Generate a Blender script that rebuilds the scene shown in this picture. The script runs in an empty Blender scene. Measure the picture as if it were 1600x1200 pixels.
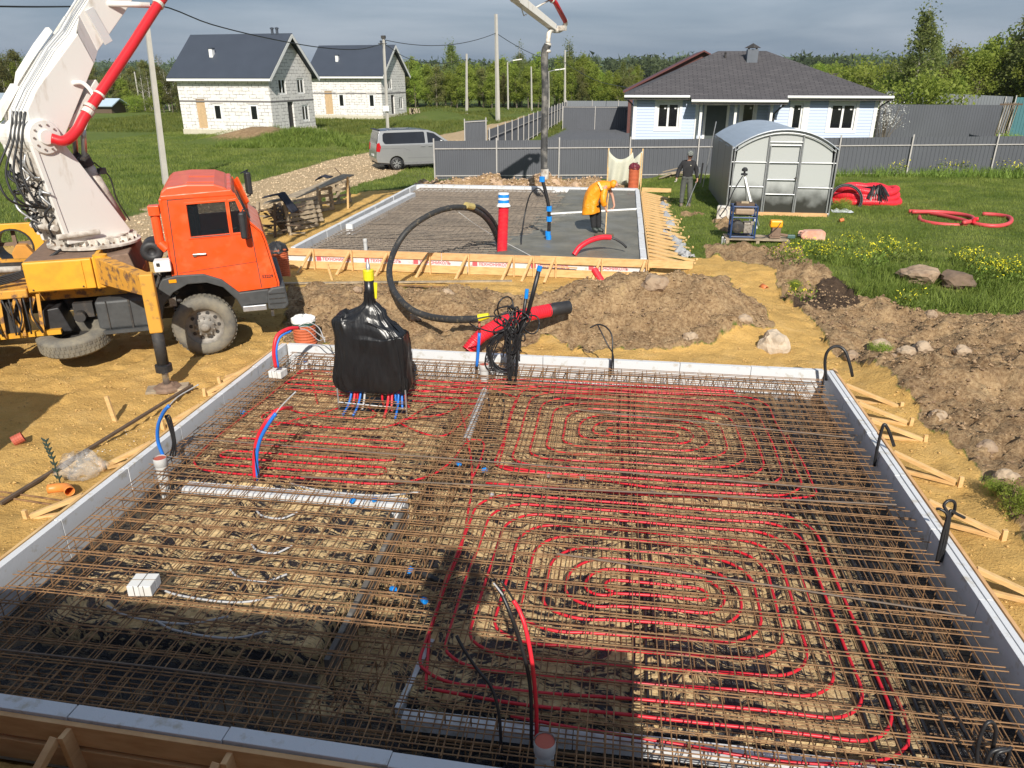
import bpy, bmesh, math, random
import numpy as np
from mathutils import Matrix, Vector, noise
from mathutils.geometry import tessellate_polygon
random.seed(7); rng = np.random.default_rng(7)
R = math.radians
scene = bpy.context.scene
COL = scene.collection
# ---------------------------------------------------------------- camera, world, sun, exposure
FPX, PITCH, YAW, CH = 1160.0, R(22.5), R(8.15), 4.6
cd = bpy.data.cameras.new('camera'); cam = bpy.data.objects.new('camera', cd); COL.objects.link(cam)
cd.sensor_width = 36.0; cd.lens = 36.0 * FPX / 1600.0; cd.clip_start = 0.05; cd.clip_end = 5000
cam.location = (0, 0, CH); cam.rotation_euler = (R(90) - PITCH, 0, YAW)
scene.camera = cam
SUN_EL, SUN_AZ = 35.0, 167.0            # azimuth clockwise from +Y
w = bpy.data.worlds.new("World"); scene.world = w; w.use_nodes = True
nt = w.node_tree; nt.nodes.clear()
out = nt.nodes.new('ShaderNodeOutputWorld'); bg = nt.nodes.new('ShaderNodeBackground')
sky = nt.nodes.new('ShaderNodeTexSky'); sky.sky_type = 'NISHITA'; sky.sun_disc = False
sky.sun_elevation = R(SUN_EL); sky.sun_rotation = R(SUN_AZ); sky.air_density = 1.2; sky.dust_density = 1.5; sky.ozone_density = 1.0
tc = nt.nodes.new('ShaderNodeTexCoord'); mp = nt.nodes.new('ShaderNodeMapping'); mp.inputs['Scale'].default_value = (1.0, 1.0, 8)
n1 = nt.nodes.new('ShaderNodeTexNoise'); n1.inputs['Scale'].default_value = 2.3; n1.inputs['Detail'].default_value = 5; n1.inputs['Roughness'].default_value = .5; n1.inputs['Distortion'].default_value = .4
cr = nt.nodes.new('ShaderNodeValToRGB')
cr.color_ramp.elements[0].position = .34; cr.color_ramp.elements[0].color = (1.35, 2.0, 3.0, 1)
cr.color_ramp.elements[1].position = .68; cr.color_ramp.elements[1].color = (3.3, 3.85, 4.75, 1)
mx = nt.nodes.new('ShaderNodeMix'); mx.data_type = 'RGBA'; mx.inputs[0].default_value = .86
L = nt.links
L.new(tc.outputs['Generated'], mp.inputs[0]); L.new(mp.outputs[0], n1.inputs['Vector']); L.new(n1.outputs['Fac'], cr.inputs[0])
L.new(sky.outputs[0], mx.inputs[6]); L.new(cr.outputs[0], mx.inputs[7])
L.new(mx.outputs[2], bg.inputs['Color']); bg.inputs['Strength'].default_value = .10
L.new(bg.outputs[0], out.inputs['Surface'])
sl = bpy.data.lights.new('sun', 'SUN'); sun = bpy.data.objects.new('sun', sl); COL.objects.link(sun)
sl.energy = 4.8; sl.angle = R(.5); sl.color = (1.0, .94, .84)
sun.rotation_euler = (R(90 - SUN_EL), 0, R(180 - SUN_AZ)); sun.location = (5, -20, 30)
# sun lamp shines along its local -Z: rotate so light travels towards azimuth SUN_AZ+180
a = R(SUN_AZ); sd_ = Vector((math.sin(a) * math.cos(R(SUN_EL)), math.cos(a) * math.cos(R(SUN_EL)), math.sin(R(SUN_EL))))
sun.rotation_euler = sd_.to_track_quat('Z', 'Y').to_euler()
vs = scene.view_settings; vs.view_transform = 'Standard'; vs.look = 'None'; vs.exposure = 0.30; vs.gamma = 1
scene.render.engine = 'CYCLES'

# ---------------------------------------------------------------- pixel of the photo -> point in the place
def ray(px, py):
    x = (px - 800) / FPX; y = -(py - 600) / FPX
    d = Vector((0, math.cos(PITCH), -math.sin(PITCH))) + Vector((x, 0, 0)) + y * Vector((0, math.sin(PITCH), math.cos(PITCH)))
    c, s = math.cos(YAW), math.sin(YAW)
    return Vector((c * d.x - s * d.y, s * d.x + c * d.y, d.z))
def G(px, py, z=0.0):
    d = ray(px, py); t = (z - CH) / d.z; return Vector((d.x * t, d.y * t, z))
def W(px, Y, py):
    d = ray(px, py); t = Y / d.y; return Vector((d.x * t, Y, CH + d.z * t))

# ---------------------------------------------------------------- materials
MATS = {}
def mat(name, col, rough=.7, metal=0.0, var=.12, scale=6.0, bump=0.0, bscale=None, col2=None, detail=4, coat=0, thr=None, alpha=1.0, spec=None, coords='Object', stretch=None, dist=0):
    if name in MATS: return MATS[name]
    m = bpy.data.materials.new(name); m.use_nodes = True; n = m.node_tree.nodes; l = m.node_tree.links
    b = n['Principled BSDF']; b.inputs['Roughness'].default_value = rough; b.inputs['Metallic'].default_value = metal
    if coat: b.inputs['Coat Weight'].default_value = coat; b.inputs['Coat Roughness'].default_value = .08
    if alpha < 1: b.inputs['Alpha'].default_value = alpha
    if spec is not None: b.inputs['Specular IOR Level'].default_value = spec
    tc = n.new('ShaderNodeTexCoord'); src = tc.outputs[coords]
    if stretch:
        mp = n.new('ShaderNodeMapping'); mp.inputs['Scale'].default_value = stretch; l.new(src, mp.inputs[0]); src = mp.outputs[0]
    nz = n.new('ShaderNodeTexNoise'); nz.inputs['Scale'].default_value = scale; nz.inputs['Detail'].default_value = detail
    nz.inputs['Roughness'].default_value = .62; nz.inputs['Distortion'].default_value = dist
    l.new(src, nz.inputs['Vector'])
    rp = n.new('ShaderNodeValToRGB'); c = list(col)
    lo = [max(0, x * (1 - var)) for x in c]; hi = [min(1, x * (1 + var)) for x in (col2 or c)]
    if col2: lo = c; hi = list(col2)
    t0, t1 = thr or (.3, .7)
    rp.color_ramp.elements[0].position = t0; rp.color_ramp.elements[1].position = t1
    rp.color_ramp.elements[0].color = (*lo, 1); rp.color_ramp.elements[1].color = (*hi, 1)
    l.new(nz.outputs['Fac'], rp.inputs[0]); l.new(rp.outputs[0], b.inputs['Base Color'])
    if bump:
        bp = n.new('ShaderNodeBump'); bp.inputs['Strength'].default_value = 1.0; bp.inputs['Distance'].default_value = bump
        if bscale:
            nb = n.new('ShaderNodeTexNoise'); nb.inputs['Scale'].default_value = bscale; nb.inputs['Detail'].default_value = 5; l.new(src, nb.inputs['Vector'])
            l.new(nb.outputs['Fac'], bp.inputs['Height'])
        else: l.new(nz.outputs['Fac'], bp.inputs['Height'])
        l.new(bp.outputs[0], b.inputs['Normal'])
    MATS[name] = m; return m
def rough_var(m, lo, hi, scale):
    n = m.node_tree.nodes; l = m.node_tree.links; b = n['Principled BSDF']
    tc = n.new('ShaderNodeTexCoord'); nz = n.new('ShaderNodeTexNoise'); nz.inputs['Scale'].default_value = scale; nz.inputs['Detail'].default_value = 3
    mr = n.new('ShaderNodeMapRange'); mr.inputs[1].default_value = .35; mr.inputs[2].default_value = .65; mr.inputs[3].default_value = lo; mr.inputs[4].default_value = hi
    l.new(tc.outputs['Object'], nz.inputs['Vector']); l.new(nz.outputs['Fac'], mr.inputs[0]); l.new(mr.outputs[0], b.inputs['Roughness']); return m
M_ORANGE = rough_var(mat('orange_paint', (.80, .085, .012), .35, 0, .1, 3.5, col2=(.62, .15, .05), thr=(.52, .78), coat=.3), .3, .55, 4)
M_ORANGE2 = mat('orange_roof_paint', (.72, .10, .03), .45, 0, .12, 2.5, coat=.2)
M_WHITEP = mat('white_boom_paint', (.76, .74, .70), .5, 0, .05, 3.0, col2=(.52, .46, .38), thr=(.56, .8), stretch=(1.6, 1.6, .5))
M_GRIMEW = mat('grimy_white_paint', (.66, .62, .56), .6, 0, .1, 5, col2=(.30, .25, .20), thr=(.42, .7))
M_YELP = mat('yellow_paint', (.72, .36, .025), .5, 0, .1, 3, col2=(.50, .23, .03), thr=(.45, .8))
M_YELRUST = mat('worn_yellow_paint', (.62, .30, .04), .65, 0, .1, 7, col2=(.17, .09, .05), thr=(.5, .62))
M_RUSTBR = mat('brown_rusty_steel', (.20, .13, .09), .8, 0, .2, 9, bump=.002)
M_REDP = mat('red_pipe_paint', (.60, .018, .025), .35, 0, .08, 3, coat=.2)
M_BLACKPL = mat('black_plastic', (.022, .022, .024), .55, 0, .3, 12)
M_DARKCH = mat('dark_chassis', (.035, .033, .032), .7, 0, .4, 8, col2=(.10, .08, .06), thr=(.5, .75))
M_GREYPL = mat('dark_grey_panel', (.055, .058, .06), .6, 0, .2, 8)
M_TYRE = mat('dusty_tyre', (.11, .105, .095), .9, 0, .2, 3, col2=(.26, .23, .17), thr=(.35, .7), bump=.002, bscale=60)
M_RIM = mat('dusty_rim', (.30, .28, .25), .6, .2, .2, 8, col2=(.16, .14, .12), thr=(.4, .7))
M_STEEL = mat('bright_steel', (.5, .5, .5), .3, .9, .1, 8)
M_GALV = mat('galvanised_steel', (.50, .51, .52), .42, .7, .12, 8)
M_GLASSD = mat('dark_glass', (.012, .014, .016), .06, 0, .1, 3)
M_CABGL = mat('cab_glass', (.02, .025, .03), .05, 0, .1, 3, alpha=.38)
M_GLASSW = mat('window_glass', (.010, .011, .013), .08, 0, .2, 3)
M_WHITE = mat('white_plastic', (.78, .78, .76), .5, 0, .04, 5)
M_FOAM = mat('white_foam', (.60, .61, .625), .85, 0, .03, 7, col2=(.40, .36, .28), thr=(.56, .74), bump=.0015, bscale=80)
M_FOAMI = M_FOAM
M_FOAMSH = mat('shaded_foam_face', (.56, .58, .61), .9, 0, .03, 3, col2=(.45, .44, .42), thr=(.5, .9))  # white foam with the shade greyed into its colour
M_LETTER = mat('faded_red_print', (.55, .10, .12), .8, 0, .15, 30)
M_WOOD = mat('fresh_pine', (.66, .44, .20), .75, 0, .1, 3, col2=(.50, .29, .11), thr=(.42, .72), bump=.001, bscale=30, stretch=(1, 1, 5))
M_WOODO = mat('orange_pine', (.66, .40, .19), .75, 0, .1, 3, col2=(.52, .28, .12), thr=(.4, .72), stretch=(1, 1, 5))
M_WOODG = mat('grey_old_wood', (.27, .215, .15), .85, 0, .2, 5, col2=(.46, .37, .25), thr=(.4, .7), bump=.002, bscale=30)
M_WOODD = mat('dark_wet_wood', (.11, .075, .05), .85, 0, .2, 6, bump=.002)
M_REBAR = mat('rusty_rebar', (.29, .16, .072), .75, .1, .2, 9, col2=(.13, .07, .035), thr=(.42, .68))
M_REBARF = mat('grey_rebar', (.20, .165, .135), .7, .2, .2, 9, col2=(.32, .26, .20), thr=(.4, .7))
M_PEX = mat('red_heating_pipe', (.58, .016, .03), .42, 0, .1, 5)
M_REDCOR = mat('red_corrugated_pipe', (.70, .022, .04), .4, 0, .08, 5, col2=(.62, .05, .05), thr=(.5, .8))
M_BLUEP = mat('blue_pipe', (.02, .17, .62), .4, 0, .06, 5)
M_ORCOR = mat('orange_brown_corrugated_pipe', (.48, .12, .05), .6, 0, .12, 6)
M_ORPVC = mat('orange_pvc', (.58, .17, .05), .5, 0, .1, 6)
M_GREYPVC = mat('grey_pvc', (.52, .52, .51), .45, 0, .06, 6)
M_REDCAP = mat('dull_red_cap', (.45, .10, .06), .6, 0, .1, 8)
M_BLACKC = mat('black_cable', (.018, .018, .02), .42, 0, .3, 10)
M_DUSTBL = mat('dusty_black_hose', (.03, .03, .03), .6, 0, .3, 14, col2=(.20, .16, .10), thr=(.55, .8))
M_BLUETAPE = mat('blue_tape', (.01, .24, .72), .4, 0, .05, 5)
M_YTAPE = mat('yellow_tape', (.70, .62, .02), .45, 0, .12, 20)
M_GREYC = mat('grey_conduit', (.42, .42, .43), .5, 0, .1, 8)
M_CONC = mat('concrete', (.42, .40, .37), .9, 0, .12, 10, bump=.002, bscale=60)
M_CLAY = mat('dry_clay', (.34, .25, .17), .95, 0, .2, 4, col2=(.22, .14, .09), thr=(.4, .7), bump=.012, bscale=14)
M_CHUNK = mat('dusty_concrete_chunk', (.42, .32, .22), .95, 0, .15, 6, col2=(.26, .18, .12), thr=(.4, .7), bump=.008, bscale=18)
M_FENCE = mat('grey_fence_sheet', (.088, .094, .108), .5, 0, .06, .5)
M_FENCEL = mat('pale_grey_fence_sheet', (.17, .185, .205), .5, 0, .06, .5)
M_FENCEG = mat('green_fence_sheet', (.015, .11, .075), .5, 0, .06, .5)
M_FENCET = mat('teal_fence_sheet', (.05, .15, .17), .5, 0, .06, .5)
M_FPOST = mat('fence_post_metal', (.42, .40, .38), .6, .1, .1, 6)
M_POLE = mat('pole_concrete', (.45, .43, .39), .9, 0, .08, 3)
M_SKINM = mat('skin', (.48, .26, .18), .6, 0, .05, 9)
M_RAIN = mat('orange_raincoat', (.82, .30, .01), .45, 0, .12, 6, bump=.05, bscale=5)
M_BLKCL = mat('black_clothes', (.016, .016, .018), .8, 0, .2, 12, bump=.006, bscale=10)
M_GRYCL = mat('grey_work_trousers', (.085, .09, .082), .85, 0, .2, 12, bump=.006, bscale=10)
M_BOOT = mat('dusty_boots', (.16, .13, .10), .8, 0, .2, 12)
M_RUBBER = mat('dark_rubber_boot', (.03, .04, .035), .5, 0, .2, 12)
M_TARP = mat('pale_tarp', (.52, .52, .42), .8, 0, .06, 3)
M_GEO = mat('grey_geotextile', (.42, .42, .42), .9, 0, .1, 8, bump=.01, bscale=20)

# ---------------------------------------------------------------- mesh builder (all verts kept in world space)
FR = {}                                      # object -> world frame
class MB:
    def __init__(s, F=None): s.v = []; s.f = []; s.F = F or Matrix.Identity(4)
    def add(s, vs_, fs, F=None):
        F = s.F @ F if F is not None else s.F
        o = len(s.v); s.v += [F @ Vector(p) for p in vs_]; s.f += [tuple(i + o for i in f) for f in fs]; return s
    def box(s, c, d, rz=0, F=None, M=None):
        x, y, z = d[0] / 2, d[1] / 2, d[2] / 2
        vs_ = [(-x, -y, -z), (x, -y, -z), (x, y, -z), (-x, y, -z), (-x, -y, z), (x, -y, z), (x, y, z), (-x, y, z)]
        T = Matrix.Translation(c) @ (M if M is not None else Matrix.Rotation(rz, 4, 'Z'))
        if F is not None: T = F @ T
        return s.add(vs_, [(0, 3, 2, 1), (4, 5, 6, 7), (0, 1, 5, 4), (1, 2, 6, 5), (2, 3, 7, 6), (3, 0, 4, 7)], T)
    def bb(s, a, b):                         # box from two corners
        a = Vector(a); b = Vector(b); return s.box((a + b) / 2, (abs(b.x - a.x), abs(b.y - a.y), abs(b.z - a.z)))
    def bar(s, p, q, wd, ht, up=(0, 0, 1)):
        p = Vector(p); q = Vector(q); d = q - p; L_ = d.length
        if L_ < 1e-6: return s
        x = d / L_; y = Vector(up).cross(x)
        if y.length < 1e-3: y = Vector((0, 1, 0)).cross(x)
        y.normalize(); z = x.cross(y)
        M = Matrix((x, y, z)).transposed().to_4x4()
        return s.box((p + q) / 2, (L_, wd, ht), M=M)
    def tube(s, pts, r, n=8, caps=True, rr=None):
        pts = [Vector(p) for p in pts]; k = len(pts); rings = []
        u = None
        for i, p in enumerate(pts):
            t = (pts[min(i + 1, k - 1)] - pts[max(i - 1, 0)]); t.normalize()
            if u is None:
                u = t.cross(Vector((0, 0, 1)))
                if u.length < 1e-3: u = t.cross(Vector((1, 0, 0)))
            else: u = u - t * u.dot(t)
            if u.length < 1e-6: u = t.orthogonal()
            u.normalize(); v = t.cross(u); q = rr[i] if rr else r
            rings.append([p + (u * math.cos(2 * math.pi * j / n) + v * math.sin(2 * math.pi * j / n)) * q for j in range(n)])
        vs_ = [p for rg in rings for p in rg]; fs = []
        for i in range(k - 1):
            for j in range(n):
                a = i * n + j; b = i * n + (j + 1) % n; fs.append((a, b, b + n, a + n))
        if caps: fs.append(tuple(range(n))[::-1]); fs.append(tuple(range((k - 1) * n, k * n)))
        return s.add(vs_, fs)
    def prism(s, poly, y0, y1, plane='xz'):  # polygon extruded across
        n = len(poly)
        def P(a, b, t): return (a, t, b) if plane == 'xz' else ((a, b, t) if plane == 'xy' else (t, a, b))
        vs_ = [P(a, b, y0) for a, b in poly] + [P(a, b, y1) for a, b in poly]
        tr = tessellate_polygon([[Vector((a, b, 0)) for a, b in poly]])
        fs = [tuple(t) for t in tr] + [tuple(i + n for i in t)[::-1] for t in tr]
        fs += [(i, (i + 1) % n, (i + 1) % n + n, i + n) for i in range(n)]
        return s.add(vs_, fs)
    def plate(s, outer, holes, y0, y1, plane='xz'):
        loops = [outer] + list(holes)
        def P(a, b, t): return (a, t, b) if plane == 'xz' else ((a, b, t) if plane == 'xy' else (t, a, b))
        flat = [p for lp in loops for p in lp]; n = len(flat)
        tr = tessellate_polygon([[Vector((a, b, 0)) for a, b in lp] for lp in loops])
        vs_ = [P(a, b, y0) for a, b in flat] + [P(a, b, y1) for a, b in flat]
        fs = [tuple(t) for t in tr] + [tuple(i + n for i in t)[::-1] for t in tr]; o = 0
        for lp in loops:
            k = len(lp); fs += [(o + i, o + (i + 1) % k, o + (i + 1) % k + n, o + i + n) for i in range(k)]; o += k
        return s.add(vs_, fs)
    def lathe(s, prof, c, axis='z', n=20, F=None):
        vs_ = []; fs = []; k = len(prof)
        for r, h in prof:
            for j in range(n):
                a = 2 * math.pi * j / n; x, y = r * math.cos(a), r * math.sin(a)
                p = (x, y, h) if axis == 'z' else ((x, h, y) if axis == 'y' else (h, x, y))
                vs_.append((p[0] + c[0], p[1] + c[1], p[2] + c[2]))
        for i in range(k - 1):
            for j in range(n):
                a = i * n + j; b = i * n + (j + 1) % n; fs.append((a, b, b + n, a + n))
        return s.add(vs_, fs, F)
    def sheet(s, grid):                      # grid[i][j] of points
        a = len(grid); b = len(grid[0]); vs_ = [p for r in grid for p in r]
        return s.add(vs_, [(i * b + j, i * b + j + 1, (i + 1) * b + j + 1, (i + 1) * b + j) for i in range(a - 1) for j in range(b - 1)])
    def build(s, name, m, parent=None, smooth=False, bevel=0, solid=0, sub=0):
        me = bpy.data.meshes.new(name); inv = FR[parent].inverted() if parent is not None else Matrix.Identity(4)
        me.from_pydata([tuple(inv @ p) for p in s.v], [], s.f); me.update()
        bm = bmesh.new(); bm.from_mesh(me); bmesh.ops.recalc_face_normals(bm, faces=bm.faces); bm.to_mesh(me); bm.free()
        me.materials.append(m)
        if smooth: me.polygons.foreach_set('use_smooth', [True] * len(me.polygons))
        o = bpy.data.objects.new(name, me); COL.objects.link(o)
        if parent is not None: o.parent = parent; FR[o] = FR[parent]
        else: FR[o] = Matrix.Identity(4)
        if solid: md = o.modifiers.new('s', 'SOLIDIFY'); md.thickness = solid
        if sub: md = o.modifiers.new('u', 'SUBSURF'); md.levels = sub; md.render_levels = sub
        if bevel: md = o.modifiers.new('b', 'BEVEL'); md.width = bevel; md.segments = 2; md.limit_method = 'ANGLE'
        return o
def tag(o, label=None, cat=None, group=None, kind=None):
    if label: o['label'] = label
    if cat: o['category'] = cat
    if group: o['group'] = group
    if kind: o['kind'] = kind
    return o
def thing(name, label, cat, loc=(0, 0, 0), rz=0, group=None):
    o = bpy.data.objects.new(name, None); COL.objects.link(o); o.location = loc; o.rotation_euler = (0, 0, rz); o.empty_display_size = .3
    FR[o] = Matrix.Translation(loc) @ Matrix.Rotation(rz, 4, 'Z'); return tag(o, label, cat, group)
def single(b, name, m, label, cat, group=None, **k):
    """one-mesh thing whose origin sits at the mean of its verts, on its base"""
    c = sum(b.v, Vector()) / len(b.v); c.z = min(p.z for p in b.v)
    b.v = [p - c for p in b.v]; o = b.build(name, m, **k); o.location = c; FR[o] = Matrix.Translation(c)
    return tag(o, label, cat, group)
def struct(o): o['kind'] = 'structure'; return o
def bez(p0, p1, p2, p3, n=14):
    p0, p1, p2, p3 = map(Vector, (p0, p1, p2, p3)); o = []
    for i in range(n + 1):
        t = i / n; u = 1 - t; o.append(p0 * u**3 + p1 * 3 * u * u * t + p2 * 3 * u * t * t + p3 * t**3)
    return o
def spline(P, n=6):                          # Catmull-Rom through points
    P = [Vector(p) for p in P]; Q = [P[0] * 2 - P[1]] + P + [P[-1] * 2 - P[-2]]; o = []
    for i in range(1, len(Q) - 2):
        a, b, c, d = Q[i - 1], Q[i], Q[i + 1], Q[i + 2]
        for k in range(n):
            t = k / n; o.append(.5 * ((2 * b) + (c - a) * t + (2 * a - 5 * b + 4 * c - d) * t * t + (3 * b - a - 3 * c + d) * t**3))
    o.append(P[-1]); return o
def text_obj(name, s, size, F, m, parent, depth=.002, bold=False):
    cu = bpy.data.curves.new(name, 'FONT'); cu.body = s; cu.size = size; cu.extrude = depth
    if bold: cu.offset = size * .02
    t = bpy.data.objects.new('tmp', cu); COL.objects.link(t); bpy.context.view_layer.update()
    dg = bpy.context.evaluated_depsgraph_get(); me = bpy.data.meshes.new_from_object(t.evaluated_get(dg))
    bpy.data.objects.remove(t); me.name = name; inv = FR[parent].inverted(); me.transform(inv @ F); me.materials.clear(); me.materials.append(m)
    o = bpy.data.objects.new(name, me); COL.objects.link(o); o.parent = parent; FR[o] = FR[parent]; return o
ORD = ['first', 'second', 'third', 'fourth', 'fifth', 'sixth', 'seventh', 'eighth', 'ninth', 'tenth', 'eleventh', 'twelfth', 'thirteenth', 'fourteenth', 'fifteenth', 'sixteenth', 'seventeenth', 'eighteenth', 'nineteenth', 'twentieth', 'twenty-first', 'twenty-second', 'twenty-third', 'twenty-fourth', 'twenty-fifth', 'twenty-sixth', 'twenty-seventh', 'twenty-eighth']
# ================================================================ GROUND
def vnoise(X, Y, sc, seed=0):
    """value noise, numpy"""
    r = np.random.default_rng(seed); T = r.random((256, 256)); x = X * sc + 1000.0; y = Y * sc + 1000.0
    xi = np.floor(x).astype(int); yi = np.floor(y).astype(int); fx = x - xi; fy = y - yi; fx = fx * fx * (3 - 2 * fx); fy = fy * fy * (3 - 2 * fy)
    a = T[xi % 256, yi % 256]; b = T[(xi + 1) % 256, yi % 256]; c = T[xi % 256, (yi + 1) % 256]; d = T[(xi + 1) % 256, (yi + 1) % 256]
    return (a * (1 - fx) + b * fx) * (1 - fy) + (c * (1 - fx) + d * fx) * fy - .5
def fbm(X, Y, sc, oct=4, seed=0, gain=.55):
    o = 0; am = 1
    for i in range(oct): o = o + am * vnoise(X, Y, sc, seed + i); sc *= 2.07; am *= gain
    return o
def inpoly(X, Y, poly):
    ins = np.zeros(X.shape, bool); n = len(poly)
    for i in range(n):
        x0, y0 = poly[i]; x1, y1 = poly[(i + 1) % n]
        if y0 == y1: continue
        c = ((y0 > Y) != (y1 > Y)) & (X < (x1 - x0) * (Y - y0) / (y1 - y0) + x0); ins ^= c
    return ins
def sst(e0, e1, x):
    t = np.clip((x - e0) / (e1 - e0), 0, 1); return t * t * (3 - 2 * t)
def PG(*pp): return [tuple(G(px, py)[:2]) for px, py in pp]
NEAR = (-5.72, 3.45, 3.62, 11.6)     # near slab outer rectangle x0,y0,x1,y1
FAR = (-8.82, 18.95, .8, 32.0)
def base_h(X, Y):
    """smooth terrain without the small lumps"""
    X = np.asarray(X, float); Y = np.asarray(Y, float)
    lawn = sst(1.0, 2.6, X) * sst(15.5, 19, Y)
    h = .20 * lawn
    def g(cx, cy, sx, sy, a, rot=0):
        c, s = math.cos(rot), math.sin(rot); dx = X - cx; dy = Y - cy; u = c * dx + s * dy; v = -s * dx + c * dy
        return a * np.exp(-(u / sx)**2 - (v / sy)**2)
    h = h + g(.7, 14.9, 1.5, 1.0, .75) + g(2.1, 14.7, 1.0, .9, .45) + g(-.9, 14.6, 1.0, .9, .35)
    h = h + g(-5.2, 15.2, 1.0, .9, .30) + g(-3.6, 14.9, .9, .8, .28) + g(-2.6, 13.6, .7, .7, .2) - g(-3.2, 13.9, .35, .3, .35) - g(-4.3, 13.2, .6, .4, .15)
    for cx, a in ((-8.2, .25), (-7.0, .42), (-5.7, .62), (-4.6, .35), (-3.4, .72), (-2.2, .35), (-1.2, .45), (-.2, .15)):
        h = h + g(cx, 33.2, .62, .45, a)
    h = h + g(5.9, 12.0, 1.6, 1.3, .22) + g(4.9, 11.6, .7, .6, .25) + g(8.5, 10.5, 2.5, 2.5, .25) + g(6.5, 9.0, 1.2, 1.5, .15)
    h = h + g(-27.5, 56, 3.4, 1.8, 1.45) + g(-22.5, 53, 3.0, 2.0, 1.0) + g(-22, 92, 4, 3, 1.3) + g(-12, 100, 7, 3, .9) + g(-34, 59.5, 3, 1.0, .12)
    h = h + g(-12.2, 27, .7, 2.5, .12) - g(3.9, 17.1, .8, .8, .12)
    h = h - .22 * sst(16.9, 17.9, Y) * (1 - sst(19.0, 19.1, Y)) * sst(-10, -9, X) * (1 - sst(1.0, 2.0, X))
    h = h + sst(60, 500, Y) * 2.0
    return h
def hz(x, y): return float(base_h(np.array([x]), np.array([y]))[0])
P_SAND = [(-16, -6), (9, -6)] + PG((1600, 870), (1520, 740), (1440, 640), (1340, 572), (1292, 545), (1240, 470), (1190, 420), (1075, 408)) + [(.9, 19), (.9, 33), (-8.9, 33)] + PG((560, 300), (470, 330), (395, 300), (235, 335), (170, 350)) + [(-18, 17)]
P_DIRT = [(20, 5), (20, 16.5)] + PG((1600, 492), (1480, 488), (1330, 462), (1240, 402), (1090, 392), (1100, 410), (1195, 425), (1240, 470), (1292, 545), (1345, 575), (1440, 640), (1520, 740), (1600, 870)) + [(9, 4)]
P_MOUND1 = PG((820, 520), (880, 470), (1000, 445), (1120, 440), (1190, 480), (1195, 520), (1100, 545), (900, 548))
P_MOUND2 = PG((440, 540), (450, 452), (560, 448), (720, 452), (880, 470), (830, 540), (730, 552))
P_MOUND3 = [(-9.2, 32.2), (-9.2, 34.2), (-4, 34.6), (.6, 34.3), (.8, 32.2)]
P_GRAVEL = PG((160, 350), (230, 325), (400, 282), (560, 240), (590, 236)) + [(-16, 60), (-13, 85), (-10, 110), (-7, 110), (-9.5, 85), (-10.5, 60), (-10.3, 44)] + PG((645, 262), (575, 285), (470, 320), (400, 330), (300, 400), (150, 400))
P_YARD = [(-7.5, 41), (.5, 43), (.5, 75), (4, 96), (-4, 96)]
P_DARK = PG((1240, 478), (1300, 440), (1335, 455), (1335, 478), (1290, 488))
def zones(X, Y):
    jx = X + .35 * fbm(X, Y, .9, 4, 11); jy = Y + .35 * fbm(X, Y, .9, 4, 31)
    sand = inpoly(jx, jy, P_SAND); dirt = inpoly(jx, jy, P_DIRT) | inpoly(jx, jy, P_MOUND1) | inpoly(jx, jy, P_MOUND2) | inpoly(jx, jy, P_MOUND3)
    grav = inpoly(jx, jy, P_GRAVEL); yard = inpoly(X, Y, P_YARD); dark = inpoly(jx, jy, P_DARK)
    # bare earth lumps in the far field
    for cx, cy, sx, sy in ((-27.5, 55.2, 3.3, 2.1), (-31.5, 60.6, 3, .6), (-20, 55, 2.4, .9), (-12, 100, 5, 2), (3.4, 24.2, .4, 1.2), (2.5, 26.5, .4, .5)):
        dirt |= ((jx - cx) / sx)**2 + ((jy - cy) / sy)**2 < 1
    dirt &= ~(inpoly(jx, jy, P_GRAVEL)); sand &= ~dirt; grav = grav & ~dirt; sand &= ~grav
    grass = ~(sand | dirt | grav | yard)
    return grass, sand, dirt, grav, yard, dark
def ground_h(X, Y, Z=None):
    g, s, d, gr, yd, dk = Z or zones(X, Y); h = base_h(X, Y)
    lump = fbm(X, Y, 1.1, 5, 3); fine = fbm(X, Y, 5.0, 4, 9); cl = np.abs(fbm(X, Y, 2.6, 4, 21))
    h = h + np.where(s, .05 * lump + .045 * fine, 0) + np.where(d, .20 * lump + .26 * (cl - .12) + .13 * fine, 0) + np.where(g, .08 * fbm(X, Y, .4, 3, 5) + .05 * fine, 0) + np.where(gr, .05 * fine, 0)
    # wheel tracks and footmarks in the sand
    h = h - np.where(s, .03 * sst(.15, .3, vnoise(X, Y, 2.4, 77)), 0)
    for xo in (-6.9, -8.8): h = h - np.where(s, (.055 + .02 * np.sin(Y * 24)) * np.exp(-((X - xo - .10 * (Y - 8) - .15 * np.sin(Y * .7)) / .17)**2) + -.03 * np.exp(-((X - xo - .30 - .10 * (Y - 8) - .15 * np.sin(Y * .7)) / .10)**2), 0) * (Y < 17) * (Y > 1)
    # keep it tidy around the two slabs
    def dist(rc):
        x0, y0, x1, y1 = rc; return np.maximum(np.maximum(x0 - X, X - x1), np.maximum(y0 - Y, Y - y1))
    for rc in (NEAR, FAR):
        dd = dist(rc); k = sst(.0, .5, dd); rim = np.where(Y < FAR[1], -.24, -.03) if rc is FAR else -.03; h = np.where(dd < 0, -.55, h * k + (rim + .02 * fine) * (1 - k))
    return h
def axis(segs):
    o = [segs[0][0]]
    for a, b, st in segs:
        n = max(1, int(round((b - a) / st))); o += [a + (b - a) * (i + 1) / n for i in range(n)]
    return np.array(o)
def geo(a, b, s0, k=1.12):
    o = []; x = a; st = s0
    sgn = 1 if b > a else -1
    while (b - x) * sgn > 0: x += st * sgn; st *= k; o.append(x)
    return o
xs = np.array(sorted(geo(-14, -2500, .2)) + list(axis([(-14, 9.5, .075)])) + geo(9.5, 2500, .15))
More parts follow.
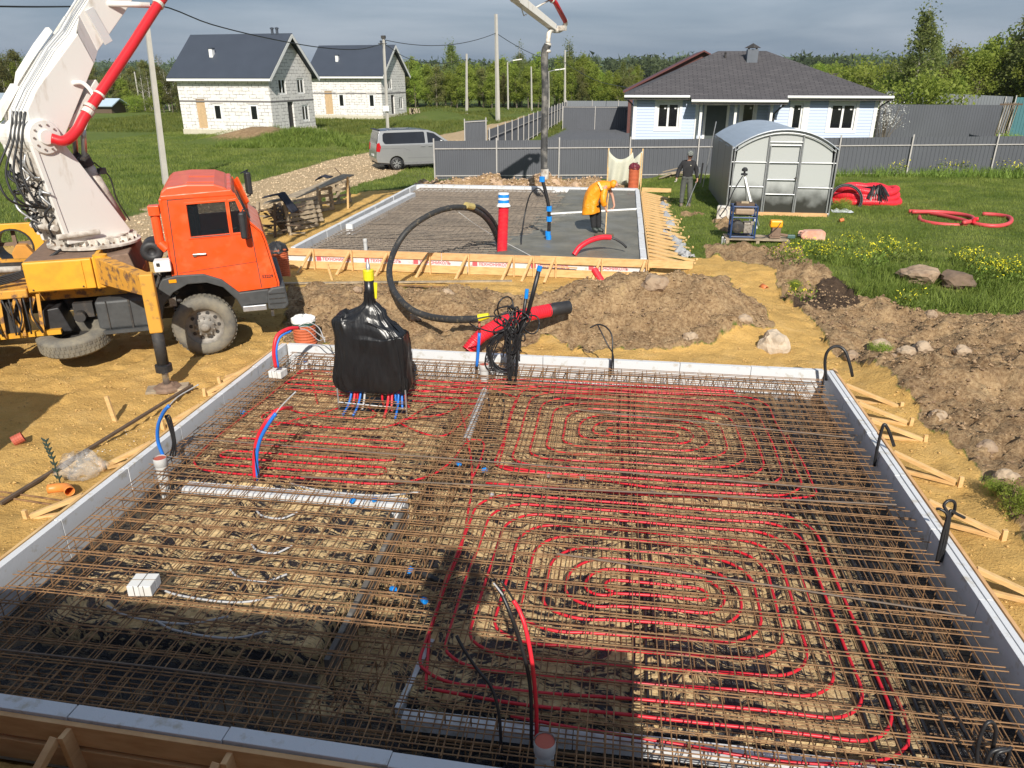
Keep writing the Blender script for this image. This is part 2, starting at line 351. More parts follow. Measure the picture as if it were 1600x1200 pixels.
ys = np.array([-2000, -400, -100, -40, -20, -10, -4, -1, 1] + list(axis([(1.5, 19, .07), (19.1, 36, .12)])) + geo(36, 3000, .2))
XX, YY = np.meshgrid(xs, ys); Zn = zones(XX, YY); HH = ground_h(XX, YY, Zn)
ny, nx = XX.shape
me = bpy.data.meshes.new('ground'); me.vertices.add(nx * ny)
me.vertices.foreach_set('co', np.stack([XX, YY, HH], -1).astype(np.float32).ravel())
ii = (np.arange(ny - 1)[:, None] * nx + np.arange(nx - 1)[None, :]).ravel()
F4 = np.stack([ii, ii + 1, ii + nx + 1, ii + nx], -1).astype(np.int32)
me.loops.add(F4.size); me.loops.foreach_set('vertex_index', F4.ravel()); me.polygons.add(len(F4))
me.polygons.foreach_set('loop_start', np.arange(0, F4.size, 4, dtype=np.int32)); me.polygons.foreach_set('loop_total', np.full(len(F4), 4, np.int32))
me.polygons.foreach_set('use_smooth', np.ones(len(F4), bool)); me.update()
ca = me.color_attributes.new('zone', 'FLOAT_COLOR', 'POINT'); cb = me.color_attributes.new('zone2', 'FLOAT_COLOR', 'POINT')
g, s, d, gr, yd, dk = [z.astype(np.float32) for z in Zn]
def blur(a):
    b = a.copy(); b[1:-1, 1:-1] = (a[1:-1, 1:-1] * 2 + a[:-2, 1:-1] + a[2:, 1:-1] + a[1:-1, :-2] + a[1:-1, 2:]) / 6; return b
ca.data.foreach_set('color', np.stack([blur(s), blur(d), blur(gr), np.ones_like(s)], -1).astype(np.float32).ravel())
cb.data.foreach_set('color', np.stack([blur(yd), blur(dk), s * 0, np.ones_like(s)], -1).astype(np.float32).ravel())
ground = bpy.data.objects.new('ground', me); COL.objects.link(ground); struct(ground); FR[ground] = Matrix.Identity(4)
def ground_mat():
    m = bpy.data.materials.new('ground_mix'); m.use_nodes = True; n = m.node_tree.nodes; l = m.node_tree.links; b = n['Principled BSDF']
    b.inputs['Roughness'].default_value = .95; b.inputs['Specular IOR Level'].default_value = .2
    tc = n.new('ShaderNodeTexCoord'); P = tc.outputs['Object']
    def N(sc, det=5, dist=0, rg=.6):
        x = n.new('ShaderNodeTexNoise'); x.inputs['Scale'].default_value = sc; x.inputs['Detail'].default_value = det; x.inputs['Distortion'].default_value = dist; x.inputs['Roughness'].default_value = rg; l.new(P, x.inputs['Vector']); return x.outputs['Fac']
    def ramp(f, *st):
        r = n.new('ShaderNodeValToRGB'); e = r.color_ramp.elements
        e[0].position, e[0].color = st[0][0], (*st[0][1], 1); e[1].position, e[1].color = st[-1][0], (*st[-1][1], 1)
        for p, c in st[1:-1]: q = e.new(p); q.color = (*c, 1)
        l.new(f, r.inputs[0]); return r.outputs[0]
    def mixc(f, a, c):
        x = n.new('ShaderNodeMix'); x.data_type = 'RGBA'
        if isinstance(f, float): x.inputs[0].default_value = f
        else: l.new(f, x.inputs[0])
        l.new(a, x.inputs[6]); l.new(c, x.inputs[7]); return x.outputs[2]
    def sub(name, i):
        v = n.new('ShaderNodeVertexColor'); v.layer_name = name; sp = n.new('ShaderNodeSeparateColor'); l.new(v.outputs[0], sp.inputs[0]); return sp.outputs[i]
    def sharpen(f, nz):
        a = n.new('ShaderNodeMath'); a.operation = 'MULTIPLY_ADD'; l.new(nz, a.inputs[0]); a.inputs[1].default_value = .9; a.inputs[2].default_value = -.45
        c = n.new('ShaderNodeMath'); c.operation = 'ADD'; l.new(a.outputs[0], c.inputs[0]); l.new(f, c.inputs[1])
        r = n.new('ShaderNodeMapRange'); r.inputs[1].default_value = .4; r.inputs[2].default_value = .62; l.new(c.outputs[0], r.inputs[0]); return r.outputs[0]
    big = N(.35, 4); mid = N(2.2, 6, .6); fine = N(16, 9, 0, .72); vf = N(60, 4); edge = N(9, 6)
    grass = mixc(.5, ramp(big, (.32, (.085, .125, .022)), (.55, (.135, .17, .036)), (.75, (.215, .195, .08))), ramp(fine, (.3, (.045, .075, .013)), (.55, (.105, .145, .028)), (.75, (.23, .23, .085))))
    sand = mixc(.45, ramp(mid, (.3, (.48, .285, .08)), (.55, (.64, .40, .125)), (.8, (.74, .50, .21))), ramp(vf, (.3, (.40, .23, .075)), (.6, (.64, .405, .135)), (.8, (.78, .56, .26))))
    dirt = mixc(.5, ramp(mid, (.3, (.15, .085, .042)), (.5, (.31, .20, .105)), (.66, (.47, .325, .175)), (.8, (.60, .42, .18))), ramp(fine, (.38, (.075, .04, .02)), (.5, (.31, .205, .11)), (.68, (.60, .45, .27))))
    grav = mixc(.55, ramp(mid, (.3, (.36, .245, .13)), (.7, (.54, .40, .235))), ramp(fine, (.35, (.22, .155, .09)), (.5, (.45, .335, .20)), (.7, (.66, .54, .37))))
    yard = ramp(fine, (.3, (.10, .105, .115)), (.7, (.16, .165, .175))); dark = ramp(fine, (.3, (.035, .022, .015)), (.7, (.10, .068, .045)))
    c = mixc(sharpen(sub('zone', 0), edge), grass, sand); c = mixc(sharpen(sub('zone', 1), edge), c, dirt); c = mixc(sharpen(sub('zone', 2), edge), c, grav)
    c = mixc(sub('zone2', 0), c, yard); c = mixc(sharpen(sub('zone2', 1), edge), c, dark)
    l.new(c, b.inputs['Base Color'])
    ad = n.new('ShaderNodeMath'); ad.operation = 'ADD'; l.new(mid, ad.inputs[0]); l.new(fine, ad.inputs[1])
    ad2 = n.new('ShaderNodeMath'); ad2.operation = 'MULTIPLY_ADD'; l.new(vf, ad2.inputs[0]); ad2.inputs[1].default_value = .35; l.new(ad.outputs[0], ad2.inputs[2])
    bp = n.new('ShaderNodeBump'); bp.inputs['Distance'].default_value = .05; bp.inputs['Strength'].default_value = .9; l.new(ad2.outputs[0], bp.inputs['Height']); l.new(bp.outputs[0], b.inputs['Normal'])
    return m
me.materials.append(ground_mat())

# grass blades ------------------------------------------------------------
def tris_obj(name, V, m):
    k = len(V); me = bpy.data.meshes.new(name); me.vertices.add(k * 3); me.vertices.foreach_set('co', V.reshape(-1).astype(np.float32))
    me.loops.add(k * 3); me.loops.foreach_set('vertex_index', np.arange(k * 3, dtype=np.int32)); me.polygons.add(k)
    me.polygons.foreach_set('loop_start', np.arange(0, k * 3, 3, dtype=np.int32)); me.polygons.foreach_set('loop_total', np.full(k, 3, np.int32)); me.update()
    me.materials.append(m); return me
def leaf_mat(name, c1, c2, sc=1.5, trans=.35):
    m = bpy.data.materials.new(name); m.use_nodes = True; n = m.node_tree.nodes; l = m.node_tree.links; b = n['Principled BSDF']
    b.inputs['Roughness'].default_value = .6; b.inputs['Specular IOR Level'].default_value = .25
    tc = n.new('ShaderNodeTexCoord'); nz = n.new('ShaderNodeTexNoise'); nz.inputs['Scale'].default_value = sc; nz.inputs['Detail'].default_value = 4; l.new(tc.outputs['Object'], nz.inputs['Vector'])
    r = n.new('ShaderNodeValToRGB'); r.color_ramp.elements[0].position = .32; r.color_ramp.elements[1].position = .7
    r.color_ramp.elements[0].color = (*c1, 1); r.color_ramp.elements[1].color = (*c2, 1); l.new(nz.outputs['Fac'], r.inputs[0])
    oi = n.new('ShaderNodeObjectInfo'); hs = n.new('ShaderNodeHueSaturation')
    mr = n.new('ShaderNodeMapRange'); mr.inputs[3].default_value = .72; mr.inputs[4].default_value = 1.3; l.new(oi.outputs['Random'], mr.inputs[0]); l.new(mr.outputs[0], hs.inputs['Value'])
    mr2 = n.new('ShaderNodeMapRange'); mr2.inputs[3].default_value = .485; mr2.inputs[4].default_value = .51; l.new(oi.outputs['Random'], mr2.inputs[0]); l.new(mr2.outputs[0], hs.inputs['Hue'])
    l.new(r.outputs[0], hs.inputs['Color']); l.new(hs.outputs[0], b.inputs['Base Color'])
    tr = n.new('ShaderNodeBsdfTranslucent'); l.new(hs.outputs[0], tr.inputs['Color']); mx = n.new('ShaderNodeMixShader'); mx.inputs[0].default_value = trans
    o = n['Material Output']; l.new(b.outputs[0], mx.inputs[1]); l.new(tr.outputs[0], mx.inputs[2]); l.new(mx.outputs[0], o.inputs['Surface']); return m
M_GRASS = leaf_mat('grass_blades', (.105, .155, .02), (.27, .31, .07), .7)
M_MEAD = leaf_mat('meadow_blades', (.09, .14, .02), (.25, .28, .065), .5)
M_WEED = leaf_mat('weed_leaves', (.095, .15, .022), (.24, .31, .065), 1.5)
def blades(name, n, x0, x1, y0, y1, hmin, hmax, wd, cond=None, seed=1, m=None):
    r = np.random.default_rng(seed); X = r.uniform(x0, x1, n); Y = r.uniform(y0, y1, n); Zz = zones(X, Y); k = Zz[0] & ~((X > FAR[0] - .3) & (X < FAR[2] + .3) & (Y > FAR[1]) & (Y < FAR[3] + .4))
    if cond is not None: k &= cond(X, Y)
    X = X[k]; Y = Y[k]; H = ground_h(X, Y, tuple(z[k] for z in Zz)); n = len(X)
    an = r.uniform(0, 6.28, n); hh = r.uniform(hmin, hmax, n) * (1 + .9 * np.clip(fbm(X, Y, .8, 3, 50) + .1, 0, 1)); lean = r.normal(0, .45, (n, 2)) * hh[:, None]
    dx = np.cos(an) * wd * r.uniform(.6, 1.3, n); dy = np.sin(an) * wd
    V = np.zeros((n, 3, 3)); V[:, 0] = np.stack([X - dx, Y - dy, H - .01], -1); V[:, 1] = np.stack([X + dx, Y + dy, H - .01], -1); V[:, 2] = np.stack([X + lean[:, 0], Y + lean[:, 1], H + hh], -1)
    o = bpy.data.objects.new(name, tris_obj(name, V, m or M_GRASS)); COL.objects.link(o); return o
tag(blades('grass', 230000, .9, 22, 14.5, 41, .03, .085, .009, seed=3), 'mown green lawn grass around the greenhouse', 'grass', kind='stuff')
tag(blades('grass', 26000, 3.0, 16, 15.5, 20.5, .08, .22, .011, cond=lambda X, Y: fbm(X, Y, .9, 3, 60) > -.12, seed=4, m=M_WEED), 'tall weedy grass along the edge of the dug up earth', 'grass', kind='stuff')
tag(blades('grass', 150000, -40, -7, 18, 66, .05, .15, .018, seed=5, m=M_MEAD), 'rough meadow grass around the unfinished houses and the track', 'grass', kind='stuff')
tag(blades('grass', 60000, -60, -3, 64, 104, .1, .28, .035, seed=15, m=M_MEAD), 'pale green field grass running back to the wood', 'grass', kind='stuff')
tag(blades('grass', 16000, -28, -17, 50, 58, .15, .42, .03, cond=lambda X, Y: fbm(X, Y, .35, 3, 61) > .08, seed=6, m=M_WEED), 'tall grass on the soil mounds before the houses', 'grass', kind='stuff')
tag(blades('grass', 5000, 8, 22, 38.2, 41.5, .15, .45, .02, seed=8, m=M_WEED), 'uncut weeds along the foot of the grey fence', 'grass', kind='stuff')
# gravel stones on the track, clods on the dug earth -----------------------------
def stones(name, n, bx, zi, smin, smax, seed, m, sink=.3):
    r = np.random.default_rng(seed); X = r.uniform(bx[0], bx[1], n); Y = r.uniform(bx[2], bx[3], n); Zz = zones(X, Y); k = Zz[zi]
    for rc in (NEAR, FAR): k = k & ~((X > rc[0] - .1) & (X < rc[2] + .1) & (Y > rc[1] - .1) & (Y < rc[3] + .1))
    X = X[k]; Y = Y[k]; H = ground_h(X, Y, tuple(z[k] for z in Zz)); n = len(X)
    S = smin + (smax - smin) * r.random(n)**3
    D = np.array([(1, 0, 0), (0, 1, 0), (-1, 0, 0), (0, -1, 0), (0, 0, 1), (0, 0, -1)], float); T = [(0, 1, 4), (1, 2, 4), (2, 3, 4), (3, 0, 4), (1, 0, 5), (2, 1, 5), (3, 2, 5), (0, 3, 5)]
    P = D[None] * S[:, None, None] * r.uniform(.55, 1.25, (n, 6, 1)); a = r.uniform(0, 6.28, n); c, s_ = np.cos(a), np.sin(a)
    Q = P.copy(); Q[..., 0] = P[..., 0] * c[:, None] - P[..., 1] * s_[:, None]; Q[..., 1] = P[..., 0] * s_[:, None] + P[..., 1] * c[:, None]; Q[..., 2] *= .75
    Q += np.stack([X, Y, H + S * sink], -1)[:, None]
    V = Q[:, np.array(T)].reshape(-1, 3, 3)
    o = bpy.data.objects.new(name, tris_obj(name, V, m)); COL.objects.link(o); return o
tag(stones('gravel', 15000, (-17, -9, 17, 60), 3, .012, .06, 12, mat('track_stone', (.60, .47, .31), .95, 0, .25, 2)), 'pale crushed stone scattered along the dirt track', 'gravel', kind='stuff')
tag(stones('soil_clods', 42000, (-7, 12, 8, 17.5), 2, .005, .042, 13, mat('clod_soil', (.36, .245, .14), .95, 0, .3, 1.5, col2=(.13, .075, .045), thr=(.42, .68))), 'crumbled clods of brown soil on the dug earth', 'soil', kind='stuff')
tag(stones('sand_lumps', 26000, (-11, 8, 3.5, 18.5), 1, .004, .026, 14, mat('lump_sand', (.52, .33, .12), .95, 0, .15, 3)), 'small lumps of damp yellow sand', 'sand', kind='stuff')
tag(stones('soil_clods', 2500, (-9, 0, 32.5, 34.5), 2, .02, .10, 15, mat('pale_clod', (.46, .33, .22), .95, 0, .3, 2.5)), 'pale earth lumps heaped behind the far slab', 'soil', kind='stuff')
# distant hills ------------------------------------------------------------
def hill(name, x0, x1, Y, top, seed, m, step=3.0):
    X = np.arange(x0, x1, step); r = np.random.default_rng(seed); T = top(X) + fbm(X, X * 0, .02, 3, seed) * 8 + fbm(X, X * 0, .15, 3, seed + 4) * 5
    V = []; n = len(X)
    for k, (f, dy) in enumerate(((0, 0), (.7, 6), (1, 22), (1.0, 160))):
        for i in range(n): V.append((X[i], Y + dy + r.uniform(-3, 3), T[i] * f + (r.uniform(-1.2, 1.2) if f > .5 else -2)))
    b = MB(); b.add(V, [(k * n + i, k * n + i + 1, (k + 1) * n + i + 1, (k + 1) * n + i) for k in range(3) for i in range(n - 1)])
    return struct(b.build(name, m))
M_HILL = mat('far_wood', (.05, .085, .05), .95, 0, .3, .05, col2=(.10, .14, .07), thr=(.35, .7), detail=8)
hill('hills', -1200, 1300, 850, lambda X: 17 + 3 * np.sin(X * .004), 41, M_HILL)
hill('hills', -600, 700, 430, lambda X: 7 + 3 * np.sin(X * .01 + 1), 45, M_HILL)
# ================================================================ NEAR SLAB
FX0, FX1, FY0, FY1 = -5.62, 3.35, 3.72, 11.5     # inner faces of the foam upstand
# membrane bed with sunken beam trenches
def membrane_mat(name='sandy_membrane', t=(.40, .56)):
    m = bpy.data.materials.new(name); m.use_nodes = True; n = m.node_tree.nodes; l = m.node_tree.links; b = n['Principled BSDF']
    tc = n.new('ShaderNodeTexCoord'); P = tc.outputs['Object']
    def N(sc, det=6, dist=0): x = n.new('ShaderNodeTexNoise'); x.inputs['Scale'].default_value = sc; x.inputs['Detail'].default_value = det; x.inputs['Distortion'].default_value = dist; x.inputs['Roughness'].default_value = .68; l.new(P, x.inputs['Vector']); return x.outputs['Fac']
    big = N(.75, 3); fine = N(17, 5, 1.0)
    wn = n.new('ShaderNodeTexNoise'); wn.inputs['Scale'].default_value = 1.1; wn.inputs['Detail'].default_value = 2; l.new(P, wn.inputs['Vector'])
    wa = n.new('ShaderNodeVectorMath'); wa.operation = 'MULTIPLY_ADD'; l.new(wn.outputs['Color'], wa.inputs[0]); wa.inputs[1].default_value = (.9, .9, 0); l.new(P, wa.inputs[2])
    wm_ = n.new('ShaderNodeMapping'); wm_.inputs['Rotation'].default_value = (0, 0, R(38)); wm_.inputs['Scale'].default_value = (.42, 1.5, 1); l.new(wa.outputs[0], wm_.inputs[0])
    cn = n.new('ShaderNodeTexNoise'); cn.inputs['Scale'].default_value = 10.5; cn.inputs['Detail'].default_value = 9; cn.inputs['Roughness'].default_value = .66; cn.inputs['Distortion'].default_value = 1.3; l.new(wm_.outputs[0], cn.inputs['Vector']); cr = cn.outputs['Fac']
    def M(op, a, bb, c=None):
        x = n.new('ShaderNodeMath'); x.operation = op
        for i, q in enumerate((a, bb, c)):
            if q is None: continue
            if isinstance(q, (int, float)): x.inputs[i].default_value = q
            else: l.new(q, x.inputs[i])
        return x.outputs[0]
    f = M('MULTIPLY_ADD', big, .34, M('MULTIPLY_ADD', cr, .66, M('MULTIPLY', fine, .12)))
    r = n.new('ShaderNodeMapRange'); r.inputs[1].default_value = .535; r.inputs[2].default_value = .575; l.new(f, r.inputs[0])
    v = n.new('ShaderNodeVertexColor'); v.layer_name = 'trench'; sp = n.new('ShaderNodeSeparateColor'); l.new(v.outputs[0], sp.inputs[0])
    k = M('SUBTRACT', r.outputs[0], M('MULTIPLY', sp.outputs[0], .9)); k2 = M('MAXIMUM', k, 0.0)
    sc = n.new('ShaderNodeValToRGB'); sc.color_ramp.elements[0].position = .3; sc.color_ramp.elements[1].position = .75; sc.color_ramp.elements[0].color = (.50, .33, .14, 1); sc.color_ramp.elements[1].color = (.82, .61, .33, 1); l.new(fine, sc.inputs[0])
    mx = n.new('ShaderNodeMix'); mx.data_type = 'RGBA'; l.new(k2, mx.inputs[0]); mx.inputs[6].default_value = (.018, .018, .022, 1); l.new(sc.outputs[0], mx.inputs[7]); l.new(mx.outputs[2], b.inputs['Base Color'])
    rr = n.new('ShaderNodeMapRange'); rr.inputs[3].default_value = .22; rr.inputs[4].default_value = .95; l.new(k2, rr.inputs[0]); l.new(rr.outputs[0], b.inputs['Roughness'])
    bp = n.new('ShaderNodeBump'); bp.inputs['Distance'].default_value = .03; l.new(M('ADD', cr, M('MULTIPLY', fine, .4)), bp.inputs['Height']); l.new(bp.outputs[0], b.inputs['Normal']); return m
M_MEMB = membrane_mat()
gx = np.arange(FX0 + .004, FX1, .045); gy = np.arange(FY0 + .004, FY1, .045); X, Y = np.meshgrid(gx, gy)
def rect(x0, x1, y0, y1, sft=.05):
    return sst(x0 - sft, x0 + sft, X) * (1 - sst(x1 - sft, x1 + sft, X)) * sst(y0 - sft, y0 + sft, Y) * (1 - sst(y1 - sft, y1 + sft, Y))
pan = np.maximum.reduce([rect(-5.05, -2.35, 4.72, 7.02), rect(-5.3, -2.25 , 7.25, 11.0), rect(-1.5, 2.55, 4.3, 7.55), rect(-1.45, 2.55, 7.55, 11.05)])
wr = fbm(X, Y, 2.2, 5, 88)
Zm = -.20 + .25 * pan + .035 * wr * pan + .03 * fbm(X, Y, 1.3, 3, 90) * (1 - pan)
b = MB(); b.sheet([[ (float(X[i, j]), float(Y[i, j]), float(Zm[i, j])) for j in range(len(gx))] for i in range(len(gy))])
memb = b.build('plastic_membrane', M_MEMB, smooth=True); tag(memb, 'black plastic membrane strewn with sand under the rebar of the near slab', 'membrane')
ca = memb.data.color_attributes.new('trench', 'FLOAT_COLOR', 'POINT'); tr = (1 - pan)
k = .95 * tr; k = np.maximum(k, .10 * sst(-1.5, -1.3, X) + .30 * sst(1.5, 2.4, X)); k = np.where((X > -2.35) & (X < -1.45) & (Y > 4.3), tr * .15, k)
ca.data.foreach_set('color', np.stack([k, k, k, np.ones_like(k)], -1).astype(np.float32).ravel())

# foam upstands, one thing per side, boards as parts
def foam_side(label, p, q, wdt, z0, z1, bl=1.18, gap=.004, jog=.006, double=False, inner0=False, group='white foam upstands round the near slab', m=None, ztop_m=None):
    p = Vector((*p, 0)); q = Vector((*q, 0)); d = (q - p); Ln = d.length; d.normalize(); nrm = Vector((-d.y, d.x, 0))
    t = thing('foam_upstand', label, 'insulation', tuple(p + Vector((0, 0, z0))), 0, group)
    n = max(1, int(round(Ln / bl)))
    for i in range(n):
        a = p + d * (Ln * i / n + gap); c = p + d * (Ln * (i + 1) / n - gap); o = nrm * random.uniform(-jog, jog); dz = random.uniform(-.006, .006)
        if double:
            for k in (0, 1):
                b = MB(); off = nrm * (wdt * (.25 if k else -.25)); b.bar(a + o + off + Vector((0, 0, (z0 + z1) / 2)), c + o + off + Vector((0, 0, (z0 + z1) / 2 + dz * k)), wdt / 2 - .008, z1 - z0 - (.012 if k else 0)); b.build('foam_board', m or (M_FOAM if k == (0 if inner0 else 1) else M_FOAMI), t, bevel=.003)
        else:
            b = MB(); b.bar(a + o + Vector((0, 0, (z0 + z1) / 2)), c + o + Vector((0, 0, (z0 + z1) / 2 + dz)), wdt, z1 - z0); b.build('foam_board', m or M_FOAM, t, bevel=.004)
    return t
foam_side('white foam upstand along the left side of the near slab', (-5.67, 3.65), (-5.67, 11.56), .10, -.25, .30, double=True)
foam_side('white double foam upstand along the right side of the near slab', (3.42, 3.65), (3.42, 11.56), .13, -.25, .30, double=True)
foam_side('white foam upstand along the back of the near slab', (-5.6, 11.56), (3.34, 11.56), .11, -.25, .30, double=True)
foam_side('bluish shaded foam upstand along the front of the near slab, boards slightly stepped', (-6.2, 3.68), (3.5, 3.41), .12, -.25, .30, bl=1.2, jog=.012)
foam_side('low white foam strip across the left of the near slab under the rebar', (-5.0, 7.13), (-2.25, 7.13), .17, -.22, .075)
foam_side('low white foam strip at the front of the near slab below the red pipes', (-1.45, 4.15), (2.5, 4.15), .12, -.04, .06)
foam_side('dark grey foam strip along the left wall of the middle trench', (-2.24, 4.6), (-2.24, 7.02), .05, -.2, .075, m=mat('dark_grey_foam', (.12, .11, .10), .9, 0, .2, 6, col2=(.34, .32, .28), thr=(.5, .8)))  # dark grey foam with paler patches by noise
foam_side('short white foam strip at the front left corner of the red pipe spiral', (-1.5, 4.2), (-1.42, 5.0), .05, -.04, .06)
# timber boards behind the foam
def plank(p, q, wd, ht, label, m=None, group=None, name='formwork_plank', cat='plank'):
    b = MB(); b.bar(p, q, wd, ht); return single(b, name, m or M_WOOD, label, cat, group, bevel=.003)
plank((-5.77, 3.6, .17), (-5.77, 11.7, .17), .035, .22, 'formwork plank standing outside the left foam of the near slab')
plank((3.53, 3.6, .16), (3.53, 11.7, .16), .035, .24, 'formwork plank standing outside the right foam of the near slab', M_WOODO)
plank((-5.79, 11.66, .15), (3.58, 11.66, .15), .035, .24, 'formwork plank standing behind the back foam of the near slab')
pf = plank((-6.5, 3.60, .185), (3.8, 3.325, .185), .04, .19, 'upper shaded formwork plank along the front of the near slab', M_WOODO)
plank((-6.5, 3.60, -.055), (3.8, 3.325, -.055), .04, .19, 'lower shaded formwork plank along the front of the near slab', M_WOODO)
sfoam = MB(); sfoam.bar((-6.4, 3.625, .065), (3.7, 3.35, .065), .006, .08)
sf = single(sfoam, 'foam_strip', M_FOAMSH, 'thin printed foam edge showing between the two front planks of the near slab', 'insulation')
FT = Matrix.Translation((-4.35, 3.559, .038)) @ Matrix.Rotation(R(90), 4, 'X')
text_obj('print', 'ЭКИ   ИР', .075, FT @ Matrix.Translation((-.08, 0, 0)), M_LETTER, sf, .001, True)
# front posts and props in shade
def brace(top, foot, label, group, side='x', stake=True, wd=.06):
    """strut from the top of the plank to a stake outside, a flat foot piece on the ground and the stake"""
    top = Vector(top); foot = Vector(foot); d = (foot - top); d.z = 0; d.normalize()
    base = Vector((top.x, top.y, foot.z + .03)); t = thing('timber_brace', label, 'brace', tuple(Vector((base.x, base.y, foot.z))), 0, group)
    b = MB(); b.bar(top, foot + Vector((0, 0, .05)), wd, .05); b.build('strut', M_WOOD, t, bevel=.003)
    b = MB(); b.bar(base + Vector((0, 0, .0)), foot + Vector((0, 0, .02)), wd * .8, .045); b.build('foot_piece', M_WOOD, t, bevel=.003)
    if stake:
        b = MB(); s = foot + d * .05; b.bar(s + Vector((0, 0, -.15)), s + Vector((random.uniform(-.02, .02), 0, .13)), .05, .04, up=(0, 1, 0)); b.build('stake', M_WOOD, t, bevel=.003)
    return t
GR = 'timber braces right of the near slab'
for i, (tp, ft) in enumerate((((1335, 600), (1402, 640)), ((1355, 628), (1416, 665)), ((1383, 655), (1440, 692)), ((1408, 705), (1492, 758)), ((1470, 782), (1560, 842)), ((1545, 888), (1640, 950)))):
    f = G(*ft, 0); y = G(*tp, .27).y; brace((3.56, y, .25), (f.x, f.y - .0, .0), '%s timber brace from the back, right of the near slab' % ORD[i].capitalize(), GR)
GL = 'timber braces left of the near slab'
for i, (tp, ft) in enumerate((((417, 572), (350, 600)), ((400, 590), (325, 618)), ((330, 632), (262, 668)), ((245, 690), (168, 732)), ((135, 772), (50, 812)))):
    f = G(*ft, 0); y = G(*tp, .27).y; brace((-5.8, y, .25), (f.x, f.y, .0), '%s timber brace from the back, left of the near slab' % ORD[i].capitalize(), GL)
for i, x in enumerate((-3.75, -2.5, -1.1, .4)):
    t = thing('timber_prop', '%s shaded timber prop from the left, front plank of the near slab' % ORD[i].capitalize(), 'brace', (x, 3.45, -.2), 0, 'shaded props in front of the near slab')
    b = MB(); yf = 3.60 - .0267 * (x + 6.5) - .07; b.bar((x + .07, yf, -.3), (x + .02, yf, .26), .045, .10, up=(0, 1, 0)); b.build('post', M_WOODO, t, bevel=.004)
    b = MB(); b.bar((x - .03, yf - .03, .24), (x - .12, yf - .58, -.12), .06, .06); b.build('strut', M_WOODO, t, bevel=.004)
# loose strips
plank(G(445, 568, .05), G(300, 652, .05), .045, .03, 'long thin dark batten lying on the sand beside the left foam', M_WOODG, cat='batten', name='batten')
plank(G(300, 602, .06), G(0, 787, .06), .05, .035, 'long dark weathered batten running across the sand from the outrigger foot', M_WOODD, cat='batten', name='batten')
plank(G(430, 565, .12), G(352, 590, .04), .09, .03, 'thick pine offcut resting beside the left corner of the near slab', cat='offcut', name='timber_offcut')
for i, (a_, b_) in enumerate((((0, 768), (95, 782)), ((0, 776), (90, 790)))):
    b = MB(); b.tube([G(*a_, .03), G(*b_, .03)], .012, 6); single(b, 'steel_rod', M_REBAR, ('Upper' if i == 0 else 'Lower') + ' of two rusty steel rods lying on the sand at the left edge', 'rod')
b = MB(); p = G(180, 655, 0); b.bar(p - Vector((0, 0, .1)), p + Vector((-.06, 0, .36)), .06, .035, up=(0, 1, 0)); single(b, 'timber_stake', M_WOOD, 'short pale timber stake stuck upright in the open sand', 'stake', bevel=.003)

# ---------------------------------------------------------------- rebar mats
def bars(t, n_list, m, r, name='rebar', sides=6, seg=3, sag=.008):
    for (p, q) in n_list:
        p = Vector(p); q = Vector(q); pts = [p.lerp(q, k / seg) + Vector((random.uniform(-.006, .006), random.uniform(-.006, .006), random.uniform(-sag, sag) * .6)) for k in range(seg + 1)]
        b = MB(); b.tube(pts, r, sides, True); b.build(name, m, t)
def mat_thing(label, z, x0, x1, y0, y1, sx, sy, r, pair=0, offx=0, offy=0, m=None):
    t = thing('rebar_mat', label, 'rebar', ((x0 + x1) / 2, (y0 + y1) / 2, z), 0); L_ = []
    x = x0 + offx
    while x < x1: L_.append(((x + random.uniform(-.012, .012), y0 + random.uniform(-.03, .05), z), (x + random.uniform(-.012, .012), y1 + random.uniform(-.05, .03), z))); x += sx
    y = y0 + offy
    while y < y1: L_.append(((x0 + random.uniform(-.06, .03), y + random.uniform(-.012, .012), z + 2 * r), (x1 + random.uniform(-.05, .06), y + random.uniform(-.012, .012), z + 2 * r))); y += sy
    bars(t, L_, m or M_REBAR, r); return t, L_
TOP = .20
mat_thing('upper rusty rebar mat over the red heating pipes of the near slab', TOP, -5.50, 3.27, 3.72, 11.32, .2, .2, .0053)
mat_thing('second rusty rebar mat just under the top mat of the near slab', TOP + .012, -5.46, 3.23, 3.72, 11.35, .2, .2, .0055, offx=.028, offy=.028)
mat_thing('lower rusty rebar mat lying near the membrane of the near slab', .075, -5.3, 3.1, 3.8, 11.3, .2, .2, .005, offx=.12, offy=.11)
# thicker bar cages in the beams
def cage(label, p, q, wdt, z0, z1, st=.2):
    p = Vector((*p, 0)); q = Vector((*q, 0)); d = (q - p).normalized(); n = Vector((-d.y, d.x, 0)); Ln = (q - p).length
    t = thing('rebar_cage', label, 'rebar', tuple(p + Vector((0, 0, z0))), 0, 'rebar cages in the trenches of the near slab')
    for s in (-1, 1):
        for z in (z0, z1): b = MB(); b.tube([p + n * s * wdt / 2 + Vector((0, 0, z)), q + n * s * wdt / 2 + Vector((0, 0, z))], .007, 6); b.build('long_bar', M_REBAR, t)
    k = 0; u = .1
    while u < Ln and k < 90:
        c = p + d * u; P = [c + n * wdt / 2 + Vector((0, 0, z0)), c - n * wdt / 2 + Vector((0, 0, z0)), c - n * wdt / 2 + Vector((0, 0, z1)), c + n * wdt / 2 + Vector((0, 0, z1)), c + n * wdt / 2 + Vector((0, 0, z0))]
        b = MB()
        for i in range(4): b.bar(P[i], P[i + 1], .008, .008, up=(.1, .2, 1))
        b.build('stirrup', M_REBAR, t); u += st; k += 1
cage('rebar cage in the right edge beam of the near slab', (2.98, 3.9), (2.98, 11.2), .3, -.12, .15)
cage('rebar cage in the left edge beam of the near slab', (-5.33, 3.9), (-5.33, 11.2), .2, -.12, .15)
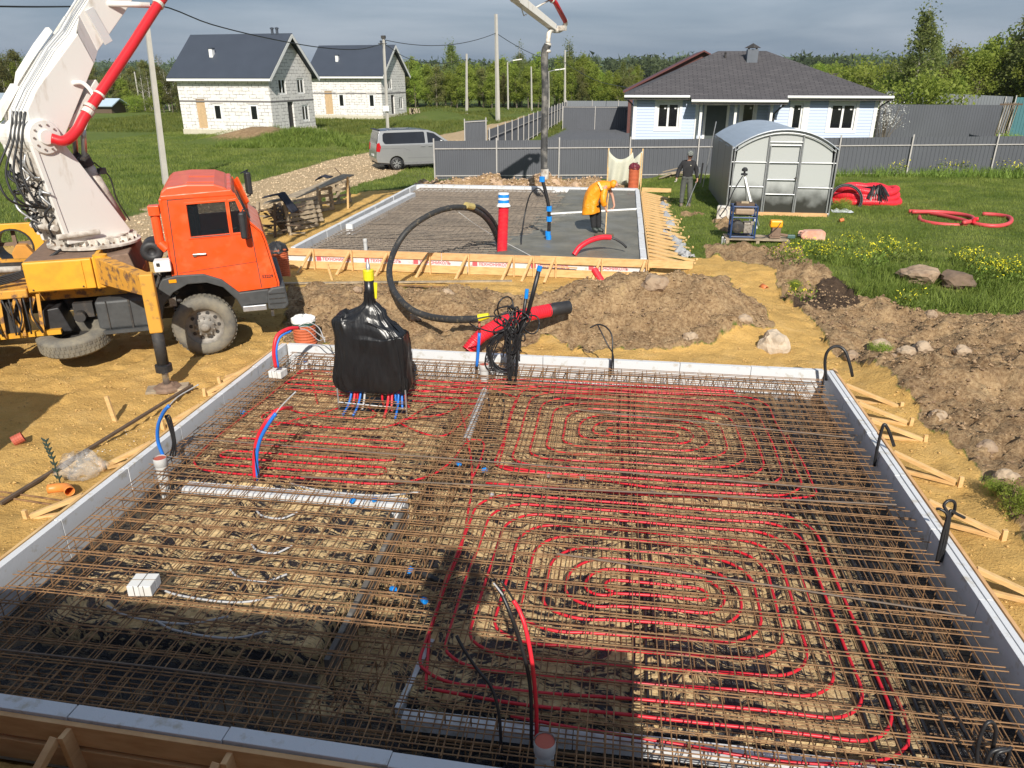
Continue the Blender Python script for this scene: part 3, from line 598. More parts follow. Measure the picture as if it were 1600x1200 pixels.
cage('rebar cage in the front edge beam of the near slab', (-5.2, 4.0), (3.0, 4.0), .22, -.12, .15)
cage('rebar cage in the back edge beam of the near slab', (-5.2, 11.26), (3.0, 11.26), .16, -.02, .17)
cage('rebar cage in the middle beam of the near slab', (-1.95, 4.3), (-1.95, 11.1), .3, -.12, .13)
# heavy long bars laid across the mat
for i, (a_, b_) in enumerate((((270, 683), (1445, 775)), ((470, 745), (1560, 800)), ((900, 640), (1340, 685)), ((870, 865), (1600, 970)), ((0, 1015), (500, 1075)))):
    P = G(*a_, TOP + .03); Q = G(*b_, TOP + .03)
    P.x = max(P.x, -5.35); Q.x = min(Q.x, 3.2); b = MB(); b.tube([P, P.lerp(Q, .5) + Vector((0, .01, 0)), Q], .0095, 6)
    single(b, 'loose_rebar', mat('brown_bar', (.16, .12, .09), .7, .2, .2, 9), 'thick brown bar laid on the near mat, %s from the back' % ORD[[1, 2, 0, 3, 4][i]], 'rebar')

# ---------------------------------------------------------------- heating pipes
def rr(cx, cy, hx, hy, rad, z, a0=0, n=8):
    """points of a rounded rectangle, starting mid bottom, counter-clockwise"""
    rad = min(rad, hx, hy); P = [(cx, cy - hy)]
    for (sx, sy, a) in ((1, -1, -90), (1, 1, 0), (-1, 1, 90), (-1, -1, 180)):
        ox, oy = cx + sx * (hx - rad), cy + sy * (hy - rad)
        P += [(ox + rad * math.cos(R(a + 90 * k / n)), oy + rad * math.sin(R(a + 90 * k / n))) for k in range(n + 1)]
    P.append((cx, cy - hy)); return [(x, y, z) for x, y in P]
def subdiv(P, st=.15):
    o = []
    for a, b in zip(P, P[1:]):
        a = Vector(a); b = Vector(b); k = max(1, int((b - a).length / st))
        o += [a.lerp(b, i / k) for i in range(k)]
    return o + [Vector(P[-1])]
def wob(P, amt, seed):
    o = []
    for i, p in enumerate(P):
        v = noise.noise_vector(Vector(p) * .9 + Vector((seed, 0, 0))); o.append(Vector(p) + Vector((v.x * amt, v.y * amt, v.z * .012)))
    return o
def coil(label, cx, cy, hx0, hy0, hx1, hy1, n, z, seed, tail, extra=0):
    P = []
    for i in range(n):
        f = i / (n - 1); hx = hx0 + (hx1 - hx0) * f; hy = hy0 + (hy1 - hy0) * f; ring = rr(cx + extra * f, cy, hx, hy, .42 if f < .9 else .2, z)
        f2 = min(1, (i + 1) / (n - 1)); hy2 = hy0 + (hy1 - hy0) * f2; hx2 = hx0 + (hx1 - hx0) * f2
        r2 = rr(cx + extra * f2, cy, hx2, hy2, .42 if f2 < .9 else .2, z); m_ = len(ring)
        # blend the last stretch of each turn into the next turn
        for k, p in enumerate(ring[:-1]):
            t = max(0, (k / (m_ - 1) - .8) / .2) if i < n - 1 else 0; q = r2[k]; P.append(tuple(p[j] * (1 - t) + q[j] * t for j in range(3)))
    P = tail + P; P = wob(subdiv(P), .05, seed)
    b = MB(); b.tube(P, .0142, 7); return single(b, 'heating_pipe', M_PEX, label, 'pipe', smooth=True)
coil('red heating pipe in a wide spiral at the front right of the near slab', .42, 5.85, 1.86, 1.52, .48, .09, 9, .118, 3, [(-2.2, 9.9, .1), (-1.75, 8.3, .1), (-1.55, 7.4, .1), (-1.42, 6.2, .1), (-1.44, 5.0, .1), (-1.3, 4.4, .1)], .1)
coil('red heating pipe in a spiral at the back right of the near slab', .48, 9.25, 1.85, 1.45, .5, .09, 8, .118, 9, [(-1.9, 10.6, .1), (-1.4, 10.2, .1), (-1.38, 9.0, .1), (-1.3, 8.1, .1)])
def pipe(label, P, r=.0132, m=None, cat='pipe', name='heating_pipe', n=7, seed=0, amt=.03, grp=None, st=.12):
    if len(P) < 25: P = spline(P, 5)
    b = MB(); b.tube(wob(subdiv(P, st), amt, seed), r, n); return single(b, name, m or M_PEX, label, cat, grp, smooth=True)
def snake(x0, x1, ys_, z, r=.09):
    P = []; s = 0
    for i, y in enumerate(ys_):
        a, c = (x0, x1) if s == 0 else (x1, x0); P += [(a, y, z), (c, y, z)]
        if i < len(ys_) - 1:
            y2 = ys_[i + 1]; sg = 1 if s == 0 else -1; rr_ = abs(y2 - y) / 2; cy = (y + y2) / 2
            P += [(c + sg * rr_ * math.cos(t), cy + (y - cy) * math.sin(math.pi / 2 - t + 0) if 0 else cy - (y2 - y) / 2 * math.cos(math.pi * k / 6), z) if 0 else (c + sg * rr_ * math.sin(math.pi * k / 6), cy - (y2 - y) / 2 * math.cos(math.pi * k / 6), z) for k in range(1, 6) for t in (0,)]
        s ^= 1
    return P
pipe('red heating pipe snaking in long runs at the left of the near slab', [(-3.9, 9.5, .1)] + snake(-4.85, -2.75, [8.55, 8.37, 8.19, 8.01, 7.83, 7.65], .095), seed=21)
pipe('outer red heating pipe looping past the white foam strip on the left', [(-4.3, 9.6, .1), (-4.6, 10.2, .1), (-5.0, 10.9, .1), (-5.15, 9.5, .1), (-5.2, 8.0, .1), (-5.1, 7.6, .1), (-4.7, 7.45, .1), (-3.5, 7.42, .1), (-2.6, 7.45, .1), (-2.15, 7.7, .1), (-1.95, 8.1, .1), (-1.85, 8.6, .1), (-1.72, 8.75, .1), (-1.6, 8.6, .1), (-1.58, 8.1, .1), (-1.6, 7.7, .1)], seed=22)
pipe('red heating pipe bending round the black wrapped manifold', [(-3.5, 9.55, .12), (-3.3, 9.3, .1), (-3.6, 9.15, .1), (-4.3, 9.2, .1), (-4.75, 9.35, .1), (-4.9, 9.0, .1), (-4.3, 8.85, .1), (-3.3, 8.85, .1), (-2.9, 9.1, .1), (-2.7, 9.6, .1), (-2.4, 10.1, .1), (-2.2, 10.0, .1), (-2.35, 9.5, .1), (-2.9, 9.2, .1), (-2.6, 8.9, .1), (-2.2, 8.8, .1), (-2.0, 9.4, .1), (-1.9, 10.2, .1), (-1.9, 10.6, .1)], seed=23)
pipe('red heating pipe in a meander at the back left of the near slab', [(-3.7, 9.9, .1)] + snake(-5.0, -3.9, [10.05, 10.25, 10.45, 10.65, 10.85], .1) , seed=24)
pipe('red heating pipe in back and forth runs behind the black bag', [(-3.2, 9.7, .1)] + snake(-3.0, -2.0, [9.9, 10.1, 10.3, 10.5, 10.7], .1), seed=25)
for i in range(4): pipe('red feed pipe along the back edge of the near slab, %s from the back' % ORD[3 - i], [(-2.9 + .2 * i, 10.2 + .17 * i, .11), (-1.6, 10.5 + .14 * i, .11), (0, 10.62 + .13 * i, .11), (1.9, 10.75 + .1 * i, .11)], seed=26 + i, grp='red feed pipes along the back of the near slab')
pipe('red pipe running straight across between the two spirals', [(-1.4, 7.65, .1), (-.4, 7.62, .1), (1.0, 7.68, .1), (2.3, 7.85, .1), (2.45, 8.3, .1), (2.42, 9.5, .1)], seed=31)
pipe('long red pipe along the front foam strip', [(-.6, 4.22, .1), (.6, 4.12, .1), (1.6, 4.1, .1), (2.3, 4.35, .1), (2.35, 5.2, .1)], seed=32)
# black conduits on the right side of the bed, grey conduits in the front left bay
for i in range(7):
    x = 2.0 + i * .13 + (i % 2) * .03; pipe('black conduit lengthwise on the right of the near slab, %s from the left' % ORD[i], [(x + .15, 10.8, .09), (x, 8.5, .09), (x + .12, 6.2, .085), (x + .05, 4.1, .09)], .016, M_BLACKC, 'conduit', 'conduit', seed=40 + i, amt=.06, grp='black conduits on the right')
for i in range(3): pipe('black conduit lengthwise in the middle of the near slab, %s from the left' % ORD[i], [(.15 + .12 * i, 10.9, .085), (.2 + .1 * i, 8.5, .085), (.3 + .1 * i, 6.2, .085), (.3 + .13 * i, 4.4, .085)], .014, M_BLACKC, 'conduit', 'conduit', seed=50 + i, amt=.05, grp='black conduits down the middle')
for i, (px, py, wx) in enumerate(((330, 990, 1.1), (260, 968, 1.2), (340, 935, 1.3), (400, 905, .6), (420, 862, .45), (430, 808, .5), (560, 770, 1.6))):
    c = G(px, py, .1); pipe('pale grey conduit curving over the sandy front left bay, %s from the front' % ORD[i], spline([(c.x - wx * .55, c.y + .10, .1), (c.x - wx * .3, c.y, .1), (c.x + wx * .15, c.y - .02, .1), (c.x + wx * .45, c.y + .1, .12)], 5), .011, M_GREYC, 'conduit', 'conduit', seed=60 + i, amt=.02, grp='grey conduits in the front left bay')
# wall plates / caps
for i, (px, py) in enumerate(((768, 774), (858, 744), (910, 748), (1020, 770), (1125, 778), (1178, 766))):
    b = MB(); c = G(px, py, .11); b.lathe([(0, 0), (.035, 0), (.035, .012), (.012, .014), (.012, .03), (0, .03)], c, n=14); single(b, 'fixing_disc', M_GREYC, 'grey plastic fixing disc between the two pipe spirals, %s from the left' % ORD[i], 'fixing', 'grey fixing discs')
for i, (px, py) in enumerate(((715, 724), (754, 735), (643, 888), (612, 920), (661, 937), (589, 779), (553, 780), (381, 642), (479, 563))):
    b = MB(); c = G(px, py, .12); b.lathe([(0, 0), (.028, 0), (.03, .02), (.03, .05), (.022, .06), (0, .06)], (0, 0, 0), n=12, F=Matrix.Translation(c) @ Matrix.Rotation(R(70), 4, 'Y') @ Matrix.Rotation(random.uniform(0, 3), 4, 'X'))
    single(b, 'tape_cap', M_BLUETAPE, 'small blue taped conduit end in the near slab at the %s' % ('beam crossing, left one', 'beam crossing, right one', 'middle trench, topmost', 'front left bay edge', 'middle trench, lowest', 'white strip, right one', 'white strip, left one', 'left edge of the slab', 'far left corner')[i], 'cap', 'blue taped conduit ends', smooth=False)
for i, (p_, q_) in enumerate((((643, 888), (690, 910)), ((618, 922), (661, 937)))):
    b = MB(); b.tube([G(*p_, .1), G(*q_, .1)], .03, 10); single(b, 'black_sleeve', M_BLACKPL, ('upper' if i == 0 else 'lower') + ' black plastic sleeve crossing the middle trench', 'sleeve', smooth=True)

# ---------------------------------------------------------------- FAR SLAB
A0, A1, B0y, B1y = FAR[0] + .12, FAR[2] - .12, FAR[1] + .12, FAR[3] - .12
b = MB(); xs_ = np.arange(A0, A1 + .05, .15); ys_ = np.arange(B0y, B1y + .05, .15)
b.sheet([[(x, y, .0 + .02 * math.sin(x * 3 + y)) for x in xs_] for y in ys_])
o = b.build('plastic_membrane', mat('grey_wet_bed', (.10, .09, .075), .8, 0, .3, 3, col2=(.34, .285, .215), thr=(.38, .62), bump=.01, bscale=12)); tag(o, 'dark membrane with mud splashes under the rebar of the far slab', 'membrane')
# wet concrete poured from the right
cx_ = np.arange(-6.4, A1 - .005, .06); cy_ = np.arange(B0y + .005, B1y - .005, .06); X, Y = np.meshgrid(cx_, cy_)
edge = -1.75 + 1.0 * fbm(X * 0, Y, .45, 4, 5) + .5 * fbm(X, Y, 2, 4, 6) - .9 * (1 - sst(20.5, 23, Y))
Zc = np.where(X > edge, .255, .255 - np.clip((edge - X) * .16, 0, .30)) + .012 * fbm(X, Y, 1.4, 4, 7) + .006 * fbm(X, Y, 9, 3, 8) + np.where(X < edge + .8, .05 * fbm(X, Y, 5, 3, 19) * np.clip((edge + .9 - X), 0, 1), 0)
Zc = np.where((Y > 28) & (X > -2.2), .25 + .0 * X, Zc)
b = MB(); b.sheet([[(float(X[i, j]), float(Y[i, j]), float(Zc[i, j])) for j in range(X.shape[1])] for i in range(X.shape[0])])
M_WETC = rough_var(mat('wet_concrete', (.135, .13, .105), .4, 0, .1, 1.2, col2=(.20, .19, .155), thr=(.38, .66), bump=.006, bscale=25), .38, .75, 1.0)
o = b.build('wet_concrete', M_WETC, smooth=True); tag(o, 'smooth grey wet concrete poured over the right part of the far slab', 'concrete')
t, Lb = mat_thing('grey mud splashed rebar mat of the far slab', .16, A0 + .15, A1 - 3.2, B0y + .2, B1y - .15, .2, .0 + .22, .010, m=M_REBARF) if 0 else (None, None)
t = thing('rebar_mat', 'mud splashed rebar mat filling the left part of the far slab', 'rebar', (-5, 25, .16)); L_ = []
x = A0 + .2
while x < -1.9: L_.append(((x, B0y + .15, .17), (x + random.uniform(-.03, .03), B1y - .15, .17))); x += .2
y = B0y + .2
while y < B1y - .1: L_.append(((A0 + .15, y, .19), (-2.1 + random.uniform(-.8, .4), y + random.uniform(-.03, .03), .19))); y += .215
bars(t, L_[:92], M_REBARF, .011)
if len(L_) > 92:
    b = MB()
    for p, q in L_[92:]: b.tube([p, q], .011, 5)
    tag(b.build('rebar', M_REBARF, t), kind='stuff')
t = thing('rebar_mat', 'lower rebar mat below the mud splashed one of the far slab', 'rebar', (-5, 25, .09)); L_ = []
x = A0 + .3
while x < -2.2: L_.append(((x, B0y + .15, .09), (x, B1y - .15, .09))); x += .2
y = B0y + .3
while y < B1y - .1: L_.append(((A0 + .15, y, .11), (-2.6, y, .11))); y += .24
bars(t, L_[:98], M_REBARF, .009)
GF = 'white foam upstands round the far slab'
foam_side('white foam upstand along the left side of the far slab', (FAR[0] + .06, FAR[1] + .1), (FAR[0] + .06, FAR[3] - .1), .13, -.2, .31, group=GF, jog=.02)
foam_side('white foam upstand along the back of the far slab', (FAR[0] + .1, FAR[3] - .1), (FAR[2] - .1, FAR[3] - .1), .30, -.2, .31, group=GF)
foam_side('thin white foam upstand along the right side of the far slab', (FAR[2] - .13, FAR[1] + .1), (FAR[2] - .13, FAR[3] - .3), .16, -.2, .31, group=GF)
foam_side('free standing inner foam wall in the left of the far slab', tuple(G(545, 352, .3)[:2]), tuple(G(645, 302, .3)[:2]), .22, .0, .33, group=GF)
foam_side('white foam edge behind the printed boards at the front of the far slab', (FAR[0] - .1, FAR[1] + .04), (FAR[2], FAR[1] + .04), .07, -.2, .28, group=GF)
b = MB(); P = W(860, 26.0, 333); Q = G(1000, 326, .29); P = G(858, 334, .29); b.bar(P, Q, .07, .05); single(b, 'white_batten', M_WHITE, 'white straight edge rail lying across the wet concrete behind the worker', 'rail')
# front formwork of the far slab
yF = FAR[1] - .03
plank((-8.9, yF, .215), (-4.6, yF, .215), .04, .19, 'orange upper front plank of the far slab, left length', M_WOODO)
plank((-4.58, yF, .215), (-1.95, yF, .215), .04, .19, 'orange upper front plank of the far slab, middle length', M_WOODO)
plank((-1.97, yF - .03, .225), (1.9, yF - .03, .205), .04, .20, 'pale upper front plank of the far slab, right length sticking out')
plank((-8.9, yF, -.13), (-3.9, yF, -.13), .04, .20, 'pale lower front plank of the far slab, left length')
plank((-3.88, yF, -.13), (1.9, yF, -.13), .04, .20, 'pale lower front plank of the far slab, right length')
b = MB(); b.bar((-8.8, yF + .03, .04), (.75, yF + .03, .04), .01, .18); sf = single(b, 'foam_strip', M_FOAM, 'white printed foam showing between the front planks of the far slab', 'insulation')
for x in (-7.75, -6.0, -4.15, -2.45, -.75, .1) if 0 else (-7.9, -6.55, -5.2, -3.6, -2.05, -.55):
    FTx = Matrix.Translation((x, yF + .018, .0)) @ Matrix.Rotation(R(90), 4, 'X'); text_obj('print', 'ТЕХНОНИКОЛЬ', .11, FTx, M_LETTER, sf, .001, True)
    bb_ = MB(); bb_.box((x - .1, yF + .02, .04), (.13, .004, .11)); bb_.build('logo_block', M_LETTER, sf)
GB = 'props along the front of the far slab'
for i, px in enumerate((461, 527, 592, 660, 725, 799, 831, 867, 940, 1010)):
    x = G(px, 425, 0).x * 1.0; fz = hz(x, yF - .5); t = thing('timber_prop', '%s prop from the left along the front planks of the far slab' % ORD[i].capitalize(), 'brace', (x, yF - .05, fz), 0, GB)
    b = MB(); b.bar((x, yF - .06, -.35), (x, yF - .06, .31), .035, .08, up=(0, 1, 0)); b.build('post', M_WOOD, t, bevel=.003)
    b = MB(); b.bar((x - .05, yF - .08, .27), (x - .24, yF - .66, -.22), .06, .05); b.build('strut', M_WOOD, t, bevel=.003)
b = MB(); p = G(522, 447, -.2); b.bar(p, p + Vector((-.12, 0, .55)), .05, .03, up=(0, 1, 0)); single(b, 'timber_stake', M_WOOD, 'thin leaning stake in front of the far slab planks', 'stake')
b = MB(); b.bar((-1.9, yF - .1, .08), (-1.0, yF - .1, .05), .03, .03); single(b, 'timber_offcut', M_WOODO, 'small offcut nailed low on the front planks of the far slab', 'offcut')
# right side: top plank and lattice of braces
plank((FAR[2] + .0, FAR[1] - .2, .2), (FAR[2] + .0, FAR[3] + .3, .2), .035, .26, 'long formwork plank along the right side of the far slab')
GLt = 'timber braces right of the far slab'
ysb = [19.5 + .5 * k for k in range(24)]
for i, y in enumerate(ysb):
    xo = 1.95 + .1 * math.sin(i * 2.1); t = brace((.84, y + .1, .29), (xo, y - .15, .05), '%s timber brace from the front along the right side of the far slab' % ORD[i].capitalize(), GLt, wd=.12)
plank((.86, 31.9, .28), (2.05, 31.9, .26), .05, .16, 'pale cross plank at the back right corner of the far slab')
# pools of geotextile beyond the braces
P = [G(px, py, .12) for px, py in ((1036, 318), (1040, 335), (1046, 352), (1040, 366), (1058, 378), (1065, 396), (1078, 404))]
P = spline(P, 8); b = MB(); gr_ = []
for i, p in enumerate(P):
    rw = []
    for k in range(7): u = k / 6 * 1.0; rw.append((p.x - .16 + u * .32 + .06 * math.sin(i * 1.7 + k), p.y + .05 * math.cos(i + k * 2), hz(p.x, p.y) + .03 + .13 * abs(math.sin(u * 3.1)) * (.6 + .4 * math.sin(i * .9)) + .05 * math.sin(i * 2.3 + k * 1.9)))
    gr_.append(rw)
b.sheet(gr_); single(b, 'geotextile_edge', M_GEO, 'crumpled grey geotextile edge between the braces and the lawn', 'fabric', smooth=True, solid=.01)
# ================================================================ PIPES, CABLES, WELLS
def corr(P, r, amp=.06, pitch=.02, n=16, cap=False):
    """corrugated tube along a path"""
    P = [Vector(p) for p in P]; Q = []
    for a, c in zip(P, P[1:]):
        k = max(1, int((c - a).length / (pitch / 4))); Q += [a.lerp(c, i / k) for i in range(k)]
    Q.append(P[-1]); L_ = 0; rr_ = []
    for i, q in enumerate(Q):
        if i: L_ += (q - Q[i - 1]).length
        rr_.append(r * (1 + amp * (1 if (L_ / pitch) % 1 < .5 else -1)))
    b = MB(); b.tube(Q, r, n, cap, rr_); return b
def well(name, label, c, r, h, lidtype, z0=-.25):
    t = thing(name, label, 'well pipe', tuple(c)); b = corr([(c.x, c.y, c.z + z0), (c.x, c.y, c.z + h)], r, .04, .055, 24); b.build('corrugated_shaft', M_ORCOR, t)
    if lidtype == 'white':
        b = MB(); b.lathe([(r * 1.05, h - .09), (r * 1.06, h - .01), (r * 1.0, h + .0)], c, n=24); b.build('green_band', mat('dark_green_band', (.03, .09, .07), .5, 0, .1, 5), t)
        b = MB(); prof = [(0, h + .05), (r * .5, h + .06), (r * .9, h + .03), (r * 1.08, h + .02), (r * 1.1, h - .04)]; b.lathe(prof, c, n=26)
        for i, v in enumerate(b.v): v.z += random.uniform(-.012, .02)
        b.build('crumpled_cover', M_WHITE, t)
    else:
        b = MB(); b.lathe([(0, h + .12), (r * .4, h + .13), (r * .85, h + .07), (r * 1.07, h - .04), (r * 1.05, h - .1)], c, n=18)
        for v in b.v: v += Vector((random.uniform(-.03, .03), random.uniform(-.03, .03), random.uniform(-.03, .05)))
        b.build('bag_cover', M_BLACKPL if lidtype == 'black' else mat('dark_red_bag', (.14, .02, .03), .5, 0, .3, 9), t)
    return t
c = G(478, 537, 0); well('well_shaft', 'orange corrugated well shaft under a white cover at a corner of the near slab', c, .20, .48, 'white')
c = G(438, 425, 0); well('well_shaft', 'red brown corrugated well shaft under black film beside the front of the truck', c, .24, .62, 'black')
c = G(989, 296, .1); well('well_shaft', 'tall orange corrugated well shaft before the pale tarp by the fence', c, .22, .95, 'red', -.1)
def pvc(label, px, py, h, r=.075, z=.0, m=None, capm=None, tilt=(0, 0)):
    c = G(px, py, z); t = thing('drain_pipe', label, 'pipe', tuple(c)); b = MB(); top = Vector((c.x + tilt[0], c.y + tilt[1], c.z + h))
    b.tube([c - Vector((0, 0, .25)), top - Vector((0, 0, .1))], r * .93, 22, False); b.build('pipe_body', m or M_GREYPVC, t, smooth=True)
    b = MB(); b.tube([top - Vector((0, 0, .11)), top - Vector((0, 0, .1)), top - Vector((0, 0, .012)), top], r, 22, False, [r * .93, r * 1.06, r * 1.06, r * 1.02]); b.build('socket', m or M_GREYPVC, t, smooth=True)
    if capm: b = MB(); b.tube([top - Vector((0, 0, .03)), top - Vector((0, 0, .012))], r * .96, 20, True); b.build('cap', capm, t)
    return t
pvc('grey drain pipe with red cap at the left edge of the near slab', 257, 752, .33, .075, .0, None, M_REDCAP)
pvc('grey drain pipe with red cap at the back edge of the near slab', 757, 603, .38, .075, 0, None, M_REDCAP)
pvc('large grey drain pipe with red cap at the front edge of the near slab', 850, 1215, .36, .072, 0, None, M_REDCAP)
pvc('short grey pipe end standing in the far rebar behind the orange planks', 572, 397, .42, .055, 0.1)
b = MB(); b.tube([G(757, 612, .1), G(742, 650, .09), G(728, 690, .08)], .055, 14, False); single(b, 'drain_pipe', M_GEO, 'dusty grey drain pipe lying in the middle trench behind the rebar', 'pipe', smooth=True)
# junction boxes of foam cubes
def fbox(label, c, s, rz):
    F = Matrix.Translation(c) @ Matrix.Rotation(rz, 4, 'Z'); t = thing('junction_box', label, 'junction box', tuple(c), rz); b = MB(F)
    for i in range(2):
        for j in range(2): b.box(((i - .5) * s * .5, (j - .5) * s * .45, .06), (s * .49, s * .44, .11))
    b.build('box_body', mat('ribbed_pale_foam', (.66, .66, .64), .85, 0, .06, 4, col2=(.5, .48, .44), thr=(.5, .8)), t, bevel=.006)
    b = MB(F); b.bar((-s / 2, 0, .118), (s / 2, 0, .118), .004, .004); b.bar((0, -s / 2, .118), (0, s / 2, .118), .004, .004); b.bar((-s * .2, -s * .47, .0), (-s * .2, -s * .47, .12), .004, .004, up=(0, 1, 0)); b.bar((s * .2, -s * .47, .0), (s * .2, -s * .47, .12), .004, .004, up=(0, 1, 0)); b.build('tie_wire', M_REBARF, t); return t
fbox('pale foam junction box tied with wire on the rebar at the front left', G(227, 922, .22), .22, R(8))
fbox('pale foam junction box on the rebar at the back left corner', G(435, 588, .22), .22, R(-6))
# big red corrugated pipe with black end
def px_path(pts): return [G(px, py, 0) if len(q) == 0 else W(px, q[0], py) for px, py, *q in pts]
t = thing('drain_hose', 'large red corrugated pipe with a black end lying over the dirt mound', 'pipe', tuple(G(735, 545, 0)))
P = spline([W(731, 12.0, 548), W(748, 12.15, 528), W(778, 12.45, 508), W(815, 12.8, 494), W(862, 13.2, 484)], 8)
corr(P, .115, .075, .045, 20).build('red_section', M_REDCOR, t)
b = MB(); P2 = [W(858, 13.17, 485), W(864, 13.2, 484), W(866, 13.21, 483.5), W(880, 13.33, 481), W(889, 13.4, 480)]; b.tube(P2, .12, 22, False, [.122, .125, .128, .122, .125]); b.build('black_socket', M_BLACKPL, t, smooth=True)
# tall red pipe with blue and white tape in the far slab
t = thing('riser_pipe', 'upright red corrugated pipe taped blue and white at the top in the far slab', 'pipe', tuple(G(784, 397, .1))); c = G(784, 399, .1); top = W(787, c.y, 322)
corr([c - Vector((0, 0, .1)), top], .135, .035, .035, 22).build('red_section', M_REDCOR, t)
for i, (u0, u1, m_) in enumerate(((0, .09, M_WHITE), (.09, .17, M_BLUETAPE), (.17, .23, M_WHITE), (.23, .31, M_BLUETAPE), (.31, .34, M_WHITE))):
    b = MB(); b.tube([top + Vector((0, 0, u0)), top + Vector((0, 0, u1))], .15, 20, True, [.15 if i else .19, .142]); b.build('tape_wrap', m_, t)
# bent red pipe over the wet concrete with thin black cable
t = thing('bent_sleeve', 'bent red pipe with a thin black cable over the wet concrete', 'pipe', tuple(G(897, 399, .25)))
Y0 = G(897, 398, .27).y; P = spline([W(897, Y0, 398), W(906, Y0 + .1, 386), W(922, Y0 + .25, 376), W(940, Y0 + .4, 371), W(954, Y0 + .5, 371)], 6); corr(P, .07, .03, .025, 16).build('red_section', M_REDCOR, t)
b = MB(); b.tube(spline([W(952, Y0 + .5, 371), W(962, Y0 + .5, 374), W(973, Y0 + .5, 381), W(979, Y0 + .5, 387)], 5), .028, 8); b.build('cable', M_BLACKC, t, smooth=True)
t = thing('drain_hose', 'straight red pipe leaning out of the sand before the far planks', 'pipe', tuple(G(948, 458, 0)))
Y0 = G(950, 459, .0).y; corr([W(951, Y0, 460), W(941, Y0 + .35, 441), W(929, Y0 + .7, 422)], .08, .03, .025, 16).build('red_section', M_REDCOR, t)
b = MB(); c = G(243, 0, 0)
def loose(label, P, r, m, name='conduit', cat='conduit', n=8, grp=None):
    b = MB(); b.tube(P, r, n); return single(b, name, m, label, cat, grp, smooth=True)
# big black hose arc from the far slab to the trench
Pb = [W(782, 20.6, 395), W(778, 20.2, 375), W(765, 19.6, 348), W(745, 18.9, 330), W(720, 18.2, 324), W(690, 17.6, 328), W(660, 17.0, 342), W(635, 16.6, 362), W(618, 16.3, 388), W(609, 15.5, 415), W(610, 14.8, 440), W(620, 14.1, 462), W(640, 13.5, 482), W(668, 13.3, 494), W(700, 12.95, 499), W(735, 12.75, 499), W(750, 12.7, 498)]
t = thing('supply_hose', 'thick dusty black hose arching from the far slab over the planks to the trench', 'hose', tuple(G(620, 470, 0)))
b = MB(); b.tube(spline(Pb, 6), .068, 12); b.build('hose_body', M_DUSTBL, t, smooth=True)
b = MB(); P2 = [W(x, 18.0, y) for x, y in ((731, 324), (733, 321), (739, 322))]; b.tube([W(728, 18.35, 321), W(739, 18.6, 323)], .085, 10); b.build('tie', mat('yellowish_tie', (.45, .36, .14), .6), t)
b = MB(); b.tube([W(748, 12.7, 497), W(764, 12.7, 493)], .06, 10, True, [.075, .05]); b.build('taped_end', M_YTAPE, t)
Pb2 = [W(735, 18.9, 322), W(748, 19.2, 324), W(765, 19.7, 338), W(776, 20.2, 356), W(781, 20.5, 378), W(786, 20.7, 396)]
loose('second thick black hose beside the red riser in the far slab', spline(Pb2, 6), .06, M_DUSTBL, 'supply_hose', 'hose', 10)
loose('thin pale string from the black hose past the red riser to the planks', [W(708, 18.0, 325), W(740, 18.6, 349), W(775, 20.3, 371), W(830, 18.98, 400)], .009, M_GEO, 'string', 'string', 5)
# far slab cable stand with blue ties
t = thing('cable_riser', 'black cable riser with blue ties standing in the far slab', 'cable', tuple(G(857, 375, .2))); Y0 = G(857, 377, .2).y
b = MB(); b.tube(spline([W(857, Y0, 377), W(858, Y0, 345), W(857, Y0, 322), W(852, Y0, 298), W(847, Y0, 280)], 5), .05, 8); b.build('cable_bundle', M_BLACKC, t, smooth=True)
b = MB(); b.tube(spline([W(857, Y0, 322), W(850, Y0, 303), W(840, Y0, 294), W(828, Y0, 305), W(820, Y0, 335), W(815, Y0 - .5, 370), W(814, Y0 - .8, 388)], 5), .022, 6); b.build('loop_cable', M_BLACKC, t, smooth=True)
for px, py in ((847, 280), (858, 326), (858, 342), (856, 365), (857, 372)):
    b = MB(); c = W(px, Y0, py); b.tube([c - Vector((0, 0, .07)), c + Vector((0, 0, .07))], .08, 8); b.build('blue_tie', M_BLUETAPE, t)
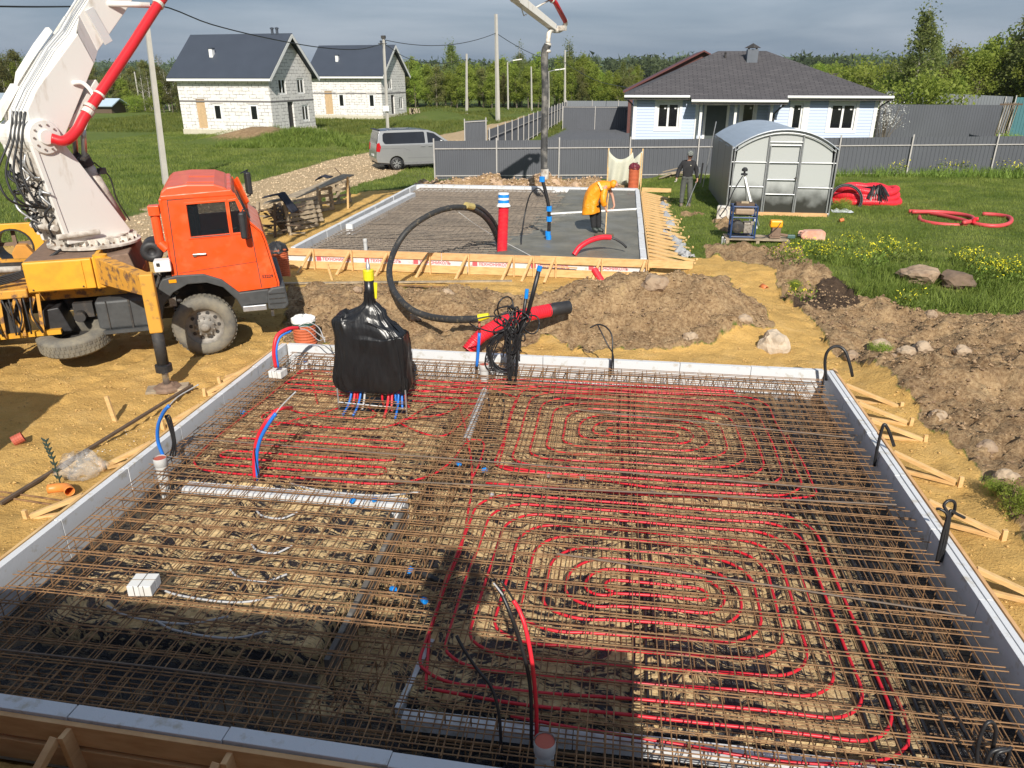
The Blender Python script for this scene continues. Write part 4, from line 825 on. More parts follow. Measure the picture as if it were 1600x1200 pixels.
# ---- black-wrapped manifold
t = thing('wrapped_manifold', 'manifold wrapped in shiny black film with a taped neck on the near slab', 'manifold', (-3.42, 9.72, .1)); cx, cy = -3.42, 9.72
rings = []; NN = 120
prof = ((.34, .42, .17, .0), (.36, .50, .23, .0), (.5, .54, .26, -.01), (.85, .525, .25, 0), (1.10, .51, .24, .0), (1.27, .50, .22, -.02), (1.38, .44, .19, -.06), (1.48, .30, .14, -.05), (1.56, .17, .11, -.01), (1.64, .085, .08, .0), (1.80, .075, .07, .01))
zz = []
pr = spline([Vector((p[1], p[2], p[0])) for p in prof], 6); of = spline([Vector((p[3], 0, p[0])) for p in prof], 6)
for i, (p, o_) in enumerate(zip(pr, of)):
    rw = []
    for j in range(NN + 1):
        a = 2 * math.pi * j / NN; ca_, sa = math.cos(a), math.sin(a); e = .34 if p.z < 1.4 else .8
        x = math.copysign(abs(ca_)**e, ca_) * p.x; y = math.copysign(abs(sa)**e, sa) * p.y
        # folds radiate from the neck and hang down
        v = noise.fractal(Vector((a * 3.0 + p.z * 1.4, p.z * 1.1, 0)), .6, 2.1, 5) ; v2 = math.sin(a * 17 + 5 * noise.noise(Vector((p.z * 1.6, a, 3)))) 
        k = 1 + .05 * v + .035 * v2 * (1.0 if p.z > 1.2 or p.z < .6 else .45); zz_ = p.z + .045 * noise.noise(Vector((a * 4, p.z * 3, 7)))
        if p.z < .5: zz_ += .05 * noise.noise(Vector((a * 2.2, 0, 1)))
        if 1.2 < p.z < 1.5: zz_ += -.16 * max(0, x / .55) + (.05 if x < -.3 else 0)
        rw.append((cx + o_.x + x * k, cy + y * k, zz_ + .02))
    rings.append(rw)
M_FILM = mat('shiny_black_film', (.012, .012, .013), .32, 0, .3, 6, bump=.014, bscale=8, stretch=(1, 1, .3), detail=6, dist=2.0)
b = MB(); b.sheet(rings); b.build('black_film', M_FILM, t, smooth=True)
ztop = 1.80
b = MB(); b.tube([(cx + .01, cy, 1.6), (cx + .015, cy, 2.02)], .07, 16, True, [.078, .068]); b.build('neck', M_FILM, t, smooth=True)
b = MB(); b.tube([(cx + .015, cy, 1.98), (cx + .015, cy, 2.13)], .075, 16, True); b.build('yellow_tape', M_YTAPE, t, bevel=.01)
b = MB(); b.bar((cx + .085, cy, 1.72), (cx + .11, cy, 1.95), .05, .012, up=(0, 1, 0)); b.build('yellow_tape_end', M_YTAPE, t)
b = MB(); b.lathe([(.03, 2.12), (.03, 2.2), (.02, 2.21), (.012, 2.27), (0, 2.28)], (cx + .015, cy, 0), n=12); b.build('steel_tip', M_GALV, t, smooth=True)
for i, (dx, m_) in enumerate(((-.34, M_BLUEP), (-.29, M_REDCOR), (-.25, M_PEX), (-.20, M_BLUEP), (-.14, M_GREYC), (.12, M_PEX), (.22, M_REDCOR), (.27, M_REDCOR), (.32, M_BLUEP), (.37, M_BLUEP), (.42, M_BLUEP), (.47, M_REDCOR))):
    b = MB(); r_ = .017 if m_ is not M_REDCOR else .02; b.tube(bez((cx + dx, cy - .05, .42), (cx + dx, cy - .12, .3), (cx + dx * 1.02, cy - .15, .15), (cx + dx * 1.1, cy - .35 + .2 * (i % 3) - .1, .09), 8), r_, 8); b.build('pipe_tail', m_, t, smooth=True)
b = MB(); b.tube([(cx + .52, cy - .25, .02), (cx + .52, cy - .25, .45)], .012, 6); b.tube([(cx - .5, cy - .25, .02), (cx - .5, cy - .25, .42)], .012, 6); b.tube([(cx - .5, cy - .25, .2), (cx + .52, cy - .25, .16)], .01, 6); b.build('stand', M_GALV, t)
b = MB(); b.sheet([[(cx - .5 + 1.0 * i / 12 , cy - .33 + .5 * j / 8, .115 + .05 * noise.noise(Vector((i * .8, j * .9, 2)))) for i in range(13)] for j in range(9)]); b.build('film_skirt', M_FILM, t, smooth=True)
# ---- black cable bundle
t = thing('cable_bundle', 'tall tangle of black cables tied upright at the back of the near slab', 'cable', tuple(G(800, 602, .1))); c = G(800, 600, .1); Y0 = c.y
rs = random.Random(5)
for i in range(26):
    u = rs.uniform(-.12, .12); v = rs.uniform(-.06, .06); th = rs.uniform(.75, 1.15); x0 = c.x + u * .5
    if i < 18:
        P = [(x0, Y0 + v, .05), (x0 + rs.uniform(-.06, .06), Y0 + v, .45), (c.x + rs.uniform(-.16, .2), Y0 + rs.uniform(-.1, .1), .85), (c.x + rs.uniform(-.3, .35), Y0 + rs.uniform(-.12, .12), th + .1), (c.x + rs.uniform(-.1, .25), Y0 + rs.uniform(-.12, .12), th + .22), (c.x + rs.uniform(-.1, .15), Y0 + rs.uniform(-.1, .1), th - .1), (c.x + rs.uniform(-.15, .15), Y0, .5 + rs.uniform(-.1, .2))]
    else:
        P = [(x0, Y0 + v, .3), (c.x - rs.uniform(.2, .42), Y0 + v, .35), (c.x - rs.uniform(.2, .4), Y0, .7), (c.x - .05, Y0, 1.0 + rs.uniform(-.1, .1)), (c.x + .1, Y0, .8)]
    b = MB(); b.tube(spline(P, 6), .012, 6); b.build('cable', M_BLACKC, t, smooth=True)
for P in ([(740 + 60, 0)],):
    for k, (ex, ey, rx, rz_) in enumerate(((-.36, .98, .30, .12), (.27, 1.0, .15, .14), (-.16, .55, .22, .30), (-.1, 1.2, .12, .22))):
        b = MB(); b.tube([(c.x + ex + rx * math.cos(q), Y0 + .08 * math.sin(q * 2), .1 + ey + rz_ * math.sin(q)) for q in [2 * math.pi * j / 24 for j in range(25)]], .0125, 6); b.build('cable_loop', M_BLACKC, t, smooth=True)
b = MB(); b.tube([W(822, Y0, 500), W(832, Y0, 462), W(842, Y0, 422)], .033, 8); b.build('upright_conduit', M_BLACKC, t, smooth=True)
b = MB(); b.tube([W(842, Y0, 423), W(844, Y0, 416)], .038, 8); b.build('blue_end', M_BLUETAPE, t)
b = MB(); b.tube([W(812, Y0, 520), W(818, Y0, 490), W(822, Y0, 463)], .026, 8); b.build('upright_conduit', M_BLACKC, t, smooth=True)
b = MB(); b.tube([W(822, Y0, 466), W(823.5, Y0, 452)], .03, 8); b.build('blue_end', M_BLUETAPE, t)
b = MB(); b.tube(spline([W(795, Y0, 600), W(770, Y0 - .2, 640), W(760, Y0 - 1, 680)], 4), .013, 6); b.build('cable', M_BLACKC, t, smooth=True)
loose('black cable dropping into the middle trench behind the crossing beams', spline([G(763, 618, .15), G(765, 645, .14), G(760, 680, .1)], 5), .014, M_BLACKC, 'cable', 'cable', 6)
loose('shorter black cable dropping into the middle trench beside the tangle', spline([G(775, 612, .16), G(788, 630, .14), G(783, 665, .1)], 5), .014, M_BLACKC, 'cable', 'cable', 6)
# blue + dark cable at the back edge
Y0 = G(750, 592, .1).y; t = thing('cable_riser', 'blue pipe with a brown tip beside the grey pipe at the back edge', 'pipe', tuple(G(748, 592, .1)))
b = MB(); b.tube(spline([W(745, Y0, 572), W(747, Y0, 550), W(749, Y0, 520)], 4), .026, 8); b.build('blue_pipe', M_BLUEP, t, smooth=True)
b = MB(); b.tube([W(749, Y0, 520), W(749, Y0, 502)], .02, 8); b.build('brown_tip', M_REDCAP, t, smooth=True)
# red + blue pipe from the white box (left back)
Y0 = G(437, 585, .3).y; t = thing('cable_riser', 'red and blue pipes bending out of the white box at the corner', 'pipe', tuple(G(435, 575, .3)))
b = MB(); b.tube(spline([W(431, Y0, 574), W(428, Y0, 550), W(433, Y0 + .1, 525), W(450, Y0 + .3, 514), W(466, Y0 + .5, 512)], 6), .03, 8); b.build('red_pipe', M_REDCOR, t, smooth=True)
b = MB(); b.tube(spline([W(435, Y0, 574), W(432, Y0, 548), W(438, Y0 + .1, 527), W(455, Y0 + .3, 517)], 6), .016, 8); b.build('blue_pipe', M_BLUEP, t, smooth=True)
for k in range(3):
    b = MB(); b.tube(spline([W(462, Y0 + .5, 512 + k), W(480, Y0 + .6, 504 + 6 * k), W(498, Y0 + .7, 512 + 10 * k), W(508, Y0 + .6, 535 - 4 * k)], 5), .008, 5); b.build('grey_wire', M_GREYC, t, smooth=True)
# left blue conduit + black cables
Y0 = G(252, 722, .15).y; t = thing('cable_riser', 'blue pipe with grey wire bending out over the left foam of the near slab', 'pipe', tuple(G(252, 720, .15)))
b = MB(); b.tube(spline([W(256, Y0, 715), W(247, Y0, 690), W(247, Y0 - .05, 665), W(255, Y0 - .1, 645), W(264, Y0 - .15, 634)], 6), .022, 8); b.build('blue_pipe', M_BLUEP, t, smooth=True)
b = MB(); b.tube(spline([W(264, Y0 - .15, 634), W(278, Y0 - .2, 620), W(298, Y0 - .3, 608), W(310, Y0 - .35, 601)], 5), .008, 6); b.build('grey_wire', M_GREYC, t, smooth=True)
for k in range(3):
    loose('black cable loop standing beside the blue pipe at the left foam, %s of three' % ORD[k], spline([W(266 + 4 * k, Y0, 712), W(270 + 2 * k, Y0, 690), W(262 + 2 * k, Y0, 660 - k * 4), W(258, Y0, 650)], 5), .011, M_BLACKC, 'cable', 'cable', 6, 'black cables at the left foam')
# red/blue arc mid left
c = G(402, 750, .1); Y0 = c.y; t = thing('cable_riser', 'red and blue pipes arching up through the left rebar by the white foam strip', 'pipe', tuple(c))
b = MB(); b.tube(spline([W(398, Y0, 750), W(397, Y0, 715), W(402, Y0, 685), W(415, Y0, 660), W(430, Y0 + .1, 643), W(442, Y0 + .2, 638), W(456, Y0 + .5, 637)], 6), .022, 8); b.build('red_pipe', M_REDCOR, t, smooth=True)
b = MB(); b.tube(spline([W(403, Y0 - .03, 750), W(401, Y0 - .03, 715), W(406, Y0 - .03, 688), W(419, Y0 - .03, 663), W(431, Y0, 646)], 6), .022, 8); b.build('blue_pipe', M_BLUEP, t, smooth=True)
b = MB(); b.tube(spline([W(431, Y0, 646), W(442, Y0, 632), W(462, Y0, 612)], 5), .009, 6); b.build('grey_wire', M_GREYC, t, smooth=True)
b = MB(); b.tube(spline([W(405, Y0 - .06, 750), W(400, Y0 - .06, 725), W(397, Y0 - .06, 700)], 5), .006, 5); b.build('black_wire', M_BLACKC, t, smooth=True)
# back edge hook, right corner arc, right side loops
Y0 = 11.35; loose('thin black cable hook rising over the back foam in the middle', spline([W(955, Y0, 585), W(957, Y0, 550), W(956, Y0 + .1, 525), W(948, Y0 + .2, 512), W(935, Y0 + .3, 507), W(922, Y0 + .3, 512)], 6), .013, M_BLACKC, 'cable', 'cable')
loose('second black cable rising beside the hook over the back foam', spline([W(958, Y0, 585), W(958, Y0, 555), W(950, Y0, 540), W(940, Y0 + .1, 520), W(934, Y0 + .2, 508)], 6), .011, M_BLACKC, 'cable', 'cable')
Y0 = 11.3; loose('black hose bending out over the back right corner of the near slab', spline([W(1291, Y0, 594), W(1289, Y0, 565), W(1294, Y0, 548), W(1307, Y0, 541), W(1320, Y0 - .05, 548), W(1328, Y0 - .1, 570), W(1332, Y0 - .1, 588)], 6), .024, M_BLACKC, 'hose', 'hose')
Y0 = G(1368, 728, .1).y; loose('black cable standing against the right foam, third brace from the back', spline([W(1366, Y0, 728), W(1372, Y0, 695), W(1380, Y0, 665), W(1386, Y0, 668), W(1392, Y0, 682), W(1397, Y0, 697)], 6), .02, M_BLACKC, 'cable', 'cable')
Y0 = G(1465, 878, .15).y; t = thing('cable_loop', 'black cables tied in an open bow at the right foam of the near slab', 'cable', tuple(G(1465, 878, .1)))
for P in ([(1463, 880), (1473, 835), (1481, 805), (1475, 790), (1483, 782), (1492, 786), (1490, 800), (1480, 812)], [(1470, 878), (1478, 845), (1483, 815), (1485, 798), (1495, 803), (1507, 809)], [(1466, 880), (1476, 840), (1480, 806), (1470, 796), (1463, 795)]):
    b = MB(); b.tube(spline([W(x, Y0 + .02 * i, y) for i, (x, y) in enumerate(P)], 6), .0155, 7); b.build('cable', M_BLACKC, t, smooth=True)
Y0 = G(1540, 1215, .1).y; t = thing('cable_loop', 'black cables in tall loops at the front right corner of the near slab', 'cable', tuple(G(1540, 1215, .1)))
for P in ([(1530, 1215), (1527, 1170), (1538, 1135), (1550, 1128), (1556, 1145), (1548, 1180), (1540, 1215)], [(1535, 1220), (1545, 1180), (1565, 1170), (1577, 1175), (1570, 1195), (1555, 1215)], [(1550, 1220), (1556, 1180), (1574, 1172), (1580, 1168)]):
    b = MB(); b.tube(spline([W(x, Y0 + .02 * i, y) for i, (x, y) in enumerate(P)], 6), .0135, 7); b.build('cable', M_BLACKC, t, smooth=True)
# foreground red + black hoses
c = G(833, 1170, .1); Y0 = c.y; t = thing('cable_riser', 'red pipe and black hose rising together at the front of the near slab', 'pipe', tuple(c))
b = MB(); b.tube(spline([W(838, Y0, 1170), W(838, Y0, 1110), W(832, Y0, 1040), W(822, Y0 + .05, 985), W(812, Y0 + .1, 955), W(802, Y0 + .12, 938)], 6), .015, 10); b.build('red_pipe', M_REDCOR, t, smooth=True)
b = MB(); b.tube(spline([W(830, Y0 - .02, 1170), W(830, Y0 - .02, 1100), W(825, Y0, 1050), W(812, Y0, 1000), W(798, Y0, 960), W(785, Y0 + .05, 930), W(778, Y0 + .05, 918)], 6), .014, 8); b.build('black_hose', M_BLACKC, t, smooth=True)
b = MB(); b.tube(spline([W(804, Y0 + .12, 940), W(793, Y0 + .12, 922), W(783, Y0 + .12, 908)], 4), .008, 8); b.build('black_tip', M_BLACKC, t, smooth=True)
b = MB(); b.tube(spline([W(786, Y0, 930), W(776, Y0, 917), W(771, Y0, 911)], 4), .006, 8); b.build('grey_wire', M_GREYC, t, smooth=True)
Y0 = G(785, 1180, .1).y; loose('single black hose curving up from the front edge, left of the red pipe', spline([W(784, Y0, 1195), W(780, Y0, 1120), W(768, Y0 + .05, 1075), W(745, Y0 + .1, 1045), W(725, Y0 + .15, 1015), W(713, Y0 + .2, 993)], 6), .012, M_BLACKC, 'hose', 'hose')
# odds on the sand at left
b = corr([G(20, 690, .05), G(36, 682, .09)], .07, .02, .03, 14); single(b, 'pipe_offcut', M_REDCAP, 'short brown pipe offcut lying in the shadow at the left edge', 'pipe offcut')
b = MB(); p = G(1190, 447, .08); b.tube([p, p + Vector((.09, -.12, -.04))], .07, 14, False); single(b, 'pipe_offcut', M_ORPVC, 'short orange pipe offcut lying on the sandy path right of the mound', 'pipe offcut', smooth=True, solid=.006)
t = thing('pipe_elbow', 'orange drain pipe elbow lying on the sand beside the clear plastic bag', 'pipe offcut', tuple(G(90, 768, 0)))
b = MB(); b.tube(spline([G(75, 764, .06), G(92, 762, .06), G(104, 762, .08), G(109, 768, .09)], 4), .055, 16, False); b.build('elbow_body', mat('bright_orange_pvc', (.72, .24, .05), .45, 0, .08, 5), t, smooth=True, solid=.004)
# clear plastic bag
b = MB(); c = G(130, 745, .0); rw = []
for i in range(15):
    rr_ = []
    for j in range(25):
        a = 2 * math.pi * j / 24; f = math.sin(math.pi * (i + .3) / 15.2) ** .6; k = 1 + .45 * noise.noise(Vector((math.cos(a) * 2.2, math.sin(a) * 2.2, i * .35))); rr_.append((c.x + .26 * f * k * math.cos(a), c.y + .2 * f * k * math.sin(a), max(.01, .30 * (1 - math.cos(math.pi * i / 15)) / 2 * (1 + .5 * noise.noise(Vector((a * 2, i * .5, 4)))))))
    rw.append(rr_)
b.sheet(rw); mbag = mat('clear_film', (.72, .70, .68), .18, 0, .08, 9, alpha=.2, bump=.02, bscale=14)
single(b, 'plastic_bag', mbag, 'crumpled clear plastic bag on the sand left of the near slab', 'plastic bag', smooth=True)
# black chain of reinforcement chairs standing in the sand
t = thing('spacer_chain', 'thin dark chain of plastic rebar spacers sticking up from the sand at the left', 'spacer', tuple(G(95, 755, 0)))
Y0 = G(95, 758, 0).y; pts = [W(95, Y0, 757), W(88, Y0, 735), W(82, Y0, 715), W(76, Y0, 702), W(71, Y0, 688)]
b = MB(); b.tube(spline(pts, 3), .008, 5)
for p in spline(pts, 2)[1:]:
    for q in (-1, 1): b.tube([p + Vector((.008 * q, 0, -.01)), p + Vector((.05 * q, 0, .03))], .006, 5, True, [.018, .006])
b.build('spacer_body', mat('dark_green_plastic', (.03, .05, .04), .5, 0, .2, 9), t)
b = MB()
b = stones('debris', 150, (-6.9, -5.95, 7.2, 9.0), 1, .004, .012, 99, M_WHITE); tag(b, 'white foam crumbs strewn on the sand left of the near slab', 'debris', kind='stuff')
# white wisp right
b = MB(); P = spline([G(1573, 575, .3), G(1580, 572, .33), G(1590, 574, .3), G(1583, 578, .3)], 5); b.tube(P, .02, 6); single(b, 'plastic_scrap', M_WHITE, 'twisted white plastic scrap on the brown dirt at the right edge', 'litter')
for i, (a_, b_, c_) in enumerate((((430, 446), (800, 442), (1040, 452)), ((570, 447), (700, 452), (790, 462)))):
    P = [G(a_[0], a_[1], 0), G(b_[0], b_[1], 0), G(c_[0], c_[1], 0)]
    for p in P: p.z = .05
    bb_ = MB(); bb_.bar(P[0], P[1], .10 if i == 0 else .03, .03); single(bb_, 'long_batten' if i == 0 else 'steel_rod', M_WOODG if i == 0 else M_REBAR, ('long grey batten' if i == 0 else 'thin rusty rod') + ' lying on the sand in front of the far slab planks', 'batten' if i == 0 else 'rod')
# ================================================================ CONCRETE PUMP TRUCK
TRZ = R(90 - 62)
TP = Vector((-7.14, 11.55, 0)); TM = Matrix.Translation(TP) @ Matrix.Rotation(TRZ, 4, 'Z')     # local x = forwards, y = away from camera, z up
truck = thing('concrete_pump_truck', 'orange cab concrete pump truck with white folding boom parked on the sand', 'truck', tuple(TP), TRZ)
def part(b, name, m, parent=truck, **k): return b.build(name, m, parent, **k)
def TB(): return MB(TM)
WY0, WY1 = .06, 2.44
def wheel(x, y, side, zc=.53, r=.53, name='wheel'):
    """side=-1: outer face towards the camera"""
    wf = thing_part = None
    b = TB(); prof = [(r * .60, .0), (r * .62, -.02), (r * .80, -.035), (r * .93, -.02), (r * .985, .03), (r, .06), (r, .24), (r * .97, .28), (r * .8, .31), (r * .6, .3)]
    b.lathe([(p, h * (1 if side < 0 else -1)) for p, h in prof], (x, y, zc), 'y', 44)
    o = b.build('wheel', M_TYRE, truck, smooth=True)
    b = TB(); n = 40
    for k in range(n):
        a = 2 * math.pi * k / n
        for yo in (.08, .19):
            c = (x + (r + .002) * math.cos(a + yo), y + yo * (1 if side < 0 else -1), zc + (r + .002) * math.sin(a + yo)); b.box(c, (.012, .085, .045), M=Matrix.Rotation(-(a + yo), 4, 'Y'))
    b.build('tread', M_TYRE, o)
    sg = 1 if side < 0 else -1
    b = TB(); b.lathe([(p, h * sg) for p, h in ((r * .6, .0), (r * .6, .03), (r * .54, .05), (r * .50, .09), (r * .36, .07), (r * .30, .02), (r * .26, -.01), (r * .16, -.02), (r * .15, -.06), (r * .09, -.08), (0, -.08))], (x, y, zc), 'y', 32); b.build('rim', M_RIM, o, smooth=True)
    b = TB()
    for k in range(10):
        a = 2 * math.pi * k / 10; b.lathe([(.035, .078 * sg), (0, .0775 * sg)], (x + r * .43 * math.cos(a), y - .004 * sg, zc + r * .43 * math.sin(a)), 'y', 10)
    b.build('hand_holes', M_DARKCH, o)
    b = TB()
    for k in range(10):
        a = 2 * math.pi * (k + .5) / 10; b.lathe([(.016, .03 * sg), (.016, -.03 * sg), (0, -.03 * sg)], (x + r * .29 * math.cos(a), y, zc + r * .29 * math.sin(a)), 'y', 8)
    b.build('wheel_nuts', M_RIM, o); return o
wheel(0.03, .02, -1); wheel(.03, 2.48, 1)
for x in (-3.9, -5.2): wheel(x, .05, -1); wheel(x, 2.45, 1)
# ---- cab
M_CABIN = mat('cab_interior', (.05, .045, .04), .8, 0, .2, 8)
side = [(-.36, 1.44), (-.31, 2.74), (.80, 2.79), (.98, 2.27), (1.16, 2.1), (1.20, 1.95), (1.33, 1.20), (1.32, 1.12), (.63, 1.09), (.52, 1.24), (.36, 1.36), (.12, 1.44)]
win = [(.04, 2.10), (.05, 2.63), (.655, 2.65), (.655, 2.12)]; qwin = [(.70, 2.12), (.70, 2.65), (.82, 2.66), (.935, 2.28), (.93, 2.13)]
for y0, y1, nm in ((WY0, WY0 + .05, 0), (WY1 - .05, WY1, 1)):
    b = TB(); b.plate(side, [win, qwin], y0, y1); part(b, 'cab_side', M_ORANGE, bevel=.012)
    b = TB(); yy = y0 + .02; b.plate([(.03, 2.09), (.04, 2.64), (.665, 2.66), (.665, 2.11)], [], yy, yy + .006); b.plate([(.69, 2.11), (.69, 2.66), (.825, 2.67), (.945, 2.28), (.94, 2.12)], [], yy, yy + .006); part(b, 'side_glass', M_CABGL)
yo = WY0 - .012
b = TB(); b.plate([(.0, 2.06), (.01, 2.67), (.68, 2.69), (.68, 2.08)], [[(.035, 2.095), (.045, 2.635), (.66, 2.655), (.66, 2.115)]], yo, WY0 + .004); b.plate([(.695, 2.09), (.695, 2.68), (.84, 2.70), (.965, 2.29), (.96, 2.10)], [[(.715, 2.125), (.715, 2.65), (.82, 2.66), (.925, 2.28), (.92, 2.13)]], yo, WY0 + .004); part(b, 'window_frame', M_ORANGE, bevel=.004)
b = TB(); b.bar((.03, yo - .004, 2.09), (.66, yo - .004, 2.107), .008, .014); part(b, 'window_trim', M_STEEL)
# door gap lines (thin dark strips laid on the panel in place of real grooves)
b = TB(); yy = WY0 - .002
def strip(P, w_=.012):
    for p, q in zip(P, P[1:]): b.bar((p[0], yy, p[1]), (q[0], yy, q[1]), .004, w_)
strip([(-.27, 1.46), (-.23, 2.72), (.80, 2.765)]); strip([(1.00, 2.25), (1.02, 1.9), (1.06, 1.13)]); strip([(-.24, 1.5), (1.03, 1.60)], .006)
part(b, 'door_gap', M_DARKCH)
b = TB(); b.box((.14, yo - .015, 1.80), (.20, .03, .03)); b.box((.05, yo - .01, 1.79), (.06, .025, .05)); part(b, 'door_handle', M_STEEL, bevel=.008)
b = TB(); b.plate([(-.34, 2.72), (-.31, 2.85), (-.22, 2.92), (.1, 2.955), (.52, 2.94), (.68, 2.88), (.80, 2.77)], [], WY0 + .04, WY1 - .04); o = part(b, 'roof_fairing', M_ORANGE2, bevel=.07)
b = TB(); b.plate([(-.33, 2.72), (-.33, 2.80), (.78, 2.85), (.83, 2.74)], [], WY0 - .01, WY1 + .01); part(b, 'roof_gutter', M_ORANGE, bevel=.02)
b = TB(); b.bar((.1, .35, 2.96), (.52, .35, 2.945), .012, .012); b.bar((.1, 1.2, 2.96), (.52, 1.2, 2.945), .012, .012); part(b, 'roof_seam', M_ORANGE2)
b = TB(); b.bb((-.36, WY0, 1.44), (-.31, WY1, 2.74)); part(b, 'cab_back', M_ORANGE, bevel=.01)
b = TB(); b.bb((-.2, WY0 + .1, 1.40), (1.25, WY1 - .1, 1.46)); b.bb((.85, .3, 1.46), (1.15, 2.2, 2.05)); part(b, 'cab_floor', M_CABIN)
for y in (.65, 1.85):
    b = TB(); b.bb((.1, y - .25, 1.7), (.55, y + .25, 1.85)); b.bb((.0, y - .25, 1.8), (.12, y + .25, 2.45)); part(b, 'seat', M_CABIN, bevel=.03)
b = TB(); b.lathe([(.2 + .015 * math.cos(q), .015 * math.sin(q)) for q in [2 * math.pi * k / 8 for k in range(9)]], (0, 0, 0), 'z', 24, F=Matrix.Translation((.78, .65, 2.08)) @ Matrix.Rotation(R(-30), 4, 'Y')); part(b, 'steering_wheel', M_BLACKPL)
# front: windscreen, bonnet panel
b = TB(); b.bar((1.0, 1.25, 2.30), (1.20, 1.25, 2.0), 2.34, .02, up=(0, 1, 0)) if 0 else b.sheet([[(.82, y, 2.77), (1.0, y, 2.27)] for y in (WY0 + .07, WY1 - .07)]); part(b, 'windscreen', M_CABGL, solid=.01)
b = TB(); b.sheet([[(x, y, z) for x, z in ((1.0, 2.27), (1.17, 2.1), (1.21, 1.95), (1.34, 1.2), (1.33, 1.12))] for y in (WY0, WY1)]); part(b, 'front_panel', M_ORANGE, solid=-.03)
b = TB()
for y in (WY0 + .04, WY1 - .04): b.bar((.80, y, 2.78), (1.01, y, 2.25), .07, .05)
part(b, 'windscreen_pillar', M_ORANGE)
b = TB(); b.tube([(.95, .5, 2.42), (.9, .9, 2.6)], .01, 5); b.tube([(1.02, .5, 2.3), (.86, 1.2, 2.68)], .012, 5); part(b, 'wiper', M_BLACKPL)
b = TB(); b.bar((1.03, 2.2, 2.3), (.88, 2.44, 2.75), .03, .12); part(b, 'sun_deflector', M_ORANGE)
for y, sg in ((WY0 - .2, -1), (WY1 + .25, 1)):
    b = TB(); zc = 2.28 if sg < 0 else 2.62; x = .90 if sg < 0 else 1.1
    b.box((x, y, zc), (.10, .22, .44), rz=R(12 * sg)); o = part(b, 'mirror', M_BLACKPL, bevel=.03)
    b = TB(); b.tube([(.98, WY0 if sg < 0 else WY1, zc + .22), (x + .02, y, zc + .26), (x, y, zc + .2)], .012, 6); b.tube([(1.0, WY0 if sg < 0 else WY1, zc - .25), (x + .02, y, zc - .24), (x, y, zc - .2)], .012, 6); b.build('mirror_arm', M_BLACKPL, o)
# lettering badge on the nose
FTb = TM @ Matrix.Translation((1.09, WY0 - .006, 1.30)) @ Matrix.Rotation(R(90), 4, 'X'); text_obj('number_mark', '53229', .075, FTb, M_BLACKPL, truck, .001, True)
# fender arch and bumper
ar = []
for k in range(13):
    a = R(180 - 180 * k / 12 * .93); ar.append((.03 + .70 * math.cos(a), .66 + .66 * math.sin(a)))
ar_o = [(x * 1.0 + .10 * math.cos(math.atan2(z - .66, x - .03)), z + .10 * math.sin(math.atan2(z - .66, x - .03)) + .02) for x, z in ar]
b = TB(); b.plate([(-.78, .70), (-.72, 1.15), (-.52, 1.42), (-.30, 1.47), (.14, 1.46), (.42, 1.34), (.60, 1.16), (.68, 1.08), (1.18, 1.10), (1.18, .84), (.78, .84), (.70, .74), (.62, .95), (.42, 1.20), (.18, 1.30), (-.14, 1.30), (-.38, 1.18), (-.56, .98), (-.64, .70)], [], WY0 - .03, WY0 + .35); part(b, 'wheel_arch', M_GREYPL, bevel=.02)
b = TB(); b.plate([(-.78, .70), (-.72, 1.15), (-.52, 1.42), (.3, 1.44), (.68, 1.08), (1.18, 1.10), (1.18, .84), (.7, .8), (.42, 1.20), (-.38, 1.18), (-.64, .70)], [], WY1 - .35, WY1 + .03); part(b, 'wheel_arch', M_GREYPL)
b = TB(); b.box((-.36, WY0 - .035, 1.38), (.12, .02, .055)); part(b, 'side_marker', mat('amber_lens', (.8, .3, .01), .3, 0, .05, 5))
b = TB(); b.plate([(1.12, .74), (1.14, 1.06), (1.22, 1.12), (1.46, 1.14), (1.49, .80), (1.42, .72)], [], WY0 - .06, WY1 + .06); part(b, 'bumper', M_GREYPL, bevel=.03)
b = TB()
for z in (.84, .93, 1.02): b.box((1.30, WY0 - .065, z), (.28, .02, .012))
b.box((1.19, WY0 + .02, .66), (.05, .06, .14)); part(b, 'bumper_groove', M_DARKCH)
b = TB(); b.bb((.70, WY0 - .06, .73), (1.10, WY0 + .2, .83)); part(b, 'step', M_GALV, bevel=.01)
b = TB(); b.bb((-.7, 1.9 - 1.2, .55), (.2, 1.9, .95)); b.bb((-.3, .8, 1.0), (.9, 1.8, 1.4)); part(b, 'engine', M_DARKCH)
# snorkel + air cleaner + coolant box + bits behind the cab
b = TB(); b.tube([(-.46, .15, 2.0), (-.46, .15, 2.48)], .075, 14); b.box((-.46, .15, 2.56), (.17, .2, .16)); b.tube([(-.46, .15, 2.02), (-.36, .12, 1.9)], .08, 12); part(b, 'air_intake', M_ORANGE, bevel=.01)
b = TB(); b.lathe([(0, .03), (.06, .03), (.07, .0), (.15, .01), (.18, .04), (.18, .5), (0, .5)], (-.62, .2, 1.86), 'y', 22); part(b, 'air_cleaner', M_BLACKPL, smooth=True)
b = TB(); b.box((-.47, .06, 1.66), (.26, .26, .19)); o = part(b, 'coolant_tank', M_WHITE, bevel=.02)
b = TB(); b.box((-.53, -.08, 1.70), (.05, .02, .05)); b.build('filler_cap', M_BLACKPL, o)
rs = random.Random(11); b = TB(); b2 = TB()
for k in range(34):
    p = Vector((rs.uniform(-.75, -.32), rs.uniform(.1, .6), rs.uniform(.85, 1.6))); q = p + Vector((rs.uniform(-.2, .2), rs.uniform(-.15, .1), rs.uniform(-.25, .25))); (b if k % 3 else b2).tube(spline([p, p.lerp(q, .5) + Vector((rs.uniform(-.08, .08), rs.uniform(-.1, .05), .04)), q], 4), rs.uniform(.012, .035), 7)
